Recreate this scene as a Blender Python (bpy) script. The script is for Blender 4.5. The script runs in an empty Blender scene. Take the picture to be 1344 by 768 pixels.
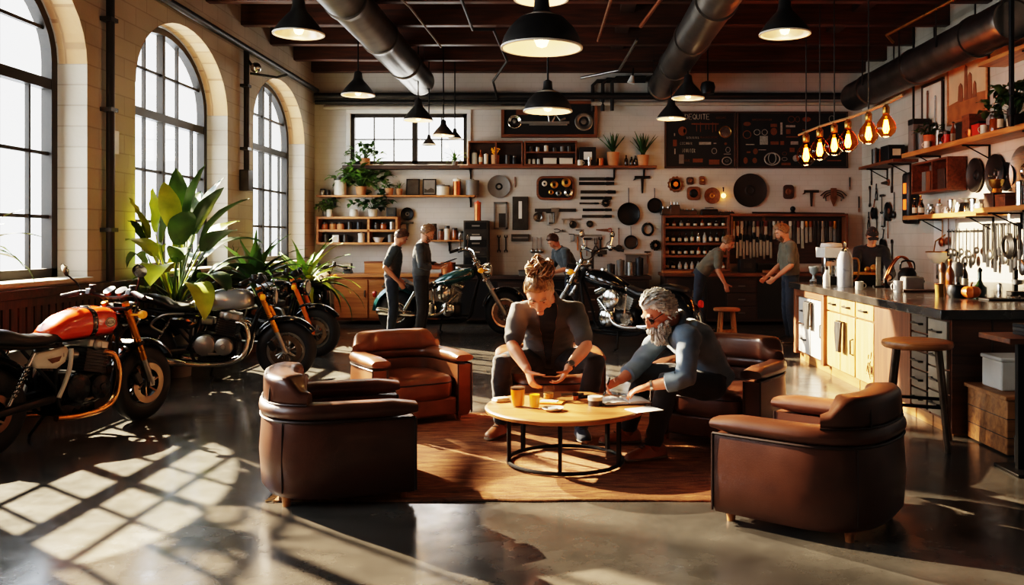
import bpy, bmesh, math, random
from mathutils import Vector, Matrix, Euler, noise
PI = math.pi
R = math.radians
rnd = random.Random(7)
COL = bpy.context.scene.collection
F = 1160.0

# ---------------------------------------------------------------- materials
def C(r, g, b):
    f = lambda u: (u / 12.92 if u <= .04045 else ((u + .055) / 1.055) ** 2.4)
    return (f(r / 255.), f(g / 255.), f(b / 255.))

MATS = {}
def _base(name):
    m = bpy.data.materials.new(name)
    m.use_nodes = True
    nt = m.node_tree
    return m, nt, nt.nodes['Principled BSDF'], nt.nodes.new, nt.links.new

def _mul(c, k):
    return (min(1, c[0] * k), min(1, c[1] * k), min(1, c[2] * k), 1)

def mat(name, col, rough=.5, metal=0., var=.18, scale=7., bump=0., bscale=60., stretch=(1, 1, 1), coat=0., emit=0., ecol=None, trans=0., ior=1.45, sheen=0., spec=.5, col2=None, sss=0.):
    """one procedural principled material: noise-varied colour and roughness, optional bump"""
    if name in MATS: return MATS[name]
    m, nt, b, N, L = _base(name)
    tc = N('ShaderNodeTexCoord'); mp = N('ShaderNodeMapping'); mp.inputs['Scale'].default_value = stretch
    L(tc.outputs['Object'], mp.inputs['Vector'])
    nz = N('ShaderNodeTexNoise'); nz.inputs['Scale'].default_value = scale; nz.inputs['Detail'].default_value = 5
    L(mp.outputs[0], nz.inputs['Vector'])
    rp = N('ShaderNodeValToRGB'); rp.color_ramp.elements[0].position = .3; rp.color_ramp.elements[1].position = .7
    rp.color_ramp.elements[0].color = _mul(col, 1 - var)
    rp.color_ramp.elements[1].color = _mul(col2, 1) if col2 else _mul(col, 1 + var)
    L(nz.outputs['Fac'], rp.inputs[0]); L(rp.outputs[0], b.inputs['Base Color'])
    mr = N('ShaderNodeMapRange'); mr.inputs[3].default_value = max(.02, rough - .08); mr.inputs[4].default_value = min(1, rough + .08)
    L(nz.outputs['Fac'], mr.inputs[0]); L(mr.outputs[0], b.inputs['Roughness'])
    b.inputs['Metallic'].default_value = metal
    b.inputs['Specular IOR Level'].default_value = spec
    b.inputs['IOR'].default_value = ior
    if coat: b.inputs['Coat Weight'].default_value = coat; b.inputs['Coat Roughness'].default_value = .08
    if trans: b.inputs['Transmission Weight'].default_value = trans
    if sheen: b.inputs['Sheen Weight'].default_value = sheen
    if sss:
        b.inputs['Subsurface Weight'].default_value = sss; b.inputs['Subsurface Radius'].default_value = (.02, .008, .004)
    if emit:
        e = ecol or col; b.inputs['Emission Color'].default_value = (*e, 1); b.inputs['Emission Strength'].default_value = emit
    if bump:
        n2 = N('ShaderNodeTexNoise'); n2.inputs['Scale'].default_value = bscale; n2.inputs['Detail'].default_value = 4
        L(mp.outputs[0], n2.inputs['Vector'])
        bp = N('ShaderNodeBump'); bp.inputs['Strength'].default_value = bump; bp.inputs['Distance'].default_value = .01
        L(n2.outputs['Fac'], bp.inputs['Height']); L(bp.outputs[0], b.inputs['Normal'])
    MATS[name] = m
    return m

def wood(name, c1, c2, axis='x', rough=.45, scale=1.6, coat=0., bump=.12):
    if name in MATS: return MATS[name]
    m, nt, b, N, L = _base(name)
    tc = N('ShaderNodeTexCoord'); mp = N('ShaderNodeMapping')
    mp.inputs['Scale'].default_value = {'x': (1, 14, 14), 'y': (14, 1, 14), 'z': (14, 14, 1)}[axis]
    L(tc.outputs['Object'], mp.inputs['Vector'])
    nz = N('ShaderNodeTexNoise'); nz.inputs['Scale'].default_value = scale; nz.inputs['Detail'].default_value = 8; nz.inputs['Distortion'].default_value = .6
    L(mp.outputs[0], nz.inputs['Vector'])
    rp = N('ShaderNodeValToRGB'); e = rp.color_ramp.elements
    e[0].position = .32; e[1].position = .68; e[0].color = (*c1, 1); e[1].color = (*c2, 1)
    L(nz.outputs['Fac'], rp.inputs[0]); L(rp.outputs[0], b.inputs['Base Color'])
    b.inputs['Roughness'].default_value = rough
    if coat: b.inputs['Coat Weight'].default_value = coat
    bp = N('ShaderNodeBump'); bp.inputs['Strength'].default_value = bump; bp.inputs['Distance'].default_value = .005
    L(nz.outputs['Fac'], bp.inputs['Height']); L(bp.outputs[0], b.inputs['Normal'])
    MATS[name] = m
    return m

def brick(name, c1, c2, cm, swz, scale=1., bw=.42, bh=.14, mortar=.008, bump=.35, dirt=.25, rough=.75):
    """painted brick laid in the plane named by swz ('xz' or 'yz')"""
    if name in MATS: return MATS[name]
    m, nt, b, N, L = _base(name)
    g = N('ShaderNodeNewGeometry'); sp = N('ShaderNodeSeparateXYZ'); cb = N('ShaderNodeCombineXYZ')
    L(g.outputs['Position'], sp.inputs[0])
    L(sp.outputs['XYZ'.index(swz[0].upper())], cb.inputs[0]); L(sp.outputs['XYZ'.index(swz[1].upper())], cb.inputs[1])
    bt = N('ShaderNodeTexBrick'); bt.inputs['Scale'].default_value = scale
    bt.inputs['Brick Width'].default_value = bw; bt.inputs['Row Height'].default_value = bh; bt.inputs['Mortar Size'].default_value = mortar
    bt.inputs['Mortar Smooth'].default_value = .3
    bt.inputs['Color1'].default_value = (*c1, 1); bt.inputs['Color2'].default_value = (*c2, 1); bt.inputs['Mortar'].default_value = (*cm, 1)
    L(cb.outputs[0], bt.inputs['Vector'])
    nz = N('ShaderNodeTexNoise'); nz.inputs['Scale'].default_value = .9; nz.inputs['Detail'].default_value = 8
    L(g.outputs['Position'], nz.inputs['Vector'])
    rp = N('ShaderNodeValToRGB'); rp.color_ramp.elements[0].position = .3; rp.color_ramp.elements[1].position = .62
    rp.color_ramp.elements[0].color = (1 - dirt, 1 - dirt * 1.1, 1 - dirt * 1.3, 1); rp.color_ramp.elements[1].color = (1, 1, 1, 1)
    L(nz.outputs['Fac'], rp.inputs[0])
    mx = N('ShaderNodeMix'); mx.data_type = 'RGBA'; mx.blend_type = 'MULTIPLY'; mx.inputs[0].default_value = 1
    L(bt.outputs['Color'], mx.inputs[6]); L(rp.outputs[0], mx.inputs[7]); L(mx.outputs[2], b.inputs['Base Color'])
    b.inputs['Roughness'].default_value = rough
    n2 = N('ShaderNodeTexNoise'); n2.inputs['Scale'].default_value = 25; L(g.outputs['Position'], n2.inputs['Vector'])
    ad = N('ShaderNodeMath'); ad.operation = 'MULTIPLY_ADD'; ad.inputs[1].default_value = -1.0
    L(bt.outputs['Fac'], ad.inputs[0]); L(n2.outputs['Fac'], ad.inputs[2])
    bp = N('ShaderNodeBump'); bp.inputs['Strength'].default_value = bump; bp.inputs['Distance'].default_value = .01
    L(ad.outputs[0], bp.inputs['Height']); L(bp.outputs[0], b.inputs['Normal'])
    MATS[name] = m
    return m

def glass(name, tint=(1, 1, 1), rough=.02):
    if name in MATS: return MATS[name]
    m, nt, b, N, L = _base(name)
    out = nt.nodes['Material Output']
    t = N('ShaderNodeBsdfTransparent'); t.inputs[0].default_value = (*tint, 1)
    gl = N('ShaderNodeBsdfGlossy'); gl.inputs['Roughness'].default_value = rough
    fr = N('ShaderNodeLayerWeight'); pw = N('ShaderNodeMath'); pw.operation = 'POWER'; pw.inputs[1].default_value = 4
    ma = N('ShaderNodeMath'); ma.operation = 'MULTIPLY_ADD'; ma.inputs[1].default_value = .6; ma.inputs[2].default_value = .03
    L(fr.outputs['Facing'], pw.inputs[0]); L(pw.outputs[0], ma.inputs[0])
    mx = N('ShaderNodeMixShader')
    L(ma.outputs[0], mx.inputs[0]); L(t.outputs[0], mx.inputs[1]); L(gl.outputs[0], mx.inputs[2]); L(mx.outputs[0], out.inputs[0])
    MATS[name] = m
    return m

# ---------------------------------------------------------------- mesh builder
def frame_from(d, up=None):
    d = Vector(d).normalized()
    u = Vector(up) if up else (Vector((0, 0, 1)) if abs(d.z) < .95 else Vector((1, 0, 0)))
    x = u.cross(d)
    if x.length < 1e-6: x = Vector((1, 0, 0)).cross(d)
    x.normalize(); y = d.cross(x)
    return x, y, d

class MB:
    def __init__(s): s.v = []; s.f = []; s.m = []; s.k = 0; s.T = None
    def add(s, vs, fs):
        o = len(s.v)
        for p in vs:
            p = Vector(p); s.v.append(s.T @ p if s.T else p)
        for f in fs: s.f.append([i + o for i in f]); s.m.append(s.k)
        return s
    def box(s, c, d, rot=None, top=1.):
        a, b_, h = d[0] / 2, d[1] / 2, d[2] / 2
        vs = [(-a, -b_, -h), (a, -b_, -h), (a, b_, -h), (-a, b_, -h), (-a * top, -b_ * top, h), (a * top, -b_ * top, h), (a * top, b_ * top, h), (-a * top, b_ * top, h)]
        M = Euler(rot).to_matrix() if rot else Matrix.Identity(3)
        c = Vector(c)
        return s.add([M @ Vector(v) + c for v in vs], [(0, 3, 2, 1), (4, 5, 6, 7), (0, 1, 5, 4), (1, 2, 6, 5), (2, 3, 7, 6), (3, 0, 4, 7)])
    def box2(s, a, b):
        return s.box([(a[i] + b[i]) / 2 for i in range(3)], [abs(b[i] - a[i]) for i in range(3)])
    def ring_loft(s, rings, cap=True, closed=False):
        n = len(rings[0]); vs = [p for r in rings for p in r]; fs = []
        m = len(rings)
        for i in range(m if closed else m - 1):
            j = (i + 1) % m
            for k in range(n):
                l = (k + 1) % n
                fs.append((i * n + k, i * n + l, j * n + l, j * n + k))
        if cap and not closed:
            fs.append(tuple(range(n))[::-1]); fs.append(tuple((m - 1) * n + k for k in range(n)))
        return s.add(vs, fs)
    def tube(s, pts, r, n=8, closed=False, up=None, flat=1., cap=True):
        pts = [Vector(p) for p in pts]; m = len(pts); rings = []; X = None
        for i, p in enumerate(pts):
            if closed: d = pts[(i + 1) % m] - pts[i - 1]
            else: d = pts[min(i + 1, m - 1)] - pts[max(i - 1, 0)]
            if d.length < 1e-9: d = Vector((0, 0, 1))
            d.normalize()
            if X is None: x, y, _ = frame_from(d, up)
            else:
                x = X - d * X.dot(d)
                if x.length < 1e-6: x, y, _ = frame_from(d, up)
                x.normalize(); y = d.cross(x)
            X = x
            q = r[i] if isinstance(r, (list, tuple)) else r
            rings.append([p + x * (q * math.cos(2 * PI * k / n)) + y * (q * flat * math.sin(2 * PI * k / n)) for k in range(n)])
        return s.ring_loft(rings, cap, closed)
    def cyl(s, a, b, r0, r1=None, n=16, cap=True):
        return s.tube([a, b], [r0, r0 if r1 is None else r1], n, cap=cap)
    def lathe(s, prof, c=(0, 0, 0), n=24, axis='z', M=None, closed=False, cap=True):
        rings = []
        A = {'z': Matrix.Identity(3), 'y': Matrix(((1, 0, 0), (0, 0, 1), (0, -1, 0))), 'x': Matrix(((0, 0, 1), (1, 0, 0), (0, 1, 0)))}[axis]
        if M is not None: A = M
        c = Vector(c)
        for (r, z) in prof:
            r = max(r, 1e-4)
            rings.append([A @ Vector((r * math.cos(2 * PI * k / n), r * math.sin(2 * PI * k / n), z)) + c for k in range(n)])
        return s.ring_loft(rings, cap, closed)
    def sph(s, c, r, n=14, rot=None):
        if not isinstance(r, (list, tuple)): r = (r, r, r)
        M = Euler(rot).to_matrix() if rot else Matrix.Identity(3)
        c = Vector(c); rings = []; h = max(4, n // 2 + 1)
        for i in range(h + 1):
            t = -PI / 2 + PI * (i + .001 if i == 0 else (i - .001 if i == h else i)) / h
            rings.append([M @ Vector((r[0] * math.cos(t) * math.cos(2 * PI * k / n), r[1] * math.cos(t) * math.sin(2 * PI * k / n), r[2] * math.sin(t))) + c for k in range(n)])
        return s.ring_loft(rings)
    def prism(s, poly, a, b, plane='xy'):
        P = {'xy': lambda u, v, w: (u, v, w), 'xz': lambda u, v, w: (u, w, v), 'yz': lambda u, v, w: (w, u, v)}[plane]
        n = len(poly)
        vs = [P(u, v, a) for u, v in poly] + [P(u, v, b) for u, v in poly]
        fs = [tuple(range(n))[::-1], tuple(range(n, 2 * n))] + [(k, (k + 1) % n, n + (k + 1) % n, n + k) for k in range(n)]
        return s.add(vs, fs)
    def build(s, name, mats, parent=None, bevel=0., ang=38, sub=0, smooth=True, loc=None, rot=None, seg=2, fix=True):
        me = bpy.data.meshes.new(name)
        me.from_pydata([tuple(v) for v in s.v], [], s.f)
        if not isinstance(mats, (list, tuple)): mats = [mats]
        for m in mats: me.materials.append(m)
        if len(mats) > 1: me.polygons.foreach_set('material_index', s.m)
        if fix:
            bm = bmesh.new(); bm.from_mesh(me); bmesh.ops.recalc_face_normals(bm, faces=bm.faces); bm.to_mesh(me); bm.free()
        if smooth:
            me.polygons.foreach_set('use_smooth', [True] * len(me.polygons))
            me.set_sharp_from_angle(angle=R(ang))
        me.update()
        o = bpy.data.objects.new(name, me); COL.objects.link(o)
        if parent is not None: o.parent = parent
        if loc: o.location = loc
        if rot: o.rotation_euler = rot
        if bevel:
            b = o.modifiers.new('edge', 'BEVEL'); b.width = bevel; b.segments = seg; b.limit_method = 'ANGLE'; b.angle_limit = R(40)
        if sub:
            b = o.modifiers.new('sub', 'SUBSURF'); b.levels = sub; b.render_levels = sub
        return o

def thing(name, label, cat, loc=(0, 0, 0), rz=0., group=None, scale=None, rot=None):
    o = bpy.data.objects.new(name, None); COL.objects.link(o); o.empty_display_size = .1
    o.location = loc; o.rotation_euler = rot or (0, 0, rz)
    if scale: o.scale = (scale,) * 3 if not isinstance(scale, (list, tuple)) else scale
    o['label'] = label; o['category'] = cat
    if group: o['group'] = group
    return o

def tag(o, label, cat, group=None, kind=None):
    o['label'] = label; o['category'] = cat
    if group: o['group'] = group
    if kind: o['kind'] = kind
    return o

def struct(o, label=None):
    o['kind'] = 'structure'
    if label: o['label'] = label
    return o

KIDS = {}
def dup(root, loc, rz=None, label=None, group=None, scale=None, rot=None):
    """copy of a thing with copies of its parts and sub-parts (shared mesh data)"""
    r = root.copy(); COL.objects.link(r); r.location = loc
    if rz is not None: r.rotation_euler = (0, 0, rz)
    if rot is not None: r.rotation_euler = rot
    if scale: r.scale = (scale,) * 3 if not isinstance(scale, (list, tuple)) else scale
    if label: r['label'] = label
    if group: r['group'] = group
    def rec(src, dst):
        for ch in [o for o in COL.objects if o.parent == src]:
            c = ch.copy(); COL.objects.link(c); c.parent = dst
            rec(ch, c)
    rec(root, r)
    return r

def at(px, py, Y):
    """where a point of the photograph at depth Y lies in the room"""
    return Vector(((px - 740.) * Y / F, Y, 1.5 - (py - 315.) * Y / F))
def gnd(px, py):
    Y = 1.5 * F / (py - 315.)
    return Vector(((px - 740.) * Y / F, Y, 0))
def onright(px, py, X=5.5):
    Y = X * F / (px - 740.)
    return Vector((X, Y, 1.5 - (py - 315.) * Y / F))
ORD = 'first second third fourth fifth sixth seventh eighth ninth tenth eleventh twelfth thirteenth fourteenth fifteenth sixteenth seventeenth eighteenth nineteenth twentieth'.split()

# shared materials
M = dict(
    black=mat('black_metal', C(28, 27, 26), .45, .6, .2),
    blackplastic=mat('black_plastic', C(22, 22, 23), .4, 0, .2),
    rubber=mat('black_rubber', C(24, 23, 23), .62, 0, .2, bump=.1),
    chrome=mat('chrome', C(215, 212, 205), .14, 1., .1),
    steel=mat('brushed_steel', C(150, 148, 142), .34, 1., .15, stretch=(1, 1, 12)),
    darksteel=mat('dark_steel', C(70, 68, 65), .4, .9, .25),
    alu=mat('cast_aluminium', C(160, 158, 152), .38, .9, .15),
    gold=mat('gold_anodised', C(214, 140, 38), .28, .85, .12),
    brass=mat('brass', C(190, 140, 70), .3, .9, .15),
    copper=mat('copper_pipe_metal', C(176, 104, 62), .32, .9, .2),
    rust=mat('rusty_metal', C(120, 78, 50), .7, .5, .35, 18),
    leather=mat('brown_leather', C(84, 49, 33), .36, 0, .22, 5, bump=.09, bscale=130, coat=.12),
    leather2=mat('tan_leather', C(122, 72, 42), .36, 0, .2, 5, bump=.09, bscale=130, coat=.12),
    seam=mat('dark_piping', C(46, 26, 18), .5, 0, .2),
    oak=wood('warm_oak', C(150, 94, 50), C(190, 128, 74), 'x', .4),
    oaky=wood('warm_oak_lengthwise', C(150, 98, 50), C(196, 138, 78), 'y', .4),
    oakz=wood('warm_oak_upright', C(150, 96, 48), C(200, 140, 78), 'z', .45),
    walnut=wood('red_walnut', C(84, 46, 24), C(124, 72, 38), 'x', .45),
    walnutz=wood('red_walnut_upright', C(92, 52, 27), C(136, 82, 44), 'z', .45),
    walnuty=wood('red_walnut_lengthwise', C(84, 46, 24), C(130, 76, 40), 'y', .45),
    darkwood=wood('dark_stained_wood', C(40, 25, 17), C(66, 42, 27), 'x', .55),
    darkwoodz=wood('dark_stained_wood_upright', C(44, 28, 18), C(84, 54, 34), 'z', .55),
    white=mat('white_enamel', C(226, 222, 212), .35, 0, .06),
    cream=mat('cream_ceramic', C(220, 210, 190), .3, 0, .08),
    grey=mat('grey_paint', C(112, 110, 105), .5, 0, .15),
    paper=mat('white_paper', C(232, 228, 218), .8, 0, .05),
    terracotta=mat('terracotta', C(186, 128, 84), .7, 0, .15),
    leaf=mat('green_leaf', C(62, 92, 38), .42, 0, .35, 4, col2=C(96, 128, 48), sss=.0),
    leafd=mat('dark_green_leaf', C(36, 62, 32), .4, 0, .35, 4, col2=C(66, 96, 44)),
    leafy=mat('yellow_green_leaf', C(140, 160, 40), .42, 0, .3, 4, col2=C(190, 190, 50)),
    soil=mat('potting_soil', C(50, 36, 26), .9, 0, .3, 30, bump=.6),
    orange=mat('orange_paint', C(236, 72, 20), .2, 0, .05, coat=.8),
    red=mat('red_plastic', C(190, 44, 26), .35, 0, .1),
    amber=mat('amber_lens', C(240, 150, 30), .2, 0, .1, emit=.25),
    glass=glass('clear_glass'),
)
# ================================================================ the room
XL, XR, YB, YF, ZC = -4.6, 5.5, 16.3, -3.2, 4.9
TW = .42     # wall thickness
WIN = [(0, 3.55), (1, 7.23), (2, 10.79), (3, 14.37)]  # the first window is unseen, added to bring in ambient light
HW, SILL, SPR, RISE = 1.3, 1.1, 3.2, .9
def arch(yc, hw, spr, rise, n=20, a0=0., a1=PI):
    return [(yc - hw * math.cos(a0 + (a1 - a0) * i / n), spr + rise * math.sin(a0 + (a1 - a0) * i / n)) for i in range(n + 1)]

wall_b = brick('white_painted_brick_back', C(198, 193, 184), C(201, 196, 187), C(190, 184, 174), 'xz', bw=.3, bh=.1, mortar=.005, bump=.12)
wall_l = brick('white_painted_brick_side', C(188, 178, 162), C(196, 186, 168), C(170, 160, 144), 'yz', bw=.5, bh=.2, bump=.3)
tanbrick = brick('tan_brick_reveal', C(206, 160, 112), C(222, 182, 136), C(180, 140, 100), 'yx', bw=.2, bh=.3, mortar=.012)

b = MB()
edges = [YF]
for _, yc in WIN: edges += [yc - HW, yc + HW]
edges.append(YB)
for i in range(0, len(edges), 2): b.box2((XL - TW, edges[i], 0), (XL, edges[i + 1], ZC))
for _, yc in WIN:
    b.box2((XL - TW, yc - HW, 0), (XL, yc + HW, SILL))
    pts = arch(yc, HW, SPR, RISE)
    for (y0, z0), (y1, z1) in zip(pts[:-1], pts[1:]):
        b.prism([(y0, z0), (y1, z1), (y1, ZC), (y0, ZC)], XL - TW, XL, 'yz')
struct(b.build('wall_left', wall_l, smooth=False))
b = MB()
WX0, WX1, WZ0, WZ1 = (460 - 740) / 71.2, (613 - 740) / 71.2, 1.5 + 99 / 71.2, 1.5 + 166 / 71.2
b.box2((XL - TW, YB, 0), (WX0, YB + .3, ZC)); b.box2((WX1, YB, 0), (XR + .3, YB + .3, ZC))
b.box2((WX0, YB, 0), (WX1, YB + .3, WZ0)); b.box2((WX0, YB, WZ1), (WX1, YB + .3, ZC))
struct(b.build('wall_back', wall_b, smooth=False))
struct(MB().box2((XR, YF, 0), (XR + .3, YB, ZC)).build('wall_right', brick('white_painted_brick_right', C(196, 188, 172), C(200, 192, 178), C(186, 178, 162), 'yz', bw=.5, bh=.2, bump=.15), smooth=False))
struct(MB().box2((XL - TW, YF - .3, 0), (XR + .3, YF, ZC)).build('wall_front', mat('grey_plaster', C(120, 112, 102), .8), smooth=False))

# polished concrete floor
m, nt, p, N, L = _base('polished_concrete')
g = N('ShaderNodeNewGeometry')
n1 = N('ShaderNodeTexNoise'); n1.inputs['Scale'].default_value = .8; n1.inputs['Detail'].default_value = 9; n1.inputs['Roughness'].default_value = .65
n2 = N('ShaderNodeTexNoise'); n2.inputs['Scale'].default_value = 5; n2.inputs['Detail'].default_value = 8; n2.inputs['Distortion'].default_value = .25; n2.inputs['Roughness'].default_value = .7
L(g.outputs['Position'], n1.inputs['Vector']); L(g.outputs['Position'], n2.inputs['Vector'])
r1 = N('ShaderNodeValToRGB'); e = r1.color_ramp.elements; e[0].position = .3; e[1].position = .72; e[0].color = (*C(56, 55, 53), 1); e[1].color = (*C(104, 99, 91), 1)
L(n1.outputs['Fac'], r1.inputs[0])
r2 = N('ShaderNodeValToRGB'); e = r2.color_ramp.elements; e[0].position = .35; e[1].position = .6; e[0].color = (.8, .8, .8, 1); e[1].color = (1, 1, 1, 1)
L(n2.outputs['Fac'], r2.inputs[0])
mx = N('ShaderNodeMix'); mx.data_type = 'RGBA'; mx.blend_type = 'MULTIPLY'; mx.inputs[0].default_value = 1
L(r1.outputs[0], mx.inputs[6]); L(r2.outputs[0], mx.inputs[7]); L(mx.outputs[2], p.inputs['Base Color'])
mr = N('ShaderNodeMapRange'); mr.inputs[1].default_value = .3; mr.inputs[2].default_value = .7; mr.inputs[3].default_value = .11; mr.inputs[4].default_value = .28
L(n2.outputs['Fac'], mr.inputs[0]); L(mr.outputs[0], p.inputs['Roughness'])
p.inputs['Specular IOR Level'].default_value = .6
wv = N('ShaderNodeTexNoise'); wv.inputs['Scale'].default_value = 2.2; L(g.outputs['Position'], wv.inputs['Vector'])
bp = N('ShaderNodeBump'); bp.inputs['Strength'].default_value = .12; bp.inputs['Distance'].default_value = .02
L(wv.outputs['Fac'], bp.inputs['Height']); L(bp.outputs[0], p.inputs['Normal'])
struct(MB().box2((XL - TW, YF - .3, -.2), (XR + .3, YB + .3, 0)).build('floor', m, smooth=False))
struct(MB().box2((XL - TW, YF - .3, ZC), (XR + .3, YB + .3, ZC + .15)).build('ceiling', wood('ceiling_boards', C(30, 18, 12), C(50, 30, 19), 'y', .7), smooth=False))

# arched windows
frm = mat('dark_window_steel', C(44, 40, 35), .5, .4, .2)
sillm = mat('pale_stone_sill', C(190, 180, 162), .6, 0, .12)
FX = XL - .32
for k, yc in WIN:
    w = MB()
    hw, spr, rise = HW - .03, SPR, RISE - .03
    a = arch(yc, hw, spr, rise)
    outer = [(yc - hw, SILL + .04)] + a + [(yc + hw, SILL + .04)]
    for (y0, z0), (y1, z1) in zip(outer[:-1], outer[1:]):
        def inn(y, z): return (yc + (y - yc) * .925, z if z <= spr else spr + (z - spr) * .91)
        q0, q1 = inn(y0, z0), inn(y1, z1)
        w.prism([(y0, z0), (y1, z1), q1, q0], FX - .05, FX + .05, 'yz')
    w.box2((FX - .05, yc - hw, SILL + .02), (FX + .05, yc + hw, SILL + .13))
    zt = 2.98
    w.box2((FX - .045, yc - hw, zt - .05), (FX + .045, yc + hw, zt + .05))
    w.box2((FX - .04, yc - .035, SILL), (FX + .04, yc + .035, spr + rise - .02))
    for z in (1.72, 2.32, 3.5): 
        h = hw if z < spr else hw * math.sqrt(max(0, 1 - ((z - spr) / rise) ** 2))
        w.box2((FX - .02, yc - h, z - .016), (FX + .02, yc + h, z + .016))
    for dy in (-.88, -.44, .44, .88):
        top = spr + rise * math.sqrt(1 - (dy / hw) ** 2)
        w.box2((FX - .02, yc + dy - .014, SILL), (FX + .02, yc + dy + .014, top if abs(dy) < .5 else zt))
    o = struct(w.build('window_%d' % (k + 1), frm))
    gp = [(y, z) for y, z in outer]
    MB().prism(gp, FX - .004, FX + .004, 'yz').build('pane', M['glass'], o, smooth=False)
    # reveal lining: tan brick on the arch
    t = MB(); pts = arch(yc, HW - .004, SPR, RISE - .004)
    for (y0, z0), (y1, z1) in zip(pts[:-1], pts[1:]):
        t.add([(FX + .05, y0, z0), (XL + .002, y0, z0), (XL + .002, y1, z1), (FX + .05, y1, z1)], [(0, 1, 2, 3)])
    struct(t.build('trim_%d' % (k + 1), tanbrick, fix=False))
    struct(MB().box2((FX - .05, yc - HW + .005, SILL + .002), (XL + .07, yc + HW - .005, SILL + .045)).build('sill_%d' % (k + 1), sillm, bevel=.008))
# slatted wooden panelling under the windows
b = MB()
y = YF + .05
ledge = MB().box2((XL, YF, 1.0), (XL + .08, YB, 1.085))
struct(ledge.build('trim_ledge', M['darkwood'], bevel=.01))
b.box2((XL, YF, .0), (XL + .012, YB, 1.0))
while y < YB - .1:
    b.box2((XL, y, .16), (XL + .035, y + .085, .93)); y += .11
b.box2((XL, YF, 0), (XL + .045, YB, .14)); b.box2((XL, YF, .93), (XL + .05, YB, 1.0))
struct(b.build('wainscot_panel_wall', wood('panel_boards', C(38, 25, 17), C(74, 48, 31), 'z', .5)))
# back window
w = MB(); d = .05
Y0 = YB + .08
w.box2((WX0, Y0 - d, WZ0), (WX1, Y0 + d, WZ0 + .07)); w.box2((WX0, Y0 - d, WZ1 - .07), (WX1, Y0 + d, WZ1))
w.box2((WX0, Y0 - d, WZ0), (WX0 + .07, Y0 + d, WZ1)); w.box2((WX1 - .07, Y0 - d, WZ0), (WX1, Y0 + d, WZ1))
wx = WX0 + (544 - 460) / 71.2
w.box2((wx - .05, Y0 - d, WZ0), (wx + .05, Y0 + d, WZ1))
for px in (490, 516, 579): 
    x = (px - 740) / 71.2; w.box2((x - .012, Y0 - .02, WZ0), (x + .012, Y0 + .02, WZ1))
zm = (WZ0 + WZ1) / 2
w.box2((WX0, Y0 - .02, zm - .012), (WX1, Y0 + .02, zm + .012))
o = struct(w.build('window_5', frm))
MB().box2((WX0, Y0 - .004, WZ0), (WX1, Y0 + .004, WZ1)).build('pane', M['glass'], o, smooth=False)
t = MB(); e = .075
for a_, b_ in (((WX0 - e, WZ0 - e), (WX1 + e, WZ0)), ((WX0 - e, WZ1), (WX1 + e, WZ1 + e)), ((WX0 - e, WZ0), (WX0, WZ1)), ((WX1, WZ0), (WX1 + e, WZ1))):
    t.box2((a_[0], YB - .03, a_[1]), (b_[0], YB, b_[1]))
struct(t.build('trim_5', M['white'], bevel=.006))
struct(MB().box2((WX0 - .1, YB - .22, WZ0 - .1), (WX1 + .1, YB, WZ0 - .03)).build('sill_5', M['darkwood'], bevel=.006))

# ---------------------------------------------------------------- light and camera
sc = bpy.context.scene
wd = bpy.data.worlds.new('sky'); sc.world = wd; wd.use_nodes = True
nt = wd.node_tree; bg = nt.nodes['Background']
bg.inputs[0].default_value = (.98, .98, .97, 1); bg.inputs[1].default_value = 3.2
def sun(name, d, e, col, ang):
    l = bpy.data.lights.new(name, 'SUN'); l.energy = e; l.color = col; l.angle = ang
    o = bpy.data.objects.new(name, l); COL.objects.link(o)
    o.rotation_euler = Vector(d).to_track_quat('-Z', 'Y').to_euler()
sun('sun_high', (1, -.79, -1.34), 74, (1, .82, .58), R(.7))
sun('added_low_sun', (1, -.85, -.50), 56, (1, .75, .5), R(.7))  # added second sun, reaching the rug and seating
def area(name, loc, d, sx, sy, e, col):
    l = bpy.data.lights.new(name, 'AREA'); l.shape = 'RECTANGLE'; l.size = sx; l.size_y = sy; l.energy = e; l.color = col
    o = bpy.data.objects.new(name, l); COL.objects.link(o); o.location = loc
    o.rotation_euler = Vector(d).to_track_quat('-Z', 'Z').to_euler()
for k, yc in WIN: area('sky_light', (XL - 1.1, yc, 2.6), (1, 0, -.12), 2.6, 3.0, 235, (.8, .9, 1))
area('sky_light', ((WX0 + WX1) / 2, YB + .7, 3.4), (0, -1, -.1), 2.1, 1.0, 60, (1, .96, .9))
def beam(loc, to, e, ang):  # added spotlights standing in for sunlight on wall, counter, rug and floor
    l = bpy.data.lights.new('window_beam', 'SPOT'); l.energy = e; l.color = (1, .78, .54); l.spot_size = R(ang); l.spot_blend = .12; l.shadow_soft_size = .03
    o = bpy.data.objects.new('window_beam', l); COL.objects.link(o); o.location = loc; o.rotation_euler = (Vector(to) - Vector(loc)).to_track_quat('-Z', 'Y').to_euler()
beam((-4.3, 10.9, 3.3), (5.5, 11.45, 1.32), 36000, 11)
beam((-4.3, 14.3, 3.3), (2.93, 9.3, .5), 36000, 15)
beam((-6.3, 11.6, 4.62), (.3, 6.0, .3), 22000, 24)
beam((-6.2, 7.95, 4.6), (1.0, 4.75, 0), 15000, 12)
cam = bpy.data.cameras.new('camera'); co = bpy.data.objects.new('camera', cam); COL.objects.link(co)
co.location = (0, 0, 1.5); co.rotation_euler = (R(90), 0, 0)
cam.sensor_width = 36; cam.lens = 36 * F / 1344; cam.shift_x = -68 / 1344; cam.shift_y = -69 / 1344; cam.clip_end = 200
sc.camera = co
sc.view_settings.view_transform = 'Filmic'; sc.view_settings.look = 'High Contrast'; sc.view_settings.exposure = -.02
sc.cycles.use_denoising = True; sc.cycles.max_bounces = 8; sc.cycles.caustics_reflective = False; sc.cycles.caustics_refractive = False
sc.cycles.sample_clamp_indirect = 6
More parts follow.
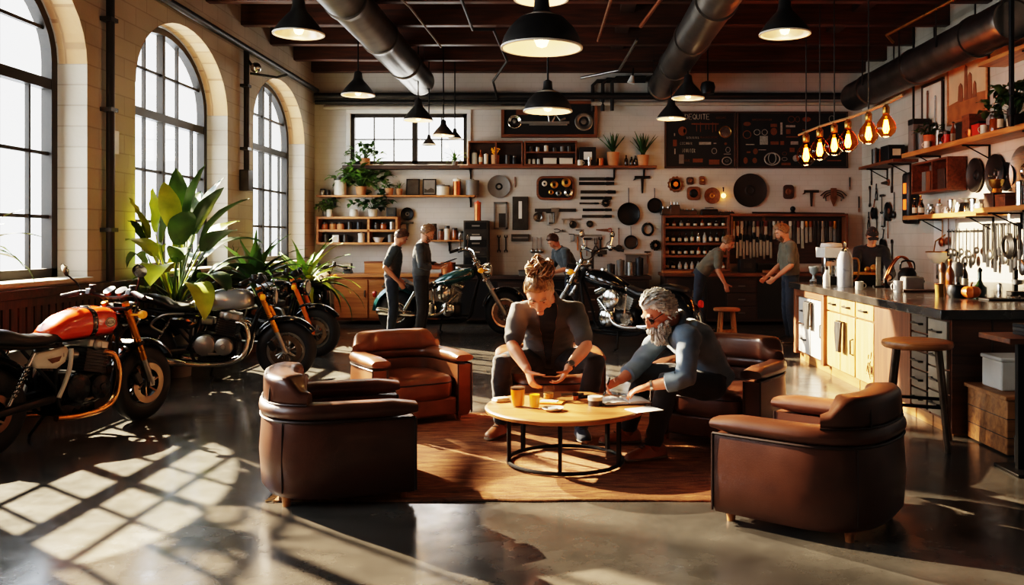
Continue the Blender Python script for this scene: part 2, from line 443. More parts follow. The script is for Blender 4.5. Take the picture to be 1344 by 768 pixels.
# ================================================================ ceiling: beams, ducts, pipes, lamps
beamw = wood('reddish_beam_wood', C(50, 27, 15), C(88, 48, 25), 'x', .5)
for k, y in enumerate((-2.2, -1, .2, 1.4, 2.65, 3.9, 5.15, 6.4, 7.65, 8.9, 10.15, 11.4, 12.65, 13.9, 15.1, 16.15)):
    o = MB().box2((XL, y - .07, 4.56), (XR, y + .07, ZC)).build('beam_%d' % (k + 1), beamw, bevel=.012); struct(o)
for x in (-3.2, .9, 4.2):
    struct(MB().box2((x - .1, YF, 4.74), (x + .1, YB, ZC)).build('beam_%d' % (30 + int(x * 2)), M['darkwood']))

ductm = mat('spiral_duct_steel', C(128, 124, 118), .36, 1., .25, 4)
def duct(name, label, x, z, y0, y1, r, elbow=None):
    prof = []; n = int((y1 - y0) / .055)
    for i in range(n + 1):
        y = y0 + (y1 - y0) * i / n
        prof.append((r + (.012 if i % 2 else 0), y))
    b = MB(); b.lathe([(r - .03, y0 + .02)] + [(r - .02, y0)] + prof, (x, 0, z), 28, 'y')
    t = b.build('ventilation_duct', ductm); tag(t, label, 'duct')
    k = y0 + .9
    while k < y1 - .2:
        MB().lathe([(r, k - .05), (r + .03, k - .045), (r + .03, k + .045), (r, k + .05)], (x, 0, z), 28, 'y').build('coupling_ring', ductm, t); k += 1.9
    for k in (y0 + 1.5, (y0 + y1) / 2, y1 - 1.2):
        for s in (-1, 1): MB().box((x + s * (r + .016), k, (z + ZC) / 2), (.008, .04, ZC - z)).build('hanger_strap', M['darksteel'], t)
    return t
duct('duct', 'spiral steel ventilation duct on the left above the window bikes', -2.55, 4.32, -2, 15.7, .24)
duct('duct', 'spiral steel ventilation duct hanging right of the big centre lamp', 1.78, 4.3, -2, 16.25, .235)
duct('duct', 'fat spiral duct along the top of the right wall', 5.12, 4.02, 10.05, 15.6, .24)

pipem = mat('black_iron_pipe', C(46, 43, 40), .5, .5, .25)
pipel = mat('pale_painted_pipe', C(168, 160, 146), .5, .1, .1)
def pipe(label, pts, r, m=pipem, name='pipe', brackets=True, group=None):
    o = MB().tube(pts, r, 10).build(name, m); tag(o, label, 'pipe', group)
    return o
pipe('long black conduit running high along the window wall', [(XL + .1, -2, 4.22), (XL + .1, 16.1, 4.22)], .045)
for i, (y, z0) in enumerate(((8.83, 1.09), (12.62, 2.45))):
    pts = [(XL + .07, y, 4.2), (XL + .07, y, z0)]
    t = pipe(['vertical black conduit between first and second arched windows', 'vertical black conduit between second and third arched windows'][i], pts, .04)
    for z in (1.6, 2.8, 3.7):
        if z > z0: MB().box2((XL, y - .07, z - .02), (XL + .115, y + .07, z + .02)).build('pipe_clamp', M['darksteel'], t)
    if i: MB().box2((XL, y - .1, 2.2), (XL + .13, y + .1, 2.5)).build('switch_box', M['darksteel'], t, bevel=.01)
sw = MB().box2((XL, 9.0, 2.38), (XL + .012, 9.12, 2.62)); o = sw.build('wall_plate', M['cream'], bevel=.004); tag(o, 'small pale plate on the pier between first and second arched windows', 'switch plate')
# little camera on the conduit
t = thing('security_lamp', 'small round white lamp on a bracket near second arched window', 'lamp', (XL + .12, 12.62, 4.0))
MB().sph((.1, -.05, -.05), .075).build('lamp_head', M['chrome'], t); MB().tube([(-.05, 0, .1), (.02, 0, 0), (.1, -.05, -.05)], .02).build('bracket', M['black'], t)
MB().tube([(0, 0, -.12), (.35, .1, -.16), (.5, .1, -.12)], .018).build('arm', M['black'], t)
ZP = 1.5 + 187 / 71.2
pipe('thick black pipe crossing the top of the back wall', [(XL + .05, YB - .16, ZP), (XR - .05, YB - .16, ZP)], .06)
pipe('thinner black pipe on the back wall above the window', [(XL + .05, YB - .12, 4.02), (-.55, YB - .12, 4.02), (-.42, YB - .12, 3.9), (-.42, YB - .12, 3.78)], .042)
pipe('pale pipe on the back wall under the black pipes', [(-4.4, YB - .08, 3.93), (-.7, YB - .08, 3.93)], .04, pipel)
pipe('pale pipe on the back wall above the chalkboard', [(.5, YB - .1, 4.0), (5.4, YB - .1, 4.0)], .042, pipel)
for i, (px, dz) in enumerate(((778, 0), (791, .02), (803, .04))):
    x = (px - 740) / 71.5
    pipe('%s of three black risers left of right duct end' % ('leftmost', 'middle one', 'rightmost')[i], [(1.5, YB - .06 - i * .05, 4.42 + dz), (x + .08, YB - .06 - i * .05, 4.42 + dz), (x, YB - .06 - i * .05, 4.34 + dz), (x, YB - .06 - i * .05, 3.86)], .035)
# conduits hung under the beams
pipe('thin slanting conduit under the beams left of the centre lamp', [(-1.25, 9.4, 4.5), (-1.3, 12.6, 4.5), (-1.0, 12.6, 4.5), (-.95, 14.8, 4.5), (-1.25, 15.6, 4.3), (-1.2, 16.2, 4.05)], .022)
pipe('short rusty conduit hanging right of the centre lamp', [(.62, 10.2, 4.52), (.52, 13.4, 4.52)], .022, M['rust'])
pipe('orange conduit beside the right duct', [(1.35, 9.5, 4.5), (1.08, 12.4, 4.5)], .028, M['copper'])
pipe('thin pale conduit bent toward the right duct', [(1.1, 13.2, 4.5), (.95, 15.2, 4.42), (.3, 15.6, 4.36)], .024, M['steel'])
pipe('yellow copper conduit near the ceiling above right wall', [(5.2, 9.6, 4.62), (4.6, 12.6, 4.42), (4.75, 12.75, 4.35)], .022, M['brass'])
pipe('blue and white cable dangling near the left duct', [(-2.2, 9.6, 4.5), (-1.95, 11.2, 4.45), (-1.75, 12.6, 4.25)], .014, M['grey'])
for i, px in enumerate((1082, 1096)):
    p0 = at(px, 120, 12.); 
# cable drops
# pendant lamps --------------------------------------------------
shadeo = mat('matt_charcoal_enamel', C(40, 38, 36), .42, .2, .12)
shadei = mat('white_enamel_inside', C(236, 228, 210), .4, 0, .05)
bulbm = mat('glowing_bulb', C(255, 196, 110), .3, 0, 0, emit=40, ecol=C(255, 176, 84))
alui = mat('silver_reflector', C(206, 196, 178), .3, .6, .15)
def pendant(px, py, dia, Y, label, style='cone', glow=True, inner='white', watt=5):
    """px, py: middle of the shade's rim in the photograph"""
    c = at(px, py, Y); r = dia / 2
    t = thing('pendant_lamp', label, 'lamp', c, 0, 'industrial pendant lamps')
    if style == 'dome':
        pr = [(r, 0), (r * .985, r * .09), (r * .93, r * .26), (r * .8, r * .48), (r * .56, r * .72), (r * .28, r * .84), (r * .2, r * .92), (r * .18, r * 1.22), (r * .05, r * 1.3)]
    else:
        pr = [(r, 0), (r * .97, r * .12), (r * .74, r * .44), (r * .5, r * .72), (r * .33, r * .9), (r * .27, r * 1.05), (r * .23, r * 1.38), (r * .06, r * 1.5)]
    inn = [(max(.002, q - .008), z) for q, z in pr[:-3]] + [(.002, pr[-4][1])]
    MB().lathe(pr, n=32, cap=False).build('lamp_shade', shadeo, t, ang=50, fix=False)
    s = t.children
    MB().lathe([(a, z + .004) for a, z in inn], n=32, cap=False).build('shade_lining', shadei if inner == 'white' else alui, t, ang=60)
    MB().lathe([(r + .004, -.006), (r + .004, .008), (r - .014, .008), (r - .014, -.006)], n=32, closed=True).build('rim', shadei, t)
    b = MB(); br = max(.028, min(.055, r * .2))
    b.lathe([(.001, r * .18 - br), (br * .7, r * .18 - br * .75), (br, r * .18), (br * .75, r * .18 + br * .8), (br * .4, r * .18 + br * 1.7), (br * .38, r * .6)], n=16)
    b.build('bulb', bulbm if glow else shadei, t)
    MB().lathe([(br * .6, r * .5), (br * .6, r * .8), (.002, r * .82)], n=12).build('socket', M['black'], t)
    top = pr[-1][1]
    MB().cyl((0, 0, top - .01), (0, 0, ZC - c.z - .02), .011, n=8).build('cord', M['black'], t)
    MB().lathe([(.06, ZC - c.z), (.06, ZC - c.z - .03), (.015, ZC - c.z - .07)], n=16).build('ceiling_rose', M['black'], t)
    if glow:
        l = bpy.data.lights.new('lamp_light', 'POINT'); l.energy = watt; l.color = (1, .66, .34); l.shadow_soft_size = br
        o = bpy.data.objects.new('lamp_light', l); COL.objects.link(o); o.parent = t; o.location = (0, 0, r * .1 - br * 1.4)
    return t
pendant(392, 45, .5, 8.8, 'charcoal pendant lamp over the orange motorcycle, nearest to the window wall', inner='alu')
pendant(711, 63, .62, 6.75, 'largest black dome pendant lamp, hanging over the round table', 'dome')
pendant(710, -1, .46, 7.5, 'pendant lamp cut by the picture top above the largest dome lamp', 'dome')
pendant(719, 146, .51, 9.3, 'black dome pendant lamp hanging below the largest dome lamp', 'dome')
pendant(1030, 45, .5, 8.8, 'charcoal pendant lamp hanging alone right of the right duct', inner='alu')
pendant(470, 125, .5, 13.4, 'pendant lamp before back wall left of the left duct end', inner='alu')
pendant(549, 158, .49, 14.6, 'pendant lamp in front of the back window centre bar')
pendant(582, 178, .37, 15., 'small pendant lamp in front of right half of back window')
pendant(563, 190, .24, 15.5, 'tiny grey pendant lamp lowest in front of back window', glow=False)
pendant(597, 182, .25, 15.8, 'tiny pendant lamp half hidden at right edge of back window', glow=False)
pendant(903, 129, .5, 13.6, 'upper of two pendant lamps at the right duct end', inner='alu')
pendant(881, 156, .49, 14.9, 'lower of two pendant lamps left of the chalkboard')
t = thing('spotlight', 'black spotlight on a rod beside the upper lamp at the right duct end', 'spotlight', at(929, 116, 14.2))
MB().cyl((0, 0, .05), (0, 0, ZC - t.location.z), .012).build('rod', M['black'], t)
MB().lathe([(.04, -.1), (.1, -.09), (.12, .02), (.1, .09), (.03, .12)], n=16).build('lamp_head', M['black'], t)
t = thing('spotlight', 'little white spotlight at the end of the bent pale conduit', 'spotlight', at(828, 104, 15.5))
MB().cyl((0, 0, -.07), (.03, 0, .06), .07, .03).build('lamp_head', M['white'], t); MB().cyl((.03, 0, .05), (.05, .05, .2), .014).build('stem', M['black'], t)

# amber filament bulbs on a hanging rope
amberg = glass('amber_glass', (1.0, .5, .14), .08)
filam = mat('glowing_filament', C(255, 190, 90), .3, 0, 0, emit=90, ecol=C(255, 150, 50))
BP = [(1058, 203, 12.6), (1076, 196, 11.9), (1095, 190, 11.2), (1113, 185, 10.6), (1140, 175, 9.9), (1163, 166, 9.3)]
words_ = ['lowest and furthest left', 'second from the left', 'third from the left', 'fourth from the left', 'second from the right', 'highest and furthest right']
rope = []
for (px, py, Y), w in zip(BP, words_):
    c = at(px, py, Y); k = Y / 11.
    t = thing('filament_bulb', 'amber glowing glass bulb on the rope, ' + w, 'light bulb', c, 0, 'amber filament bulbs on a rope')
    t.scale = (k * 1.18,) * 3
    MB().lathe([(.002, -.118), (.05, -.11), (.092, -.064), (.104, -.02), (.088, .045), (.052, .095), (.034, .12), (.03, .15)], n=20, cap=False).build('glass_bulb', amberg, t)
    b = MB()
    for a in range(5):
        an = 2 * PI * a / 5; b.tube([(.012 * math.cos(an), .012 * math.sin(an), .07), (.03 * math.cos(an), .03 * math.sin(an), -.03), (.014 * math.cos(an + .6), .014 * math.sin(an + .6), -.07)], .007, 5)
    b.build('filament', filam, t)
    MB().lathe([(.03, .13), (.036, .14), (.036, .2), (.02, .225), (.012, .24)], n=14).build('socket', M['brass'], t)
    l = bpy.data.lights.new('bulb_light', 'POINT'); l.energy = 5; l.color = (1, .55, .2); l.shadow_soft_size = .05
    o = bpy.data.objects.new('bulb_light', l); COL.objects.link(o); o.parent = t; o.location = (0, 0, -.14)
    rope.append(c + Vector((0, 0, .24 * k * 1.18)))
o = MB().tube([rope[0] + Vector((-.05, .2, -.02))] + rope + [rope[-1] + Vector((.1, -.2, .06))], .017, 8).build('bulb_rope', mat('hemp_rope', C(150, 120, 80), .8, 0, .3, 60, bump=.5)); tag(o, 'slanting hemp rope carrying the amber bulbs', 'rope')
for i, (k, lab) in enumerate(((0, 'furthest'), (1, 'second'), (2, 'third'), (4, 'nearest'))):
    o = MB().cyl(rope[k], (rope[k].x, rope[k].y, ZC), .009, n=6).build('suspension_wire', M['darksteel']); tag(o, 'thin wire holding the bulb rope, %s from the camera side'.replace('from the camera side', 'of four along the rope') % lab, 'wire')
# ================================================================ seating group
def upath(n, w, d, k=2.6, y0=None):
    """U outline of a tub chair: open at -y. returns points from the left front round the back to the right front"""
    pts = []
    for i in range(n + 1):
        a = PI - PI * i / n
        c, s = math.cos(a), math.sin(a)
        x = w * math.copysign(abs(c) ** (2 / k), c); y = d * abs(s) ** (2 / k)
        pts.append((x, y))
    return pts
def u_full(w, dback, dfront, n=22):
    b = upath(n, w, dback)
    m = 6
    L_ = [(-w, -dfront + dfront * i / m) for i in range(m)]
    return [(x, y) for x, y in L_] + b + [(w, -dfront * (i + 1) / m) for i in range(m)]
def sweep_u(mb, path, prof, closed_prof=True, capround=None):
    """prof: (inward offset, z) as a function of the path parameter t in 0..1"""
    n = len(path); rings = []
    for i, (x, y) in enumerate(path):
        p0 = path[max(0, i - 1)]; p1 = path[min(n - 1, i + 1)]
        tx, ty = p1[0] - p0[0], p1[1] - p0[1]; l = math.hypot(tx, ty); nx, ny = ty / l, -tx / l   # inward normal
        rings.append([(x + nx * o, y + ny * o, z) for o, z in prof(i / (n - 1))])
    mb.ring_loft(rings)
def rrect(x0, x1, z0, z1, r, n=4):
    pts = []
    for cx, cz, a0 in ((x1 - r, z1 - r, 0), (x0 + r, z1 - r, PI / 2), (x0 + r, z0 + r, PI), (x1 - r, z0 + r, 1.5 * PI)):
        for i in range(n + 1):
            a = a0 + PI / 2 * i / n; pts.append((cx + r * math.cos(a), cz + r * math.sin(a)))
    return pts
def armchair(loc, rz, label, lm, back=True, scale=1., group='leather tub armchairs round the table'):
    t = thing('tub_armchair', label, 'armchair', loc, rz, group, scale)
    W, DB, DF = .46, .44, .40
    path = u_full(W, DB, DF, 26)
    b = MB()
    def shell(t_):
        e = .012 * math.sin(min(1, t_ * 8, (1 - t_) * 8) * PI / 2)
        return [(.0 + .035, .06), (.0, .11), (-e, .3), (0, .5), (.005, .525), (.13, .525), (.135, .3), (.13, .06)]
    sweep_u(b, path, shell)
    b.build('shell', lm, t, ang=50)
    # piping along the shell's top and down the front edges
    b = MB(); zz = .53
    b.tube([(x, y, zz) for x, y in path], .009, 6)
    for s in (-1, 1): b.tube([(s * (W + .002), -DF - .002, .08), (s * (W + .002), -DF - .002, .53)], .008, 6); b.tube([(s * (W - .13), -DF - .002, .1), (s * (W - .13), -DF - .002, .53)], .008, 6)
    for q in (.32, .68): 
        x, y = path[int(q * (len(path) - 1))]; b.tube([(x * 1.012, y * 1.012, .1), (x * 1.02, y * 1.02, .3), (x * 1.01, y * 1.01, .52)], .004, 5)
    b.build('piping', M['seam'], t)
    # padded arm rail, full length
    b = MB(); path2 = u_full(W + .006, DB + .006, DF + .015, 26)
    def rail(t_):
        e = min(1, min(t_, 1 - t_) * 22); sh = .55 + .45 * e
        return [(o * 1 + 0, .585 + (z - .585) * sh) for o, z in rrect(-.008, .158, .532, .636, .05)]
    sweep_u(b, path2, rail); b.build('arm_pad', lm, t, ang=60)
    if back:
        b = MB(); pb = path[9:-9]
        n = len(pb)
        def roll(t_):
            e = min(1, min(t_, 1 - t_) * 5.5); s_ = math.sin(e * PI / 2); top = .64 + .15 * s_ + .01
            return [(o + .012, z) for o, z in rrect(.0, .085 + .1 * s_, .61, max(.70, top), .045 - .005 * (1 - s_))]
        sweep_u(b, pb, roll); b.build('back_cushion', lm, t, ang=60)
        b = MB(); b.tube([(x * .99, y * .985 + .0, .632) for x, y in pb], .006, 6)
        for q in (6, n - 7):
            x, y = pb[q]; l = math.hypot(x, y); b.tube([(x * .985, y * .985, .63), (x * .975, y * .975, .7), (x * .955, y * .955, .765), (x * .8, y * .8, .78), (x * .64, y * .64, .755)], .006, 6)
        b.build('cushion_seam', M['seam'], t)
    # seat cushion
    b = MB(); rings = []
    sx, y0, y1 = W - .138, -DF - .03, DB - .15
    def outl(k, z):
        pts = []
        for i in range(40):
            a = 2 * PI * i / 40; c, s = math.cos(a), math.sin(a)
            pts.append((sx * k * math.copysign(abs(c) ** .45, c), (y0 + y1) / 2 + (y1 - y0) / 2 * k * math.copysign(abs(s) ** .45, s), z))
        return pts
    for k, z in ((.9, .225), (.98, .24), (1, .28), (1, .36), (.985, .40), (.93, .425), (.8, .44), (.4, .452), (.02, .455)): rings.append(outl(k, z))
    b.ring_loft(rings); b.build('seat_cushion', lm, t, ang=60)
    b = MB(); b.tube([(p[0] * 1.004, p[1] * 1.0, .375) for p in outl(1, 0)], .007, 6, closed=True); b.build('seat_seam', M['seam'], t)
    MB().box2((-sx, -DF, .07), (sx, DB - .12, .235)).build('seat_base', lm, t, bevel=.02)
    for x, y in ((-.36, -.34), (.36, -.34), (-.3, .3), (.3, .3)):
        MB().lathe([(.022, 0), (.027, .05), (.032, .075)], (x, y, 0), 12).build('foot', M['oak'], t)
    return t
armchair((-1.37, 5.36, 0), R(108), 'dark brown leather tub armchair at the rug corner, back to camera on the left', M['leather'], scale=(1, 1, .92))
armchair((1.37, 4.80, 0), R(-128), 'dark brown leather tub armchair alone on bare floor, back to camera on the right', M['leather'], scale=(.97, .97, .9))
armchair((-1.33, 7.42, 0), R(33), 'empty tan leather tub armchair behind the left one, seat open to the table', M['leather2'], scale=(.93, .93, .9))
armchair((1.22, 6.70, 0), R(-34), 'brown leather tub armchair under the white bearded person', M['leather'], scale=(.93, .93, .95))
armchair((-.13, 7.42, 0), R(4), 'low brown leather tub chair under the person with the hair bun', M['leather2'], back=False, scale=.94)

# rug
def rugmat():
    m, nt, b, N, L = _base('woven_rug')
    tc = N('ShaderNodeTexCoord'); mp = N('ShaderNodeMapping'); L(tc.outputs['Object'], mp.inputs[0]); mp.inputs['Scale'].default_value = (1.2, 6, 1)
    n1 = N('ShaderNodeTexNoise'); n1.inputs['Scale'].default_value = 3.2; n1.inputs['Detail'].default_value = 9; n1.inputs['Roughness'].default_value = .7; n1.inputs['Distortion'].default_value = .8
    L(mp.outputs[0], n1.inputs['Vector'])
    rp = N('ShaderNodeValToRGB'); e = rp.color_ramp.elements; e[0].position = .34; e[0].color = (*C(104, 62, 34), 1); e[1].position = .66; e[1].color = (*C(206, 146, 84), 1)
    k = e.new(.5); k.color = (*C(164, 104, 58), 1)
    L(n1.outputs['Fac'], rp.inputs[0])
    wv = N('ShaderNodeTexWave'); wv.wave_type = 'BANDS'; wv.bands_direction = 'Y'; wv.inputs['Scale'].default_value = 16; wv.inputs['Distortion'].default_value = 2.5; wv.inputs['Detail'].default_value = 2
    L(tc.outputs['Object'], wv.inputs['Vector'])
    mx = N('ShaderNodeMix'); mx.data_type = 'RGBA'; mx.blend_type = 'MULTIPLY'; mx.inputs[0].default_value = .55
    L(rp.outputs[0], mx.inputs[6]); L(wv.outputs['Color'], mx.inputs[7]); L(mx.outputs[2], b.inputs['Base Color']); b.inputs['Roughness'].default_value = .95
    n2 = N('ShaderNodeTexNoise'); n2.inputs['Scale'].default_value = 90; L(tc.outputs['Object'], n2.inputs['Vector'])
    ad = N('ShaderNodeMath'); L(wv.outputs['Fac'], ad.inputs[0]); L(n2.outputs['Fac'], ad.inputs[1])
    bp = N('ShaderNodeBump'); bp.inputs['Strength'].default_value = .8; bp.inputs['Distance'].default_value = .012; L(ad.outputs[0], bp.inputs['Height']); L(bp.outputs[0], b.inputs['Normal'])
    return m
rm = rugmat()
b = MB(); nx, ny = 60, 46; X0, X1, Y0, Y1 = -1.66, 1.52, 5.06, 7.62
vs = []; fs = []
for j in range(ny + 1):
    for i in range(nx + 1):
        x = X0 + (X1 - X0) * i / nx; y = Y0 + (Y1 - Y0) * j / ny
        ex = .012 * noise.noise((x * 3, y * 3, 0)) * (1 if 0 < i < nx else 1)
        vs.append((x + ex * (i in (0, nx)) * 1.5, y + ex * (j in (0, ny)) * 1.5, .012 + .006 * noise.noise((x * 2.2, y * 2.2, 3))))
for j in range(ny):
    for i in range(nx): a = j * (nx + 1) + i; fs.append((a, a + 1, a + nx + 2, a + nx + 1))
b.add(vs, fs); o = b.build('woven_rug', rm, fix=False); tag(o, 'worn rust brown woven rug under the round table', 'rug')
sd = o.modifiers.new('thick', 'SOLIDIFY'); sd.thickness = .014; sd.offset = -1
b = MB(); r_ = random.Random(3)
for i in range(90):
    y = Y0 + (Y1 - Y0) * i / 90
    for X, s in ((X0, -1), (X1, 1)): b.tube([(X, y, .014), (X + s * .025, y + r_.uniform(-.01, .01), .01), (X + s * .05, y + r_.uniform(-.02, .02), .005)], .0035, 4)
f = b.build('fringe', mat('rug_fringe', C(190, 150, 100), .95, 0, .2), o); f['kind'] = 'stuff'

# round coffee table
TX, TY, TZ = .01, 5.93, .395
t = thing('coffee_table', 'round low oak coffee table on black ring frame standing on the rug', 'table', (TX, TY, 0))
MB().lathe([(.001, TZ - .038), (.51, TZ - .038), (.532, TZ - .032), (.538, TZ - .012), (.53, TZ - .002), (.52, TZ), (.001, TZ)], n=64).build('tabletop', M['oak'], t, ang=50)
for z, nm in ((.03, 'base_ring'), (TZ - .055, 'top_ring')):
    b = MB(); b.tube([(.385 * math.cos(a * PI / 24), .385 * math.sin(a * PI / 24), z) for a in range(48)], .013, 8, closed=True); b.build(nm, M['black'], t)
for a in (-95, -55 + 90 - 60, 40, 95, 140, 195):
    a = R(a); MB().box((.385 * math.cos(a), .385 * math.sin(a), (TZ - .04) / 2 + .01), (.024, .024, TZ - .06), (0, 0, a)).build('leg', M['black'], t)

# things on the round table
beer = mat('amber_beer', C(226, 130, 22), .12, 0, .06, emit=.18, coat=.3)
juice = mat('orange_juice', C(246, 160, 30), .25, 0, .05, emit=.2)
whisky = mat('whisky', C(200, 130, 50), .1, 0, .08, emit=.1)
foam = mat('beer_foam', C(246, 236, 210), .8, 0, .05)
dcoffee = mat('dark_drink_top', C(60, 36, 20), .4, 0, .2)
cg = glass('drink_glass', (.97, .97, .95), .03)
def tumbler(name, label, x, y, r0, r1, h, liq, fill, top=None, z=TZ):
    t = thing(name, label, 'glass', (x, y, z))
    MB().lathe([(.001, 0), (r0 * .96, 0), (r0, .006), (r1, h), (r1 - .003, h), (r0 - .003, .009), (.001, .009)], n=28, cap=False).build('tumbler', cg, t, ang=60)
    f = fill; rr = lambda k: r0 + (r1 - r0) * k - .004
    MB().lathe([(.001, .01), (rr(0), .01), (rr(f), h * f), (.001, h * f)], n=28).build('drink', liq, t, ang=50)
    if top: MB().lathe([(.001, h * f), (rr(f), h * f), (rr(f + .08), h * (f + .09)), (rr(f) * .8, h * (f + .12)), (.001, h * (f + .1))], n=28).build('foam', top, t, ang=60)
    return t
tumbler('beer_glass', 'tall glass of amber beer, the tallest drink on the round table', -.305, 5.86, .044, .052, .14, beer, .82, dcoffee)
tumbler('juice_glass', 'short glass of bright orange juice beside the tall beer', -.192, 5.80, .034, .038, .098, juice, .93)
t = thing('saucer', 'small grey white dish near the front of the round table', 'dish', (-.07, 5.72, TZ))
MB().lathe([(.001, .004), (.04, .0), (.05, .004), (.072, .018), (.07, .021), (.046, .01), (.001, .009)], n=32).build('dish', M['cream'], t, ang=60)
MB().lathe([(.001, .012), (.03, .012), (.032, .02), (.001, .022)], n=20).build('soap_bar', M['white'], t)
def jar_low(label, x, y, r, h, m1, m2, z=TZ):
    t = thing('tin', label, 'tin', (x, y, z))
    MB().lathe([(.001, 0), (r, 0), (r, h * .6), (.001, h * .6)], n=24).build('tin_body', m1, t)
    MB().lathe([(.001, h * .6), (r * 1.03, h * .6), (r * 1.03, h), (.001, h)], n=24).build('lid', m2, t); return t
jar_low('round white and black tin in front of the open notebook', .21, 5.90, .048, .062, M['darksteel'], M['cream'])
jar_low('little copper capped tin behind the white tin', .08, 6.10, .02, .05, M['copper'], M['black'])
t = thing('notebook', 'open white notebook under the hands of the bearded person', 'notebook', (.41, 6.02, TZ), R(14))
MB().box((0, 0, .004), (.34, .24, .008)).build('cover', M['blackplastic'], t)
b = MB()
for s in (-1, 1):
    b.ring_loft([[(s * (.005 + .155 * i / 6), y_, .008), (s * (.005 + .155 * i / 6), y_, .010 + .014 * math.sin(PI * min(1, .15 + i / 6 * .85)))] for i in range(7) for y_ in (.115,)] and [[(s * (.005 + .155 * i / 6), -.115, .008), (s * (.005 + .155 * i / 6), .115, .008), (s * (.005 + .155 * i / 6), .115, .011 + .014 * math.sin(PI * min(1, .2 + i / 6 * .8))), (s * (.005 + .155 * i / 6), -.115, .011 + .014 * math.sin(PI * min(1, .2 + i / 6 * .8)))] for i in range(7)])
b.build('pages', M['paper'], t)
t = tag(MB().box((.52, 5.74, TZ + .003), (.2, .15, .004), (0, 0, .5)).build('paper_sheet', M['paper']), 'loose paper sheet overhanging the right edge of the round table', 'paper')
t = thing('magazine', 'orange booklet lying flat behind the juice glass', 'magazine', (-.1, 6.0, TZ), R(-12))
MB().box((0, 0, .005), (.2, .14, .01)).build('cover', mat('orange_cover', C(206, 128, 40), .5), t)
MB().box((.0, 0, .012), (.12, .08, .002)).build('cover_band', M['cream'], t)
t = tag(MB().cyl((-.02, 6.24, TZ + .012), (.14, 6.27, TZ + .012), .01).build('marker_pen', M['steel']), 'grey marker pen lying behind the little tin', 'pen')
t = thing('phone', 'dark phone lying between the tin and the whisky glass', 'phone', (.14, 6.2, TZ), R(20))
MB().box((0, 0, .005), (.15, .075, .01)).build('case', M['blackplastic'], t, bevel=.004); MB().box((0, 0, .0105), (.138, .066, .002)).build('screen', mat('dark_screen', C(14, 14, 16), .1), t)
t = thing('folded_cloth', 'white folded cloth at the left rim of the round table', 'cloth', (-.43, 6.05, TZ), R(30))
MB().box((0, 0, .008), (.11, .08, .016)).build('lower_fold', M['white'], t, bevel=.007); MB().box((.005, .003, .021), (.1, .07, .01)).build('upper_fold', M['white'], t, bevel=.005)
# ================================================================ motorcycles (x forward, camera mostly sees the -y side)
def sloft(mb, secs, n=24, k=2.4):
    """loft along x. secs: (x, zc, half width, half height[, flat bottom])"""
    rings = []
    for x, zc, w, h in secs:
        ring = []
        for i in range(n):
            a = 2 * PI * i / n; c, s = math.cos(a), math.sin(a)
            ring.append((x, w * math.copysign(abs(c) ** (2 / k), c), zc + h * math.copysign(abs(s) ** (2 / k), s)))
        rings.append(ring)
    return mb.ring_loft(rings)
def smooth_pts(pts, n=6):
    """Catmull-Rom through pts"""
    P = [Vector(p) for p in pts]; out = []
    for i in range(len(P) - 1):
        p0 = P[max(i - 1, 0)]; p1 = P[i]; p2 = P[i + 1]; p3 = P[min(i + 2, len(P) - 1)]
        for k in range(n):
            t = k / n
            out.append(.5 * ((2 * p1) + (p2 - p0) * t + (2 * p0 - 5 * p1 + 4 * p2 - p3) * t * t + (3 * p1 - p0 - 3 * p2 + p3) * t ** 3))
    out.append(P[-1]); return out
gunmetal = mat('gunmetal_engine', C(48, 47, 45), .35, .8, .2)
blackeng = mat('satin_black_engine', C(26, 25, 25), .28, .4, .2)
seatm = mat('black_seat_leather', C(26, 24, 23), .42, 0, .2, bump=.08, bscale=120)
smoke = mat('black_gloss_paint', C(16, 16, 17), .12, 0, .1, coat=.8)
def wheel(t, nm, x, r, w, rimm, disc=True, spokes='cast', y=0):
    b = MB(); pr = []
    for i in range(13):
        a = -PI * .62 + PI * 1.24 * i / 12
        pr.append((r - w * .62 + w * .62 * math.cos(a), w * .5 * math.sin(a)))
    pr += [(r - w * 1.02, w * .36), (r - w * 1.02, -w * .36)]
    b.lathe(pr, n=48, axis='y', closed=True)
    o = b.build(nm, M['rubber'], t, loc=(x, y, r), ang=50)
    ri = r - w * .98
    b = MB(); b.lathe([(ri + .012, -w * .42), (ri + .014, w * .42), (ri - .018, w * .4), (ri - .026, w * .1), (ri - .026, -w * .1), (ri - .018, -w * .4)], n=48, axis='y', closed=True)
    b.lathe([(.001, -w * .45), (.035, -w * .45), (.042, -w * .2), (.042, w * .2), (.035, w * .45), (.001, w * .45)], n=16, axis='y')
    if spokes == 'cast':
        for i in range(5):
            a = 2 * PI * i / 5
            for da in (-.17, .17):
                p0 = (.035 * math.cos(a), 0, .035 * math.sin(a)); p1 = ((ri - .01) * math.cos(a + da), 0, (ri - .01) * math.sin(a + da))
                b.tube([p0, p1], [.014, .01], 6)
    else:
        for i in range(28):
            a = 2 * PI * i / 28; s = (-1) ** i
            b.tube([(.036 * math.cos(a + s * .9), s * w * .3, .036 * math.sin(a + s * .9)), ((ri - .01) * math.cos(a), 0, (ri - .01) * math.sin(a))], .0035, 4)
    b.build('rim', rimm, o)
    if disc:
        for s in (-1, 1):
            b = MB(); yy = s * w * .62
            b.lathe([(ri * .58, yy - .003), (ri * .86, yy - .003), (ri * .86, yy + .003), (ri * .58, yy + .003)], n=36, axis='y', closed=True)
            for i in range(6):
                a = 2 * PI * i / 6; b.tube([(.04 * math.cos(a), yy * .8, .04 * math.sin(a)), (ri * .62 * math.cos(a + .3), yy, ri * .62 * math.sin(a + .3))], .009, 5)
            b.build('brake_disc', mat('bronzed_disc_steel', C(128, 108, 88), .32, .95, .2), o)
    return o
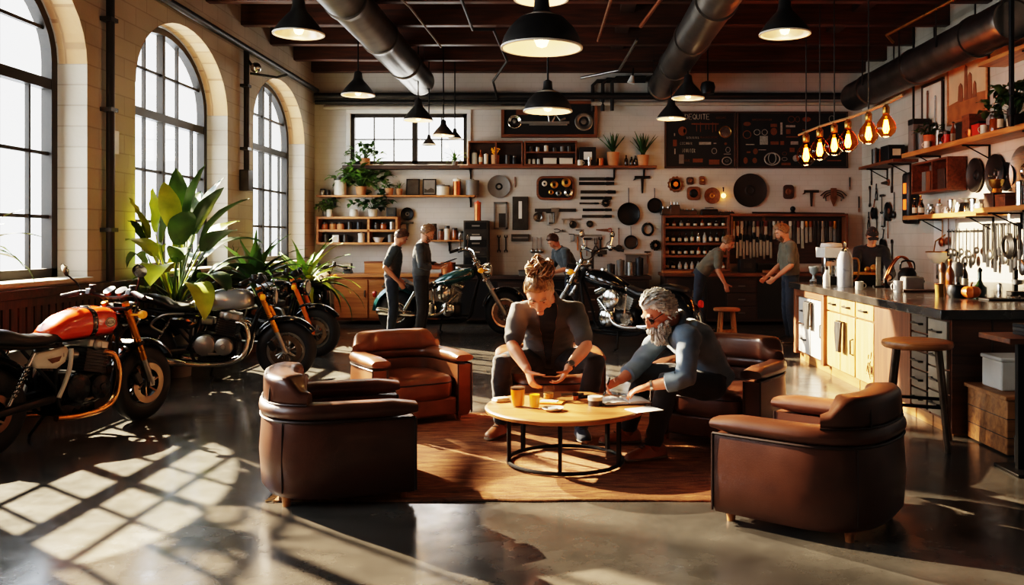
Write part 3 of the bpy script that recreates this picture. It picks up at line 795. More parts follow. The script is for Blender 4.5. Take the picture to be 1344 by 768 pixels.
def fender(t, nm, x, r, w, a0, a1, m, k=1.04, tail=0):
    rings = []; n = 16
    for i in range(n + 1):
        a = R(a0 + (a1 - a0) * i / n); rr = r * k
        ring = []
        for j in range(9):
            u = -1 + 2 * j / 8; h = rr + w * .45 * math.sqrt(max(0, 1 - u * u)) * .8
            ring.append((x + h * math.cos(a), u * w * .62, r + h * math.sin(a)))
        for j in range(8, -1, -1):
            u = -1 + 2 * j / 8; h = rr + w * .45 * math.sqrt(max(0, 1 - u * u)) * .8 - .008
            ring.append((x + h * math.cos(a), u * w * .58, r + h * math.sin(a)))
        rings.append(ring)
    return MB().ring_loft(rings).build(nm, m, t, ang=50)
def fins(b, c, n, sx, sy, dz, rot):
    Mx = Euler(rot).to_matrix()
    for i in range(n):
        p = Vector(c) + Mx @ Vector((0, 0, i * dz)); b.box(p, (sx, sy, dz * .45), rot)
    p = Vector(c) + Mx @ Vector((0, 0, n * dz / 2)); b.box(p, (sx * .82, sy * .82, n * dz), rot)

def roadster(name, label, loc, rz, tank, forkm, exm, covm, sidem, rimm, seat='cafe', stripe=False, emblem=False, mirror=True, group=None, lean=0, flat=False, muffler=True):
    t = thing(name, label, 'motorcycle', loc, rz, group, rot=(R(lean), 0, rz))
    r, wb = .315, .71
    wheel(t, 'front_wheel', wb, r, .125, rimm)
    wheel(t, 'rear_wheel', -wb, r, .16, rimm)
    fender(t, 'front_fender', wb, r, .125, 35, 150, smoke)
    fender(t, 'rear_fender', -wb, r, .15, 30, 130, smoke, 1.10)
    ax, top = Vector((wb, 0, r)), Vector((.43, 0, 1.0))
    for s in (-1, 1):
        y = s * .105; d = top - ax
        p = lambda k: (ax + d * k) + Vector((0, y, 0))
        f = MB().tube([p(.30), p(.31), p(1.0)], [.024, .029, .029], 12).build('fork_leg', forkm, t)
        b = MB(); b.tube([p(-.03), p(.0), p(.33)], [.018, .026, .024], 10); b.box(p(.02), (.05, .035, .07)); b.build('slider', forkm if flat else M['alu'], f)
        c = MB().box((wb - .14, s * .095, r + .06), (.06, .04, .11), (0, -.5, 0)).build('brake_caliper', gunmetal, f, bevel=.01)
        # shocks
        b = MB(); b.cyl((-.62, s * .12, .36), (-.42, s * .12, .70), .014)
        a_, c_ = Vector((-.6, s * .12, .40)), Vector((-.46, s * .12, .63))
        b.tube([a_.lerp(c_, i / 60) + Vector((.026 * math.cos(i * .9) * .8, .026 * math.sin(i * .9), .0)) for i in range(61)], .006, 5)
        b.build('rear_shock', M['chrome'] if not flat else M['blackplastic'], t)
        MB().tube([(-.1, s * .1, .36), (-.4, s * .115, .34), (-wb, s * .115, r)], [.03, .026, .022], 8, flat=1.3).build('swingarm', gunmetal, t)
        MB().tube([(.05, s * .16, .31), (-.05, s * .2, .31)], .014, 8).build('foot_peg', M['alu'], t)
    b = MB()
    for z in (.66, .96):
        k = (z - r) / (1.0 - r); q = ax.lerp(top, k); MB().box(q, (.07, .27, .035), (0, -.38, 0)).build('fork_clamp', M['black'], t, bevel=.008)
    # frame
    b = MB()
    b.cyl((.40, 0, .9), (.47, 0, .74), .035)
    b.tube([(.40, 0, .84), (.0, 0, .78), (-.25, 0, .74)], .025, 8)
    for s in (-1, 1):
        b.tube(smooth_pts([(.43, s * .03, .76), (.33, s * .1, .45), (.26, s * .12, .24), (.0, s * .13, .19), (-.2, s * .13, .25), (-.24, s * .12, .5), (-.2, s * .1, .74)]), .016, 8)
        b.tube([(-.16, s * .1, .72), (-.5, s * .1, .74), (-.72, s * .09, .78)], .014, 8)
        b.tube([(-.24, s * .12, .42), (-.5, s * .1, .73)], .013, 8)
    b.build('frame', M['black'], t)
    # engine
    b = MB(); sloft(b, [(-.22, .42, .08, .08), (-.2, .42, .13, .12), (-.05, .38, .15, .14), (.12, .38, .15, .14), (.22, .38, .12, .11), (.24, .38, .06, .07)], 20, 3.2)
    b.box((-.02, 0, .24), (.3, .2, .08))
    e = b.build('engine', blackeng, t, ang=45)
    for s in (-1, 1):
        b = MB()
        b.lathe([(.001, s * .2), (.085, s * .198), (.105, s * .185), (.112, s * .15), (.112, s * .12)], (-.09, 0, .4), 28, 'y')
        b.lathe([(.001, s * .212), (.07, s * .21), (.088, s * .198), (.095, s * .15)], (.1, 0, .385), 28, 'y')
        b.lathe([(.001, s * .222), (.025, s * .22), (.03, s * .21)], (.1, 0, .385), 14, 'y')
        b.build('engine_cover', covm, e)
    b = MB(); fins(b, (.10, 0, .50), 7, .21, .27, .024, (0, .22, 0)); b.build('cylinder_block', gunmetal, e)
    b = MB(); b.box((.145, 0, .70), (.2, .26, .07), (0, .22, 0))
    for s in (-1, 1): b.lathe([(.001, s * .15), (.035, s * .148), (.045, s * .13), (.045, s * .08)], (.13, 0, .70), 16, 'y')
    b.build('cylinder_head', M['alu'] if not flat else gunmetal, e, bevel=.015)
    b = MB()
    for s in (-1, 1): b.cyl((-.03, s * .08, .64), (-.17, s * .09, .66), .035, .045, 14); b.sph((-.19, s * .09, .66), .055, 12)
    b.build('carburettor', M['alu'], e)
    # exhaust
    for s in (-1, 1):
        o = MB().tube(smooth_pts([(.2, s * .085, .63), (.3, s * .11, .6), (.34, s * .13, .47), (.28, s * .15, .28), (.14, s * .17, .21), (-.1, s * .18, .2), (-.3, s * .19, .22)]), .025, 12).build('exhaust_pipe', exm, t, ang=60)
        if muffler: MB().tube([(-.27, s * .19, .22), (-.34, s * .195, .23), (-.7, s * .21, .31), (-.74, s * .21, .32)], [.026, .042, .046, .034], 14).build('muffler', exm if not flat else M['steel'], o)
    # tank
    b = MB()
    T_ = [(-.26, .80, .03, .02), (-.25, .80, .08, .05), (-.2, .815, .105, .07), (-.1, .845, .125, .10), (.05, .865, .145, .118), (.2, .87, .15, .118), (.3, .865, .135, .108), (.36, .86, .10, .085), (.385, .855, .04, .04)]
    sloft(b, T_, 28, 2.7)
    tk = b.build('fuel_tank', tank, t, ang=60)
    MB().lathe([(.04, .965), (.04, .985), (.032, .993), (.001, .995)], (.14, 0, 0), 16).build('filler_cap', M['chrome'], tk)
    if stripe:
        b = MB(); sloft(b, [(.075, .867, .1495, .1205), (.08, .867, .1515, .1225), (.115, .868, .153, .1225), (.12, .868, .151, .1205)], 28, 2.7); b.build('tank_stripe', smoke, tk)
        b = MB(); sloft(b, [(-.262, .79, .04, .015), (-.2, .755, .1, .014), (.1, .76, .142, .016), (.3, .77, .13, .014), (.37, .79, .05, .01)], 20, 2.7); b.build('tank_underside', smoke, tk)
    if emblem:
        for s in (-1, 1):
            o = MB().lathe([(.001, .0), (.052, 0), (.052, .006), (.001, .009)], n=24, M=Matrix(((1, 0, 0), (0, 0, s), (0, .72, 0)))).build('tank_emblem', M['cream'], tk, loc=(.235, s * .146, .862))
            b = MB()
            for i, (q, w) in enumerate(((-.026, 0), (0, 1), (.026, 2))):
                pts = [[(q - .007, -.012), (q - .007, .012), (q + .007, -.012), (q + .007, .012)], [(q - .008, -.012), (q - .008, .012), (q + .008, .012), (q + .008, -.012), (q - .008, -.012)], [(q - .008, -.012), (q - .008, .012), (q + .008, .006), (q - .008, 0), (q + .008, -.012)]][w]
                b.tube([(x, s * .0085, z) for x, z in pts], .0022, 5)
            b.tube([(.045 * math.cos(a * PI / 12), s * .0075, .032 * math.sin(a * PI / 12)) for a in range(24)], .002, 5, closed=True)
            b.build('emblem_lettering', smoke, o)
    # seat
    b = MB()
    if seat == 'cafe': S_ = [(-.14, .79, .06, .02), (-.16, .79, .10, .04), (-.3, .775, .12, .045), (-.45, .785, .125, .05), (-.58, .815, .125, .065), (-.68, .83, .11, .06), (-.74, .83, .06, .03)]
    else: S_ = [(-.14, .80, .05, .02), (-.17, .80, .10, .04), (-.32, .785, .12, .045), (-.44, .80, .12, .05), (-.5, .84, .12, .06), (-.62, .88, .12, .055), (-.74, .895, .11, .05), (-.78, .895, .07, .03)]
    sloft(b, S_, 20, 3); st = b.build('seat', seatm, t, ang=60)
    if seat != 'cafe':
        MB().lathe([(.001, 0), (.045, .0), (.05, .02), (.001, .03)], (-.8, 0, .84), 14, 'x').build('tail_lamp', M['red'], st)
        for s in (-1, 1): MB().tube(smooth_pts([(-.3, s * .12, .73), (-.5, s * .15, .72), (-.62, s * .14, .62), (-.5, s * .15, .54)]), .014, 8).build('seat_strut', M['alu'], st)
    # side cover
    for s in (-1, 1):
        b = MB(); rings = []
        for yy, k in ((.105, 1), (.13, .98), (.142, .85)):
            rings.append([(-.27 + (x) * k, s * yy, .635 + z * k) for x, z in [(.14, .06), (.12, .085), (-.14, .065), (-.19, .03), (-.15, -.045), (.03, -.07), (.11, -.03)]])
        b.ring_loft(rings); o = b.build('side_cover', sidem, t, bevel=.012)
        MB().prism([(-.33, .645), (-.21, .655), (-.23, .62), (-.29, .61)], s * .141, s * .146, 'xz').build('cover_vent', smoke, o)
        MB().tube(smooth_pts([(-.13, s * .15, .7), (-.15, s * .16, .58), (-.2, s * .17, .47), (-.26, s * .17, .36)]), .016, 8).build('frame_strut', sidem if not flat else M['alu'], t)
    # bars
    b = MB(); b.tube(smooth_pts([(.31, -.40, 1.05), (.36, -.25, 1.085), (.41, -.1, 1.05), (.42, 0, 1.04), (.41, .1, 1.05), (.36, .25, 1.085), (.31, .40, 1.05)]), .0125, 8)
    h = b.build('handlebar', M['black'], t)
    for s in (-1, 1):
        MB().tube([(.305, s * .41, 1.047), (.35, s * .28, 1.078)], .02, 10).build('grip', M['rubber'], h)
        MB().tube([(.37, s * .27, 1.075), (.4, s * .3, 1.06), (.38, s * .42, 1.035)], [.008, .007, .005], 6).build('brake_lever', M['alu'], h)
        MB().box((.385, s * .2, 1.08), (.06, .05, .05), (0, .3, 0)).lathe([(.001, 1.14), (.028, 1.14), (.03, 1.085)], (.41, s * .2, 0), 12).build('switch_housing', M['blackplastic'], h, bevel=.006)
        MB().tube(smooth_pts([(.4, s * .18, 1.07), (.5, s * .16, 1.0), (.5, s * .1, .85), (.4, s * .06, .72)]), .007, 6).build('cable', M['rubber'], h)
        i = MB().lathe([(.001, 0), (.03, .01), (.034, .03), (.03, .05), (.001, .06)], (.47, s * .21, .9), 14, 'x').cyl((.46, s * .1, .9), (.48, s * .2, .9), .009).build('turn_signal', M['amber'], t)
        if mirror:
            o = MB().tube(smooth_pts([(.37, s * .27, 1.09), (.35, s * .31, 1.16), (.31, s * .36, 1.22)]), .007, 6).build('mirror_stalk', M['black'], h)
            Mx = Euler((0, R(70), R(-25 * s))).to_matrix()
            MB().lathe([(.001, .022), (.03, .02), (.052, .004), (.055, -.006), (.05, -.007), (.001, -.006)], (.3, s * .37, 1.26), 20, M=Mx).build('mirror', M['chrome'], h)
    b = MB()
    for s in (-1, 1): b.lathe([(.001, .05), (.046, .048), (.052, .03), (.045, -.02), (.001, -.03)], (.46, s * .06, 1.06), 18, M=Euler((0, R(-35), 0)).to_matrix())
    b.lathe([(.06, -.01), (.001, -.0)], (.45, 0, 1.0), 12); b.build('gauge', M['blackplastic'], t)
    # headlight
    o = MB().lathe([(.001, -.13), (.05, -.12), (.085, -.06), (.098, .0), (.1, .03), (.092, .035)], (.56, 0, .89), 28, 'x').build('headlamp', smoke, t)
    MB().lathe([(.092, .033), (.085, .042), (.04, .058), (.001, .062)], (.56, 0, .89), 28, 'x').build('lens', mat('lamp_lens', C(210, 205, 195), .12, 0, .08), o)
    MB().lathe([(.1, .02), (.106, .026), (.106, .042), (.094, .046)], (.56, 0, .89), 28, 'x').build('lamp_rim', M['chrome'], o)
    MB().tube([(-.05, .15, .22), (-.12, .26, .03), (-.1, .29, .008)], .013, 8).build('kickstand', M['black'], t)
    return t

def cruiser(name, label, loc, rz, tank, rimm, bigbars=True, fatwheel=.32, group=None, pipes=None):
    t = thing(name, label, 'motorcycle', loc, rz, group)
    r, fx, rx = fatwheel, .98, -.72
    wheel(t, 'front_wheel', fx, r, .12, rimm, spokes='wire'); wheel(t, 'rear_wheel', rx, r, .19, rimm, spokes='wire')
    fender(t, 'front_fender', fx, r, .13, 20, 165, smoke); fender(t, 'rear_fender', rx, r, .2, 5, 175, tank, 1.06)
    ax, top = Vector((fx, 0, r)), Vector((.5, 0, 1.08))
    for s in (-1, 1):
        y = s * .11; p = lambda k: ax.lerp(top, k) + Vector((0, y, 0))
        f = MB().tube([p(.42), p(1)], .027, 12).build('fork_leg', M['chrome'], t)
        MB().tube([p(-.04), p(0), p(.44)], [.02, .034, .034], 12).build('slider', M['alu'], f)
        MB().tube(smooth_pts([(.25, s * .12, .6), (.1, s * .17, .47), (.0, s * .19, .33), (-.2, s * .2, .28), (-.45, s * .21, .3)]), .028, 12).build('exhaust_pipe', pipes or M['chrome'], t)
        MB().tube([(-.35, s * .22, .3), (-.45, s * .225, .3), (-.95, s * .23, .36), (-1.0, s * .23, .365)], [.03, .05, .055, .045], 16).build('muffler', pipes or M['chrome'], t)
        MB().tube([(-.6, s * .16, .34), (-.42, s * .16, .62)], [.032, .03], 12).build('rear_shock', M['chrome'], t)
        MB().box((.28, s * .24, .26), (.26, .1, .025)).build('floorboard', M['black'], t, bevel=.008)
    b = MB()
    for k in (.62, .93): MB().box(ax.lerp(top, k), (.08, .29, .04), (0, -.56, 0)).build('fork_clamp', M['chrome'], t, bevel=.008)
    b = MB(); b.cyl((.5, 0, .98), (.6, 0, .8), .04); b.tube([(.5, 0, .88), (.0, 0, .72), (-.45, 0, .6)], .028, 8)
    for s in (-1, 1):
        b.tube(smooth_pts([(.57, s * .03, .82), (.48, s * .1, .5), (.4, s * .12, .24), (.1, s * .13, .19), (-.35, s * .13, .22), (-.42, s * .12, .5), (-.4, s * .08, .62)]), .019, 8)
        b.tube([(-.3, s * .12, .3), (rx, s * .13, r)], .026, 8)
    b.build('frame', M['black'], t)
    # v-twin engine
    b = MB(); sloft(b, [(-.3, .38, .08, .1), (-.26, .38, .13, .13), (.0, .36, .15, .13), (.2, .36, .14, .13), (.28, .36, .08, .1)], 20, 3)
    e = b.build('engine', gunmetal, t, ang=45)
    b = MB(); fins(b, (.13, 0, .46), 7, .19, .2, .03, (0, .42, 0)); fins(b, (-.07, 0, .46), 7, .19, .2, .03, (0, -.42, 0)); b.build('cylinder_block', M['alu'], e)
    for s in (-1, 1): MB().box((.03 + s * .22, 0, .71), (.18, .2, .07), (0, s * .42, 0)).build('cylinder_head', M['chrome'], e, bevel=.02)
    for s in (-1, 1):
        b = MB()
        b.lathe([(.001, s * .24), (.07, s * .238), (.11, s * .22), (.118, s * .17), (.1, s * .13)], (.03, 0, .62), 28, 'y')
        b.lathe([(.001, s * .21), (.08, s * .208), (.105, s * .19), (.11, s * .13)], (.1, 0, .38), 26, 'y')
        b.lathe([(.001, s * .2), (.07, s * .198), (.09, s * .18), (.095, s * .13)], (-.17, 0, .38), 26, 'y')
        for q in (-.12, .02, .14): b.cyl((q, s * .13, .42), (q * 1.3, s * .14, .68), .011)
        b.build('engine_cover', M['chrome'], e)
    # teardrop tank, seat
    b = MB(); sloft(b, [(-.16, .74, .02, .015), (-.12, .745, .06, .05), (.0, .775, .11, .085), (.15, .815, .145, .105), (.3, .85, .155, .11), (.42, .875, .13, .095), (.49, .885, .08, .06), (.51, .885, .03, .025)], 28, 2.3)
    tk = b.build('fuel_tank', tank, t, ang=60)
    b = MB(); b.lathe([(.05, .955), (.048, .975), (.001, .985)], (.24, 0, 0), 16); b.build('filler_cap', M['chrome'], tk)
    for s in (-1, 1): MB().tube(smooth_pts([(-.1, s * .075, .745), (.1, s * .137, .79), (.3, s * .158, .84), (.45, s * .12, .87)]), .006, 6).build('tank_stripe', M['chrome'], tk)
    b = MB(); sloft(b, [(-.1, .73, .05, .02), (-.14, .73, .1, .045), (-.3, .68, .15, .05), (-.45, .67, .17, .06), (-.56, .71, .16, .07), (-.62, .76, .12, .05), (-.72, .765, .11, .045), (-.9, .74, .09, .035), (-.94, .73, .05, .02)], 22, 2.6); b.build('seat', seatm, t, ang=60)
    # bars
    hz = 1.2 if bigbars else 1.12
    b = MB(); b.tube(smooth_pts([(.2, -.42, hz), (.32, -.36, hz + .03), (.44, -.24, hz + .0), (.5, -.1, 1.09), (.5, .1, 1.09), (.44, .24, hz), (.32, .36, hz + .03), (.2, .42, hz)]), .0145, 8)
    h = b.build('handlebar', M['chrome'], t)
    for s in (-1, 1):
        MB().tube([(.17, s * .43, hz - .01), (.29, s * .375, hz + .025)], .021, 10).build('grip', M['rubber'], h)
        MB().box((.33, s * .35, hz + .035), (.06, .06, .05)).build('switch_housing', M['chrome'], h, bevel=.01)
        o = MB().tube([(.33, s * .34, hz + .05), (.33, s * .4, hz + .16)], .007, 6).build('mirror_stalk', M['chrome'], h)
        MB().sph((.33, s * .41, hz + .2), (.018, .06, .045), 14).build('mirror', M['chrome'], h)
        MB().sph((.62, s * .2, .93), (.05, .036, .036), 12).cyl((.6, s * .1, .92), (.61, s * .18, .93), .01).build('turn_signal', M['amber'], t)
    o = MB().lathe([(.001, -.15), (.06, -.13), (.1, -.05), (.108, .03), (.1, .04)], (.72, 0, .93), 28, 'x').build('headlamp', M['chrome'], t)
    MB().lathe([(.1, .036), (.06, .055), (.001, .062)], (.72, 0, .93), 28, 'x').build('lens', mat('lamp_lens', C(210, 205, 195), .12, 0, .08), o)
    o = MB().lathe([(.001, -.03), (.04, -.028), (.05, .0), (.04, .02)], (rx - .37, 0, .58), 16, 'x').build('tail_lamp', M['red'], t)
    MB().tube([(-.05, .16, .22), (-.1, .28, .03), (-.07, .31, .008)], .014, 8).build('kickstand', M['black'], t)
    return t

# orange roadster: front wheel toward the table, rear wheel at the picture's left edge
def place(fn, front, dirv, off, scale=None, **k):
    """put the bike so that its front axle stands over `front`"""
    a = math.atan2(dirv[1], dirv[0]); c = Vector((front[0] - off * math.cos(a), front[1] - off * math.sin(a), 0))
    t = fn(loc=c, rz=a, **k)
    if scale: t.scale = scale
    return t
bronze = mat('bronze_exhaust', C(200, 142, 84), .22, 1., .15)
silverp = mat('silver_paint', C(176, 180, 178), .2, .6, .05, coat=.6)
tealp = mat('dark_teal_paint', C(40, 84, 84), .18, .3, .08, coat=.8)
whitepl = mat('white_plastic', C(224, 220, 210), .35, 0, .06)
darkrim = mat('black_rim', C(30, 30, 30), .35, .5, .2)
silvrim = mat('silver_rim', C(150, 148, 142), .3, .9, .15)
place(roadster, (-3.52, 7.36), (.30, .954), .71, muffler=False, name='motorcycle', label='orange tank motorcycle with black stripe and gold fork nearest the camera', tank=M['orange'], forkm=M['gold'], exm=bronze, covm=blackeng, sidem=whitepl, rimm=darkrim, stripe=True, emblem=True, group='motorcycles along the window wall')
place(roadster, (-2.98, 9.5), (.985, .17), .71, name='motorcycle', label='silver tank motorcycle with black humped seat beside the big broad leaved plant', tank=silverp, forkm=M['gold'], exm=M['chrome'], covm=M['alu'], sidem=smoke, rimm=silvrim, seat='scrambler', mirror=False, group='motorcycles along the window wall', emblem=False)
place(roadster, (-3.18, 11.35), (.96, -.1), .71, name='motorcycle', label='dark motorcycle with orange fork mostly hidden behind the silver tank motorcycle', tank=smoke, forkm=mat('orange_fork', C(226, 120, 34), .3, .3, .1), exm=M['steel'], covm=blackeng, sidem=smoke, rimm=silvrim, mirror=False, flat=True, group='motorcycles along the window wall')
place(cruiser, (-.93, 14.0), (1, -.02), .98, scale=(1, 1.1, 1.1), name='cruiser_motorcycle', label='dark teal chopper motorcycle behind the two standing people on the left', tank=tealp, rimm=M['chrome'], group='chopper motorcycles in the middle of the workshop')
place(cruiser, (-.12, 12.75), (-.86, .51), 1.05, scale=(1.08, 1.1, 1.13), name='cruiser_motorcycle', label='black and chrome chopper motorcycle behind the white bearded person', tank=smoke, rimm=M['chrome'], group='chopper motorcycles in the middle of the workshop')
place(roadster, (-4.02, 14.75), (-.2, .98), .71, name='motorcycle', label='old dusty motorcycle with rust brown wheel rims by the far left workbench', tank=mat('faded_paint', C(120, 96, 70), .5, 0, .3), forkm=M['rust'], exm=M['rust'], covm=gunmetal, sidem=M['rust'], rimm=mat('rust_rim', C(170, 116, 64), .5, .3, .3), mirror=False, flat=True)
# ================================================================ people
skinm = mat('skin', C(206, 142, 108), .5, 0, .1, 12, bump=.05, bscale=150, sss=.08)
skinr = mat('ruddy_skin', C(196, 124, 94), .5, 0, .14, 12, bump=.08, bscale=150, sss=.08)
hairb = mat('dark_blond_hair', C(112, 74, 42), .5, 0, .4, 40, col2=C(176, 128, 78))
hairg = mat('grey_white_hair', C(176, 170, 160), .6, 0, .25, 40, col2=C(228, 224, 214))
haird = mat('dark_brown_hair', C(48, 30, 20), .5, 0, .35, 40, col2=C(92, 58, 36))
hairl = mat('light_brown_hair', C(104, 72, 44), .5, 0, .35, 40, col2=C(146, 108, 70))
eyew = mat('eye_white', C(214, 206, 196), .25, 0, .04)
eyed = mat('dark_iris', C(36, 26, 20), .15, 0, .1)
lipm = mat('lips', C(172, 98, 82), .5, 0, .1)
def cloth(name, c, rough=.85, var=.2): return mat(name, c, rough, 0, var, 9, bump=.15, bscale=220, sheen=.15)
denim = cloth('blue_grey_denim', C(96, 114, 128)); blackc = cloth('black_trousers', C(30, 30, 32)); charc = cloth('charcoal_shirt', C(62, 64, 64))
jeans = cloth('dark_jeans', C(42, 52, 64)); olive = cloth('olive_grey_shirt', C(98, 96, 82)); slate = cloth('slate_shirt', C(64, 70, 72)); navy = cloth('navy_black_shirt', C(26, 30, 36)); tee = cloth('black_tee', C(16, 16, 17))
bootm = mat('tan_boot_leather', C(140, 82, 42), .45, 0, .25, 9, bump=.1); sneak = cloth('blue_grey_sneaker', C(54, 66, 82)); shoeb = mat('black_shoe', C(28, 26, 26), .4, 0, .2)
solem = mat('pale_sole', C(150, 132, 108), .7, 0, .15)

def limb(mb, pts, n=16, up=None, flat=1.):
    P = [Vector(p) for p, r in pts]; Q = [r for p, r in pts]
    d0 = (P[0] - P[1]).normalized(); d1 = (P[-1] - P[-2]).normalized()
    pp = [P[0] + d0 * Q[0] * .8, P[0] + d0 * Q[0] * .5] + P + [P[-1] + d1 * Q[-1] * .5, P[-1] + d1 * Q[-1] * .8]
    qq = [Q[0] * .35, Q[0] * .8] + Q + [Q[-1] * .8, Q[-1] * .35]
    return mb.tube(pp, qq, n, up=up, flat=flat)
def torso(mb, secs, X, n=24, k=2.3):
    """secs: (centre, half width, half depth); X lateral axis"""
    C_ = [Vector(c) for c, _, _ in secs]; rings = []
    for i, (c, w, h) in enumerate(secs):
        d = (C_[min(i + 1, len(C_) - 1)] - C_[max(i - 1, 0)]).normalized(); x = (X - d * X.dot(d)).normalized(); y = d.cross(x)
        rings.append([C_[i] + x * (w * math.copysign(abs(math.cos(a)) ** (2 / k), math.cos(a))) + y * (h * math.copysign(abs(math.sin(a)) ** (2 / k), math.sin(a))) for a in [2 * PI * j / n for j in range(n)]])
    return mb.ring_loft(rings)
def sstep(a, b, x):
    t = max(0, min(1, (x - a) / (b - a))); return t * t * (3 - 2 * t)
def hpt(d):
    """head surface for a unit direction (lateral, forward, up)"""
    u, v, w = d
    x, y, z = u * .077, v * .097, w * .12
    if w < .1:
        t = min(1, (.1 - w) / 1.1)
        x *= 1 - .34 * t ** 1.3
        if v < 0: y *= 1 - .45 * t
        else: y = y * (1 - .06 * t) + .022 * t
    if v > 0: y -= .006 * math.exp(-((abs(u) - .42) ** 2) / .02 - ((w - .08) ** 2) / .02)
    if v < 0: y *= 1.06
    return Vector((x, y, z))
def remesh(o, vox, it=6, fac=.5):
    m = o.modifiers.new('r', 'REMESH'); m.mode = 'VOXEL'; m.voxel_size = vox; m.use_smooth_shade = True
    s = o.modifiers.new('s', 'SMOOTH'); s.iterations = it; s.factor = fac
    dg = bpy.context.evaluated_depsgraph_get(); dg.update()
    me = bpy.data.meshes.new_from_object(o.evaluated_get(dg)); old = o.data; o.modifiers.clear()
    mats = list(old.materials); me.materials.clear()
    for q in mats: me.materials.append(q)
    nm = old.name; o.data = me; bpy.data.meshes.remove(old); me.name = nm
    me.polygons.foreach_set('use_smooth', [True] * len(me.polygons)); return o
def wrinkle(o, amp, sc, seed=0., st=(1, 1, 1.8)):
    ns = [v.normal.copy() for v in o.data.vertices]
    for v, n in zip(o.data.vertices, ns):
        p = Vector((v.co.x * st[0], v.co.y * st[1], v.co.z * st[2])) * sc
        q = 1 - abs(noise.noise(p + Vector((seed, 0, 0)))) * 2; v.co += n * amp * (q * .7 + noise.noise(p * 2.3) * .5)
def carve(o, pred, name, m, parent):
    """move the faces for which pred(centre) holds into a mesh of their own (a second garment showing through the first)"""
    bm = bmesh.new(); bm.from_mesh(o.data); b2 = bm.copy()
    bmesh.ops.delete(bm, geom=[f for f in bm.faces if pred(f.calc_center_median())], context='FACES')
    bmesh.ops.delete(b2, geom=[f for f in b2.faces if not pred(f.calc_center_median())], context='FACES')
    for q in (bm, b2):
        for _ in range(10):
            new = {}
            for v in q.verts:
                nb = [e.other_vert(v) for e in v.link_edges if e.is_boundary]
                if len(nb) == 2: new[v] = v.co * .4 + (nb[0].co + nb[1].co) * .3
            for v, c in new.items(): v.co = c
    for v in b2.verts: v.co -= v.normal * .004
    bm.to_mesh(o.data); bm.free()
    me = bpy.data.meshes.new(name); b2.to_mesh(me); b2.free(); me.materials.append(m)
    q = bpy.data.objects.new(name, me); COL.objects.link(q); q.parent = parent; return q

def hand(mb, w, d, n, side, curl, S=1., detail=True):
    """w wrist, d finger direction, n palm normal, side: +1 thumb toward d x n"""
    d = d.normalized(); n = (n - d * n.dot(d)).normalized(); l = d.cross(n) * side
    rings = []
    for t, hw, hh in ((-.03, .024, .020), (0, .027, .019), (.03, .036, .018), (.06, .041, .016), (.085, .040, .013), (.093, .034, .008)):
        c = w + d * t; rings.append([c + l * (hw * math.cos(2 * PI * k / 12)) + n * (hh * math.sin(2 * PI * k / 12)) for k in range(12)])
    mb.ring_loft(rings)
    def finger(p, dr, cl, segs, rs):
        pts = [p - dr * .012]; a = 0; q = p; rr = [rs[0]]
        for i, s in enumerate(segs):
            a += cl[i] if isinstance(cl, (list, tuple)) else cl
            v = dr * math.cos(a) + n * math.sin(a)
            pts.append(q.copy()); rr.append(rs[min(i, len(rs) - 1)]); q = q + v * s
        pts.append(q); rr.append(rs[-1] * .8)
        limb(mb, list(zip(pts, rr)), 8)
    for i, (off, L_, k) in enumerate(((.031, .070, .9), (.0105, .078, 1.0), (-.0105, .072, 1.08), (-.031, .056, 1.15))):
        sp = (off * 1.2) * .9
        dr = (d + l * off * 2.2).normalized()
        finger(w + d * (.088 - abs(off) * .15) + l * off, dr, curl * k, (L_ * .45, L_ * .31, L_ * .27), (.0092, .0086, .0078))
    dr = (d * .62 + l * .72 + n * .3).normalized()
    finger(w + d * .025 + l * .03, dr, curl * .35, (.04, .032, .026), (.012, .0105, .009))

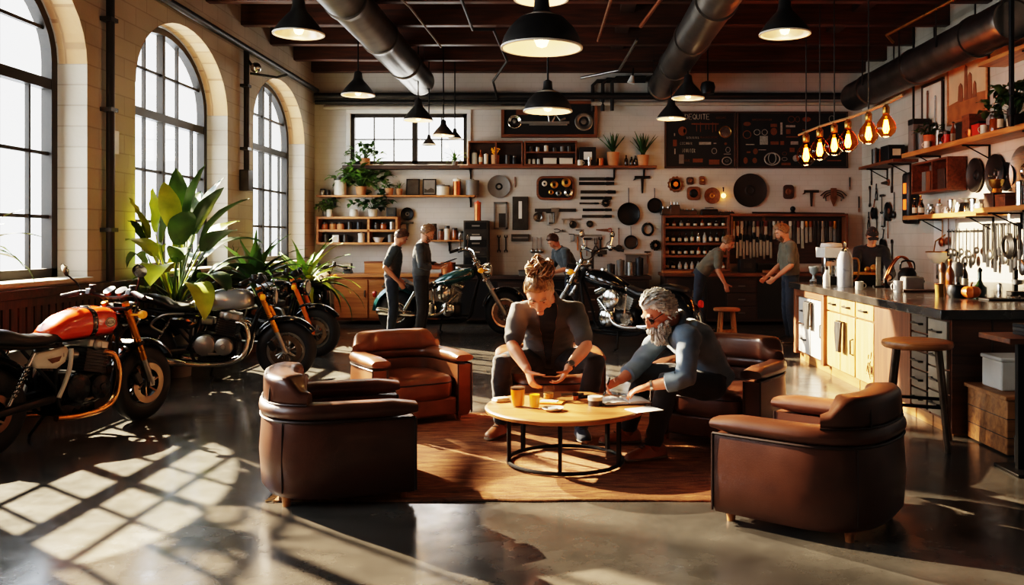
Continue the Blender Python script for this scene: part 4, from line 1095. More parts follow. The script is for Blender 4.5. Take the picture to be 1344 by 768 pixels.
def person(label, loc, rz, S, J, top, bottom, shoes, hair, skin=skinm, vox=.011, sleeve='short', hairstyle='short', beard=None, undershirt=False, cap=None, extra=None, shoesole=True, fat=1., fine=False, hs=1.):
    t = thing('person', label, 'person', loc, rz, None, S)
    V = Vector; J = {k: ([V(a) for a in v] if isinstance(v, list) else V(v)) for k, v in J.items()}
    X = (J['sh'][1] - J['sh'][0]).normalized()
    pel, ch, nk, hc = J['pelvis'], J['chest'], J['neck'], J['head']
    hf = J['hf'].normalized(); hu = (J['hu'] - hf * J['hu'].dot(hf)).normalized(); hx = hf.cross(hu)
    H = lambda p: hc + (hx * p[0] + hf * p[1] + hu * p[2]) * hs
    mid = pel.lerp(ch, .5)
    shm = (J['sh'][0] + J['sh'][1]) / 2
    # ---- body: one continuous skin
    b = MB(); rings = []; nn, hh = (44, 34) if fine else (24, 18)
    for i in range(hh + 1):
        th = -PI / 2 + PI * min(max(i, .02), hh - .02) / hh
        rings.append([H(hpt((math.cos(th) * math.cos(a), math.cos(th) * math.sin(a), math.sin(th)))) for a in [2 * PI * k / nn for k in range(nn)]])
    b.ring_loft(rings)
    E = lambda p, r, n=10: b.ring_loft([[H((p[0] + r[0] * math.cos(q) * math.cos(a), p[1] + r[1] * math.cos(q) * math.sin(a), p[2] + r[2] * math.sin(q))) for a in [2 * PI * k / n for k in range(n)]] for q in [-1.5, -1., -.5, 0, .5, 1., 1.5]])
    limb(b, [(H((0, .088, .022)), .010), (H((0, .102, -.005)), .012), (H((0, .111, -.028)), .0145)], 10)
    for s in (-1, 1):
        E((s * .013, .099, -.033), (.009, .011, .008)); E((s * .031, .086, .034), (.026, .011, .008)); E((s * .045, .066, -.018), (.022, .022, .02))
        E((s * .079, -.008, -.004), (.009, .020, .032)); E((s * .05, .035, -.075), (.018, .03, .016))
    E((0, .094, -.058), (.023, .0095, .006)); E((0, .092, -.068), (.02, .0095, .0065)); E((0, .082, -.1), (.022, .018, .016))
    limb(b, [(nk - (hc - nk) * .15, .068), (nk.lerp(hc, .3), .058), (H((0, -.018, -.05)), .058)], 14)
    torso(b, [(pel - (mid - pel) * .3, .13, .09), (pel, .15, .10), (mid, .135, .09), (ch, .16, .10), (shm, .15, .08), (nk, .07, .06)], X)
    for i in (0, 1):
        sh, el, wr = J['sh'][i], J['el'][i], J['wr'][i]
        limb(b, [(sh, .056), (sh.lerp(el, .35), .052), (sh.lerp(el, .75), .044), (el, .041), (el.lerp(wr, .25), .044), (el.lerp(wr, .7), .034), (wr, .027)])
        hand(b, wr, J['hd'][i], J['hn'][i], (-1 if i == 0 else 1) * 1, J['curl'][0][i] if isinstance(J['curl'], list) else .4)
        limb(b, [(J['hip'][i], .075), (J['kn'][i], .052), (J['kn'][i].lerp(J['an'][i], .3), .05), (J['an'][i], .036)])
    body = remesh(b.build('body', skin, t), vox if not fine else .0062, 4 if fine else 3, .5)
    # ---- face pieces
    for s in (-1, 1):
        e = MB().sph(H((s * .031, .0775, .009)), .0125, 12).build('eye', eyew, t); MB().sph(H((s * .031, .0845, .005)), .0068, 10).build('iris', eyed, e)
        MB().tube([H((s * .012, .0975, .031)), H((s * .03, .0985, .038)), H((s * .05, .086, .032))], [.004, .0058, .0035], 6).build('eyebrow', hair if not cap else haird, t)
        MB().tube([H((s * .018, .0905, .013)), H((s * .031, .0925, .0165)), H((s * .045, .084, .0125))], [.0022, .003, .002], 5).build('eyelid', skin, t)
    MB().tube([H((-.02, .097, -.063)), H((0, .1035, -.0625)), H((.02, .097, -.063))], [.0025, .0042, .0025], 6).build('mouth', lipm, t)
    # ---- hair
    rr = random.Random(len(label) * 7 + int(loc[0] * 100))
    b = MB(); nn, hh = 48, 40; vs = []; ok = []
    def line(u, v):  # hairline height (in up-direction terms) round the head
        f = sstep(-.25, .75, v)
        return -.42 + (.62 + .42 - (.06 if hairstyle != 'bun' else .0)) * f + (.0 if v > .2 else 0)
    def hoff(d):
        u, v, w = d; k = sstep(line(u, v) - .05, line(u, v) + .22, w)
        base = {'bun': .014, 'short': .017, 'grey': .019}.get(hairstyle, .016)
        nz = noise.noise(Vector((u * 5 + S, v * 5, w * 3 + loc[0]))) * .006 + noise.noise(Vector((u * 16, v * 9, w * 9 + loc[0]))) * .0035
        return (base + nz) * k
    for i in range(hh + 1):
        th = -PI / 2 + PI * min(max(i, .02), hh - .02) / hh
        for k in range(nn):
            a = 2 * PI * k / nn; d = (math.cos(th) * math.cos(a), math.cos(th) * math.sin(a), math.sin(th)); p = hpt(d); o_ = hoff(d)
            vs.append(H(p * (1 + o_ / .1))); ok.append(d[2] > line(d[0], d[1]) - .02)
    fs = [(i * nn + k, i * nn + (k + 1) % nn, (i + 1) * nn + (k + 1) % nn, (i + 1) * nn + k) for i in range(hh) for k in range(nn)]
    b.add(vs, [f for f in fs if all(ok[q] for q in f)])
    if not cap or True:
        nl = {'bun': 170, 'grey': 190}.get(hairstyle, 90) if fine else 50
        for q in range(nl):
            while True:
                d = Vector((rr.gauss(0, 1), rr.gauss(0, 1), rr.gauss(0, 1))).normalized()
                if d.z > line(d.x, d.y) + .06: break
            pts = []
            tgt = Vector((0, -.55, .85)).normalized() if hairstyle == 'bun' else (Vector((d.x * 1.6, d.y - 1.1, d.z - .55)).normalized() if d.z > -.1 else Vector((d.x, d.y - .2, d.z - .5)).normalized())
            L_ = .8 if hairstyle == 'bun' else rr.uniform(.25, .5)
            for s_ in range(6):
                e = d.lerp(tgt, s_ / 5 * L_).normalized(); 
                lift = (.011 if hairstyle == 'bun' else .014) + .006 * math.sin(s_ / 5 * PI) + (.012 * s_ / 5 if hairstyle == 'grey' and rr.random() < .4 else 0)
                wob = Vector((noise.noise(e * 9 + Vector((q, 0, 0))), noise.noise(e * 9 + Vector((0, q, 0))), noise.noise(e * 9))) * .006
                pts.append(H(hpt(e) * (1 + lift / .1) + wob))
            b.tube(pts, [.0025, .005, .0055, .005, .004, .0012], 5)
    if hairstyle == 'bun':
        c0 = Vector((-.012, -.05, .142))
        limb(b, [(H((0, -.045, .105)), .034), (H((-.004, -.048, .135)), .026)], 10)
        for cc, rad in ((c0 + Vector((.034, .0, -.008)), .036), (c0 + Vector((-.03, .004, .012)), .046), (c0 + Vector((.006, -.02, .02)), .036)):
            for q in range(34):
                ax = Vector((rr.gauss(0, 1), rr.gauss(0, 1), rr.gauss(0, 1))).normalized(); x, y, _ = frame_from(ax); ph = rr.uniform(0, 6); r0 = rad * rr.uniform(.55, 1.12); cj = cc + Vector((rr.gauss(0, .008), rr.gauss(0, .008), rr.gauss(0, .008)))
                b.tube([H(cj + (x * math.cos(ph + i * .5) + y * math.sin(ph + i * .5)) * r0 * (1 + .04 * i) + ax * (i - 4) * .004) for i in range(10)], [.002] + [.0055] * 7 + [.003, .001], 5)
            b.sph(H(cc), rad * .62, 10)
    b.build('hair', hair, t, fix=False, ang=180)
    if beard:
        b = MB(); hb = []
        for q in range(330 if fine else 60):
            u = rr.uniform(-1, 1); z = rr.uniform(-.115, -.035)
            ph = u * 1.5
            d = Vector((math.sin(ph), math.cos(ph), 0)); zz = z / .12
            base = hpt(((d.x * math.sqrt(max(0.05, 1 - zz * zz))), d.y * math.sqrt(max(.05, 1 - zz * zz)), zz))
            if abs(u) < .18 and -.075 < z < -.05: continue
            if z > -.05 and abs(u) < .5 and abs(u) > .26: continue
            ln = (.055 if abs(u) < .55 else .022) * (1 if z < -.06 else .45) * beard
            out = Vector((d.x * .35, d.y * .45, -1)).normalized()
            pts = [base + d * .004 + (out * ln + d * .014) * (k / 4) + Vector((rr.uniform(-1, 1), rr.uniform(-1, 1), 0)) * .0025 * k for k in range(5)]
            b.tube([H(p) for p in pts], [.0055, .007, .0065, .005, .0015], 5)
        E2 = lambda p, r: b.sph(H(p), r, 12)
        b.ring_loft([[H((w * math.cos(a), c + .034 * k_ * math.sin(a), z)) for a in [2 * PI * k / 20 for k in range(20)]] for z, w, c, k_ in ((-.06, .056, .052, 1.1), (-.08, .055, .056, 1.2), (-.105, .05, .058, 1.2), (-.13, .04, .06, 1.), (-.15 - .02 * beard, .024, .064, .6), (-.165 - .02 * beard, .008, .066, .25))])
        b.build('beard', hair, t, fix=False, ang=180)
    # ---- trousers
    b = MB(); e = .016
    torso(b, [(pel - (mid - pel) * .45, .12, .10), (pel, .165 * fat, .12), (pel.lerp(mid, .7), .155 * fat, .115)], X)
    for i in (0, 1):
        h, k, a = J['hip'][i], J['kn'][i], J['an'][i]
        limb(b, [(h, .098), (h.lerp(k, .3), .092), (h.lerp(k, .7), .076), (k, .068), (k.lerp(a, .3), .068), (k.lerp(a, .7), .056), (k.lerp(a, .96), .054)], 18)
    tr = remesh(b.build('trousers', bottom, t), max(vox, .012), 5); wrinkle(tr, .007, 9, 1.3)
    # ---- shirt
    b = MB()
    low = pel.lerp(mid, .12 if hairstyle != 'grey' else -.25)
    torso(b, [(low, .17 * fat, .125), (pel.lerp(mid, .6), .172 * fat, .125), (mid, .172 * fat, .125), (mid.lerp(ch, .5), .182 * fat, .128), (ch, .195 * fat, .13), (ch.lerp(shm, .6), .19 * fat, .12), (shm + (nk - shm) * .1, .17, .095), (nk.lerp(shm, .25), .1, .078), (nk + (hc - nk) * .02, .074, .07)], X)
    for i in (0, 1):
        sh, el, wr = J['sh'][i], J['el'][i], J['wr'][i]
        ins = sh.lerp(shm, .35)
        if sleeve == 'short': limb(b, [(ins, .075), (sh, .074), (sh.lerp(el, .4), .068), (sh.lerp(el, .8), .062)])
        elif sleeve == 'rolled': limb(b, [(ins, .075), (sh, .072), (sh.lerp(el, .5), .064), (el, .059), (el.lerp(wr, .25), .056), (el.lerp(wr, .38), .055)])
        else: limb(b, [(ins, .075), (sh, .072), (sh.lerp(el, .5), .062), (el, .056), (el.lerp(wr, .5), .048), (el.lerp(wr, .97), .038)])
    st = remesh(b.build('shirt', top, t), max(vox, .012), 5); wrinkle(st, .009, 7.5, 4.1 + loc[0])
    if sleeve == 'rolled':
        for i in (0, 1):
            el, wr = J['el'][i], J['wr'][i]; c = el.lerp(wr, .38); d = (wr - el).normalized()
            MB().tube([c - d * .035, c - d * .03, c + d * .03, c + d * .035], [.05, .06, .058, .05], 16).build('rolled_cuff', top, t)
    if undershirt:
        fwd = X.cross((ch - pel).normalized()); fwd = fwd if fwd.dot(hf) > 0 else -fwd
        up_ = (nk - pel).normalized(); Ls = (nk - pel).length
        def pred(p):
            r_ = p - pel; w = r_.dot(up_) / Ls; return fwd.dot(p - pel.lerp(nk, w)) > .03 and abs(r_.dot(X) + .0) < .012 + .06 * max(0, w - .1) and w > .1
        carve(st, pred, 'undershirt', tee, t)
    # collar
    d = (hc - nk).normalized(); x = (X - d * X.dot(d)).normalized(); y = d.cross(x)
    cr = [nk + d * .0 + x * (.077 * math.cos(2 * PI * k / 20)) + y * (.074 * math.sin(2 * PI * k / 20)) for k in range(20)]
    MB().tube(cr, .012 if hairstyle != 'grey' else .018, 8, closed=True).build('collar', top, t)
    # ---- shoes
    for i in (0, 1):
        a = J['an'][i]; td = J['toe'][i].copy(); td.z = 0; td.normalize(); sx = Vector((-td.y, td.x, 0)); z0 = a.z - .085
        m = shoes[i] if isinstance(shoes, (list, tuple)) else shoes
        b = MB(); rings = []
        P = lambda f, w, z: Vector((a.x, a.y, z0)) + td * f + sx * w + Vector((0, 0, z))
        for f, w, h in ((-.085, .022, .05), (-.078, .034, .075), (-.04, .041, .115), (.02, .042, .11), (.06, .045, .085), (.11, .048, .066), (.15, .046, .054), (.178, .034, .042), (.188, .016, .03)):
            rings.append([P(f, w * math.cos(q), .018 + (h - .018) * max(0, math.sin(q)) ** .8) if math.sin(q) >= 0 else P(f, w * math.cos(q), .018) for q in [2 * PI * k / 16 for k in range(16)]])
        b.ring_loft(rings); limb(b, [(a + Vector((0, 0, -.02)), .047), (a + Vector((0, 0, .05)), .05)], 14)
        o = b.build('shoe', m, t, ang=70)
        b = MB(); b.ring_loft([[P(f, w * math.cos(q), .01 + .01 * math.sin(q)) for q in [2 * PI * k / 10 for k in range(10)]] for f, w in ((-.09, .02), (-.085, .036), (-.03, .042), (.03, .042), (.1, .05), (.155, .047), (.186, .032), (.194, .014))]); b.build('sole', solem if shoesole else shoeb, o)
        b = MB()
        for q in range(4): b.tube([P(.035 + q * .018, -.022, .098 - q * .009), P(.04 + q * .018, 0, .108 - q * .0105), P(.035 + q * .018, .022, .098 - q * .009)], .003, 5)
        b.build('laces', M['rubber'], o)
    if cap:
        b = MB(); rings = []
        for i in range(10):
            th = .2 + (PI / 2 - .22) * i / 9
            rings.append([H(hpt((math.cos(th) * math.cos(a), math.cos(th) * math.sin(a), math.sin(th))) * 1.13 + Vector((0, -.006, .016))) for a in [2 * PI * k / 28 for k in range(28)]])
        b.ring_loft(rings)
        o = b.build('cap', cap, t, ang=70)
        b = MB(); b.ring_loft([[H((.082 * q * (1 - .25 * k / 5), .085 + .07 * k / 5 * math.sqrt(max(0, 1 - (q * .75) ** 2)), .03 - .012 * k / 5 - .02 * q * q + dz)) for q in [-1 + 2 * j / 10 for j in range(11)]] + [H((.082 * q * (1 - .25 * k / 5), .085 + .07 * k / 5 * math.sqrt(max(0, 1 - (q * .75) ** 2)), .022 - .012 * k / 5 - .02 * q * q + dz)) for q in [1 - 2 * j / 10 for j in range(11)]] for k in range(6) for dz in (0.008,)])
        b.build('cap_peak', cap, o)
    return t, J, H

def loc_j(J, o, S, rz=0.):
    """room coordinates -> the figure's own coordinates"""
    Mi = Matrix.Rotation(-rz, 3, 'Z'); o = Vector(o)
    f = lambda p: (Mi @ (Vector(p) - o)) / S
    g = lambda p: Mi @ Vector(p)
    return {k: ([f(a) for a in v] if isinstance(v, list) and k in ('sh', 'el', 'wr', 'hip', 'kn', 'an') else ([g(a) for a in v] if isinstance(v, list) and k != 'curl' else (f(v) if k in ('pelvis', 'chest', 'neck', 'head') else (v if k == 'curl' else g(v))))) for k, v in J.items()}

# person with the bun, leaning over the table (index 0: the arm on the picture's right = the figure's left)
S1 = 1.12; O1 = (-.12, 7.0, 0)
JA = dict(pelvis=(-.12, 7.06, .56), chest=(-.12, 6.74, .90), neck=(-.135, 6.585, 1.055), head=(-.178, 6.42, 1.125), hf=(-.03, -.66, -.75), hu=(-.1, -.75, .66),
          sh=[(.085, 6.63, .965), (-.335, 6.63, .965)], el=[(.165, 6.45, .725), (-.375, 6.45, .725)], wr=[(.03, 6.27, .59), (-.255, 6.25, .58)],
          hd=[(-.5, -.35, -.8), (.3, -.35, -.85)], hn=[(-.85, -.1, .3), (.8, .3, -.1)], curl=[(.45, .5)],
          hip=[(-.02, 7.02, .545), (-.22, 7.02, .545)], kn=[(.235, 6.5, .60), (-.455, 6.5, .60)], an=[(.13, 6.63, .115), (-.475, 6.72, .115)], toe=[(.15, -1, 0), (-.4, -.9, 0)])
pA, jA, HA = person('person in charcoal shirt with blond hair bun bending over the round table', O1, 0, S1, loc_j(JA, O1, S1), charc, blackc, [sneak, bootm], hairb, fine=True, hairstyle='bun', undershirt=True, fat=1.0, beard=None, hs=1.1)
w = jA['wr'][0]; d = (jA['wr'][0] - jA['el'][0]).normalized()
o = MB().tube([w - d * .03, w - d * .012], [.034, .033], 18).build('watch', M['blackplastic'], pA)
x, y, _ = frame_from(d); nrm = (Vector((.3, -1, .7)) - d * d.dot(Vector((.3, -1, .7)))).normalized(); cw = w - d * .021 + nrm * .034
MB().cyl(cw - nrm * .004, cw + nrm * .008, .021, .02, 18).build('watch_case', M['steel'], o)
# bearded person writing in the notebook
S2 = 1.12; O2 = (1.05, 6.25, 0)
JB = dict(pelvis=(1.05, 6.29, .53), chest=(.90, 6.2, .80), neck=(.775, 6.17, .925), head=(.665, 6.12, 1.0), hf=(-.76, -.34, -.55), hu=(-.5, -.2, .84),
          sh=[(.845, 5.97, .845), (.74, 6.40, .85)], el=[(.80, 5.80, .585), (.52, 6.33, .585)], wr=[(.565, 5.86, .53), (.395, 6.2, .515)],
          hd=[(-.9, .1, -.28), (-.85, -.35, -.3)], hn=[(-.2, .15, -1), (.1, -.75, -.6)], curl=[(.32, .7)],
          hip=[(1.03, 6.13, .49), (1.0, 6.38, .49)], kn=[(.70, 5.95, .545), (.58, 6.36, .54)], an=[(.605, 5.99, .115), (.47, 6.46, .115)], toe=[(-.85, -.4, 0), (-1, -.1, 0)])
pB, jB, HB = person('person with white hair and white beard in blue grey shirt writing in the notebook', O2, 0, S2, loc_j(JB, O2, S2), denim, blackc, bootm, hairg, skin=skinr, fine=True, hairstyle='grey', sleeve='rolled', beard=1.15, fat=1.04, hs=1.06)
b = MB()
for s in (-1, 1): b.tube([HB((s * .033 + .025 * math.cos(2 * PI * k / 16), .099 - abs(.01 * math.cos(2 * PI * k / 16)), .004 + .018 * math.sin(2 * PI * k / 16))) for k in range(16)], .0024, 5, closed=True); b.tube([HB((s * .058, .088, .008)), HB((s * .08, .03, .012)), HB((s * .083, -.01, .012))], .0024, 5)
b.tube([HB((-.01, .105, .008)), HB((0, .108, .011)), HB((.01, .105, .008))], .0024, 5)
gl = b.build('spectacles', M['black'], pB)
b = MB()
for s in (-1, 1): b.ring_loft([[HB((s * .033 + q * .025 * math.cos(2 * PI * k / 16), .099 - abs(.01 * q * math.cos(2 * PI * k / 16)), .004 + q * .018 * math.sin(2 * PI * k / 16))) for k in range(16)] for q in (1, .5, .02)])
b.build('tinted_lens', mat('dark_tinted_lens', C(30, 28, 28), .08, 0, .1, coat=.5), gl)
w = jB['wr'][0]; d = (w - jB['el'][0]).normalized()
MB().tube([w - d * .025, w - d * .01], [.033, .032], 18).build('bracelet', M['steel'], pB)
h = Vector(JB['wr'][1]) + Vector(JB['hd'][1]).normalized() * .12
t = thing('pen', 'black pen in the writing hand of the white bearded person', 'pen', (0, 0, 0))
p0 = h + Vector((.03, -.035, .07)); p1 = h + Vector((-.02, -.045, -.075))
MB().tube([p0, p0.lerp(p1, .85)], .0055, 8).build('barrel', M['black'], t); MB().tube([p0.lerp(p1, .85), p1], [.0055, .001], 8).build('nib', M['steel'], t)
tumbler('whisky_glass', 'whisky glass between the hands of the person with the bun', -.105, 6.13, .036, .042, .095, whisky, .45)

# standing people: own coordinates face -y
def stand(lean=.0, pitch=.5, arms=None, dz=0., legs=None, turn=0.):
    sh_z, hz = 1.42, .95
    f = lambda y, z: (Vector((0, -math.sin(lean) * (z - hz) + y * math.cos(lean), hz + math.cos(lean) * (z - hz) - y * math.sin(lean) * -0)))
    P = lambda x, y, z: Vector((x, 0, 0)) + f(y, z)
    nk = P(0, -.02, 1.475); hdir = Vector((0, -math.sin(lean * .6 + .15), math.cos(lean * .6 + .15)))
    hc = nk + hdir * .15 + Vector((0, -.03, 0))
    hf = Vector((math.sin(turn), -math.cos(turn) * math.cos(pitch), -math.sin(pitch))); hu = Vector((0, -math.sin(pitch), math.cos(pitch)))
    a = arms or {}
    J = dict(pelvis=Vector((0, 0, hz + .02)), chest=P(0, .0, 1.27), neck=nk, head=hc, hf=hf, hu=hu, sh=[P(.19, 0, sh_z), P(-.19, 0, sh_z)],
             el=a.get('el', [P(.25, .03, 1.14), P(-.25, .03, 1.14)]), wr=a.get('wr', [P(.24, -.08, .90), P(-.24, -.08, .90)]),
             hd=a.get('hd', [(0, -.2, -1), (0, -.2, -1)]), hn=a.get('hn', [(-1, 0, 0), (1, 0, 0)]), curl=[a.get('curl', (.35, .35))])
    l = legs or {}
    J.update(hip=[(.095, 0, .93), (-.095, 0, .93)], kn=l.get('kn', [(.11, -.03, .5), (-.11, -.03, .5)]), an=l.get('an', [(.12, .02, .09), (-.12, .02, .09)]), toe=[(.2, -1, 0), (-.2, -1, 0)])
    return J
# facing +x is rz = +90 degrees
person('person in slate tee with hand in pocket facing the teal chopper', (-2.62, 13.45, 0), R(96), .955, stand(.12, .75, dict(el=[(.26, .06, 1.12), (-.27, .08, 1.14)], wr=[(.2, -.12, .93), (-.2, -.14, .9)], hd=[(-.3, -.5, -.8), (.3, -.5, -.8)])), slate, jeans, shoeb, haird, sleeve='short', beard=None, hairstyle='short')
tabarm = dict(el=[(.25, -.06, 1.13), (-.25, -.06, 1.13)], wr=[(.12, -.30, 1.13), (-.12, -.30, 1.10)], hd=[(-.3, -1, .05), (.3, -1, .05)], hn=[(0, 0, 1), (0, 0, 1)], curl=(.5, .5))
person('person with short beard in charcoal shirt looking at a tablet', (-2.12, 13.12, 0), R(88), .99, stand(.04, .6, tabarm), charc, blackc, shoeb, hairl, sleeve='rolled', beard=.35, hairstyle='short', fat=1.04)
t = thing('tablet', 'tablet held by the person in charcoal shirt on the left', 'tablet', (-1.72, 13.12, 1.18), R(88), rot=(R(-20), 0, R(88)))
MB().box((0, 0, 0), (.2, .26, .012)).build('case', M['blackplastic'], t, bevel=.005); MB().box((0, 0, .007), (.18, .23, .002)).build('screen', mat('lit_screen', C(150, 160, 165), .2, 0, .05), t)
bench = dict(el=[(.26, -.25, 1.05), (-.26, -.25, 1.05)], wr=[(.12, -.5, .98), (-.14, -.5, .98)], hd=[(-.2, -1, -.2), (.2, -1, -.2)], hn=[(0, 0, -1), (0, 0, -1)], curl=(.4, .4))
person('person in grey tee bending over the back bench between the choppers', (.16, 15.1, 0), R(-62), .97, stand(.55, .8, bench), slate, jeans, shoeb, haird, sleeve='short', hairstyle='short', fat=1.1)
person('stooping person in pale olive tee at the long dark workbench', (2.24, 14.5, 0), R(83), .98, stand(.68, .6, dict(el=[(.24, -.28, 1.03), (-.24, -.28, 1.03)], wr=[(.2, -.42, .80), (-.2, -.40, .80)], hd=[(0, -.3, -1), (0, -.3, -1)]), legs=dict(kn=[(.11, -.06, .5), (-.12, .06, .5)], an=[(.13, -.05, .09), (-.13, .16, .09)])), olive, jeans, shoeb, hairl, sleeve='short', hairstyle='short', fat=1.12)
person('tall standing person in olive tee facing the workbench, right of the stooping one', (3.32, 12.95, 0), R(-88), 1.0, stand(.08, .55, dict(el=[(.25, -.06, 1.13), (-.25, -.08, 1.13)], wr=[(.18, -.27, .95), (-.18, -.30, .95)], hd=[(-.2, -.8, -.6), (.2, -.8, -.6)])), olive, jeans, shoeb, hairl, sleeve='short', hairstyle='short', beard=.3, fat=1.12)
person('person in black shirt and cap working behind the bar counter', (4.42, 12.75, 0), R(-8), .96, stand(.12, .5, bench), navy, blackc, shoeb, haird, sleeve='rolled', hairstyle='short', cap=cloth('black_cap_cloth', C(24, 24, 26)), fat=1.05)
# ================================================================ plants
def leaf(b, base, az, el, L_, w, droop, n=9, fold=.25, stalk=0., prof=None):
    """a blade leaving base at azimuth az / elevation el, bending down by droop over its length"""
    p = Vector(base); e = el; pts = []; h = Vector((math.cos(az), math.sin(az), 0)); lat = Vector((-math.sin(az), math.cos(az), 0))
    tot = L_ + stalk; m = n + (4 if stalk else 0)
    for i in range(m + 1):
        pts.append((p.copy(), e)); st = (stalk / 4 if stalk and i < 4 else L_ / n)
        p = p + (h * math.cos(e) + Vector((0, 0, 1)) * math.sin(e)) * st
        e -= droop * st / tot * (1.0 if not stalk else (.35 if i < 4 else 1.5))
    k0 = 4 if stalk else 0
    if stalk: b.tube([q for q, _ in pts[:6]], [.012, .011, .01, .009, .007, .004], 6)
    vs = []; fs = []
    for i in range(n + 1):
        q, e = pts[min(k0 + i, m)]; t = i / n
        ww = w * (prof(t) if prof else (math.sin(PI * min(1, t * .93 + .07)) ** .75 * (1 - .25 * t)))
        up = (Vector((0, 0, 1)) * math.cos(e) - h * math.sin(e))
        for s in (-1, -.5, 0, .5, 1): vs.append(q + lat * (ww * s) + up * (fold * ww * abs(s) + .004 * math.sin(i * 2.1 + s * 3)))
    for i in range(n):
        for j in range(4): a = i * 5 + j; fs.append((a, a + 1, a + 6, a + 5))
    b.add(vs, fs)
def pot(t, r, h, m, taper=.8, lip=True):
    MB().lathe([(.001, 0), (r * taper, 0), (r, h * .98), (r * 1.03, h), (r * .92, h), (r * .9, h * .9), (.001, h * .9)], n=28).build('pot', m, t, ang=50)
    MB().lathe([(.001, h * .9), (r * .9, h * .9), (r * .5, h * .93), (.001, h * .94)], n=20).build('soil', M['soil'], t)
def plant(label, loc, r, h, pm, kind, size, seed, lm, n=14, group=None, name='potted_plant', taper=.8, lm2=None):
    t = thing(name, label, 'plant', loc, 0, group); rr = random.Random(seed)
    if r: pot(t, r, h, pm, taper)
    b = MB(); b2 = MB(); z = h * .92
    for i in range(n):
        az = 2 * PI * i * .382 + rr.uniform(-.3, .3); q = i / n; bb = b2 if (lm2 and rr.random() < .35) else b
        if kind == 'broad':
            leaf(bb, (rr.uniform(-.05, .05), rr.uniform(-.05, .05), z), az, R(88 - 52 * q ** .8), size * rr.uniform(.36, .5), size * rr.uniform(.085, .12), R(30 + 125 * q), stalk=size * (.6 - .34 * q), fold=.22)
        elif kind == 'strap':
            leaf(bb, (0, 0, z), az, R(85 - 60 * q), size * rr.uniform(.75, 1.05), size * .078, R(50 + 90 * q), n=10, fold=.35, prof=lambda u: (.35 + .65 * math.sin(PI * min(1, u * 1.3 + .1) ** .9)) * (1 - u ** 4) if u < 1 else .02)
        elif kind == 'aloe':
            leaf(bb, (0, 0, z), az, R(88 - 40 * q), size * rr.uniform(.7, 1.), size * .085, R(-10 + 25 * q), n=6, fold=.5, prof=lambda u: (1 - u ** 1.6) * .9 + .04)
        elif kind == 'bushy':
            a2 = rr.uniform(0, 2 * PI); e2 = rr.uniform(.2, 1.4); d = size * rr.uniform(.25, .7)
            p = (math.cos(a2) * math.cos(e2) * d, math.sin(a2) * math.cos(e2) * d, z + math.sin(e2) * d)
            b.tube([(0, 0, z - .01), (p[0] * .5, p[1] * .5, z + (p[2] - z) * .65), p], [.006, .004, .002], 4)
            for k in range(3): leaf(bb, p, a2 + rr.uniform(-1.2, 1.2), rr.uniform(-.4, .9), size * rr.uniform(.22, .34), size * .09, 1., n=5)
    for q in (b, b2):     # leaves bend away from the walls
        for v in q.v:
            lo = XL - .3 if loc[0] < XL else XL + .1
            v.x = max(lo + .02 * math.sin(v.z * 40) ** 2, min(XR - .03, v.x + loc[0])) - loc[0]; v.y = min(YB - .025, v.y + loc[1]) - loc[1]
            if loc[0] < XL: v.y = max(7.23 - 1.2, min(7.23 + 1.2, v.y + loc[1])) - loc[1]
    b.build('foliage', lm, t, fix=False, ang=180)
    if lm2: b2.build('sun_tinted_foliage', lm2, t, fix=False, ang=180)  # sunlight painted in as a brighter colour on random leaves
    return t
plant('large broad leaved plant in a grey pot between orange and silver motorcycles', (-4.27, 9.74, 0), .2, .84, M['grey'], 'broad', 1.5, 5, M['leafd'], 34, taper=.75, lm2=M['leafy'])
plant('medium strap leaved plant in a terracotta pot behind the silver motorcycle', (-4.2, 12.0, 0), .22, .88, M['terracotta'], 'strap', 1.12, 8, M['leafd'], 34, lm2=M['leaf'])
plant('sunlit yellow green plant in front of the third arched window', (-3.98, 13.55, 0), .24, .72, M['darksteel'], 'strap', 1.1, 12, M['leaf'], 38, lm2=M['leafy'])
plant('strap leaved plant on the first window sill, mostly outside the picture left edge', (-4.72, 6.95, 1.145), .1, .18, M['terracotta'], 'strap', .62, 3, M['leaf'], 20)
# ================================================================ small things, built once per kind
gl_d = mat('dark_bottle_glass', C(38, 26, 16), .1, 0, .2, coat=.5); gl_g = mat('green_bottle_glass', C(34, 50, 30), .1, 0, .2, coat=.5); gl_a = mat('amber_bottle_glass', C(132, 66, 20), .1, 0, .15, coat=.5); gl_c = mat('pale_bottle_glass', C(190, 196, 190), .08, 0, .1, coat=.5)
lab_w = mat('bottle_label', C(220, 208, 180), .7, 0, .1)
def bottle(label, loc, h=.26, r=.035, m=None, cap=None, group=None, name='bottle', lab=True):
    m = m or gl_d; t = thing(name, label, 'bottle', loc, 0, group)
    MB().lathe([(.001, 0), (r * .92, 0), (r, h * .03), (r, h * .55), (r * .8, h * .66), (r * .38, h * .78), (r * .36, h * .93), (r * .42, h * .94), (r * .42, h * .96), (.001, h * .96)], n=16).build('bottle_body', m, t, ang=50)
    MB().lathe([(.001, h * .95), (r * .45, h * .95), (r * .45, h), (.001, h)], n=12).build('cap', cap or M['black'], t)
    if lab: MB().lathe([(r * 1.01, h * .15), (r * 1.02, h * .16), (r * 1.02, h * .45), (r * 1.01, h * .46)], n=16, cap=False).build('bottle_label', lab_w, t)
    return t
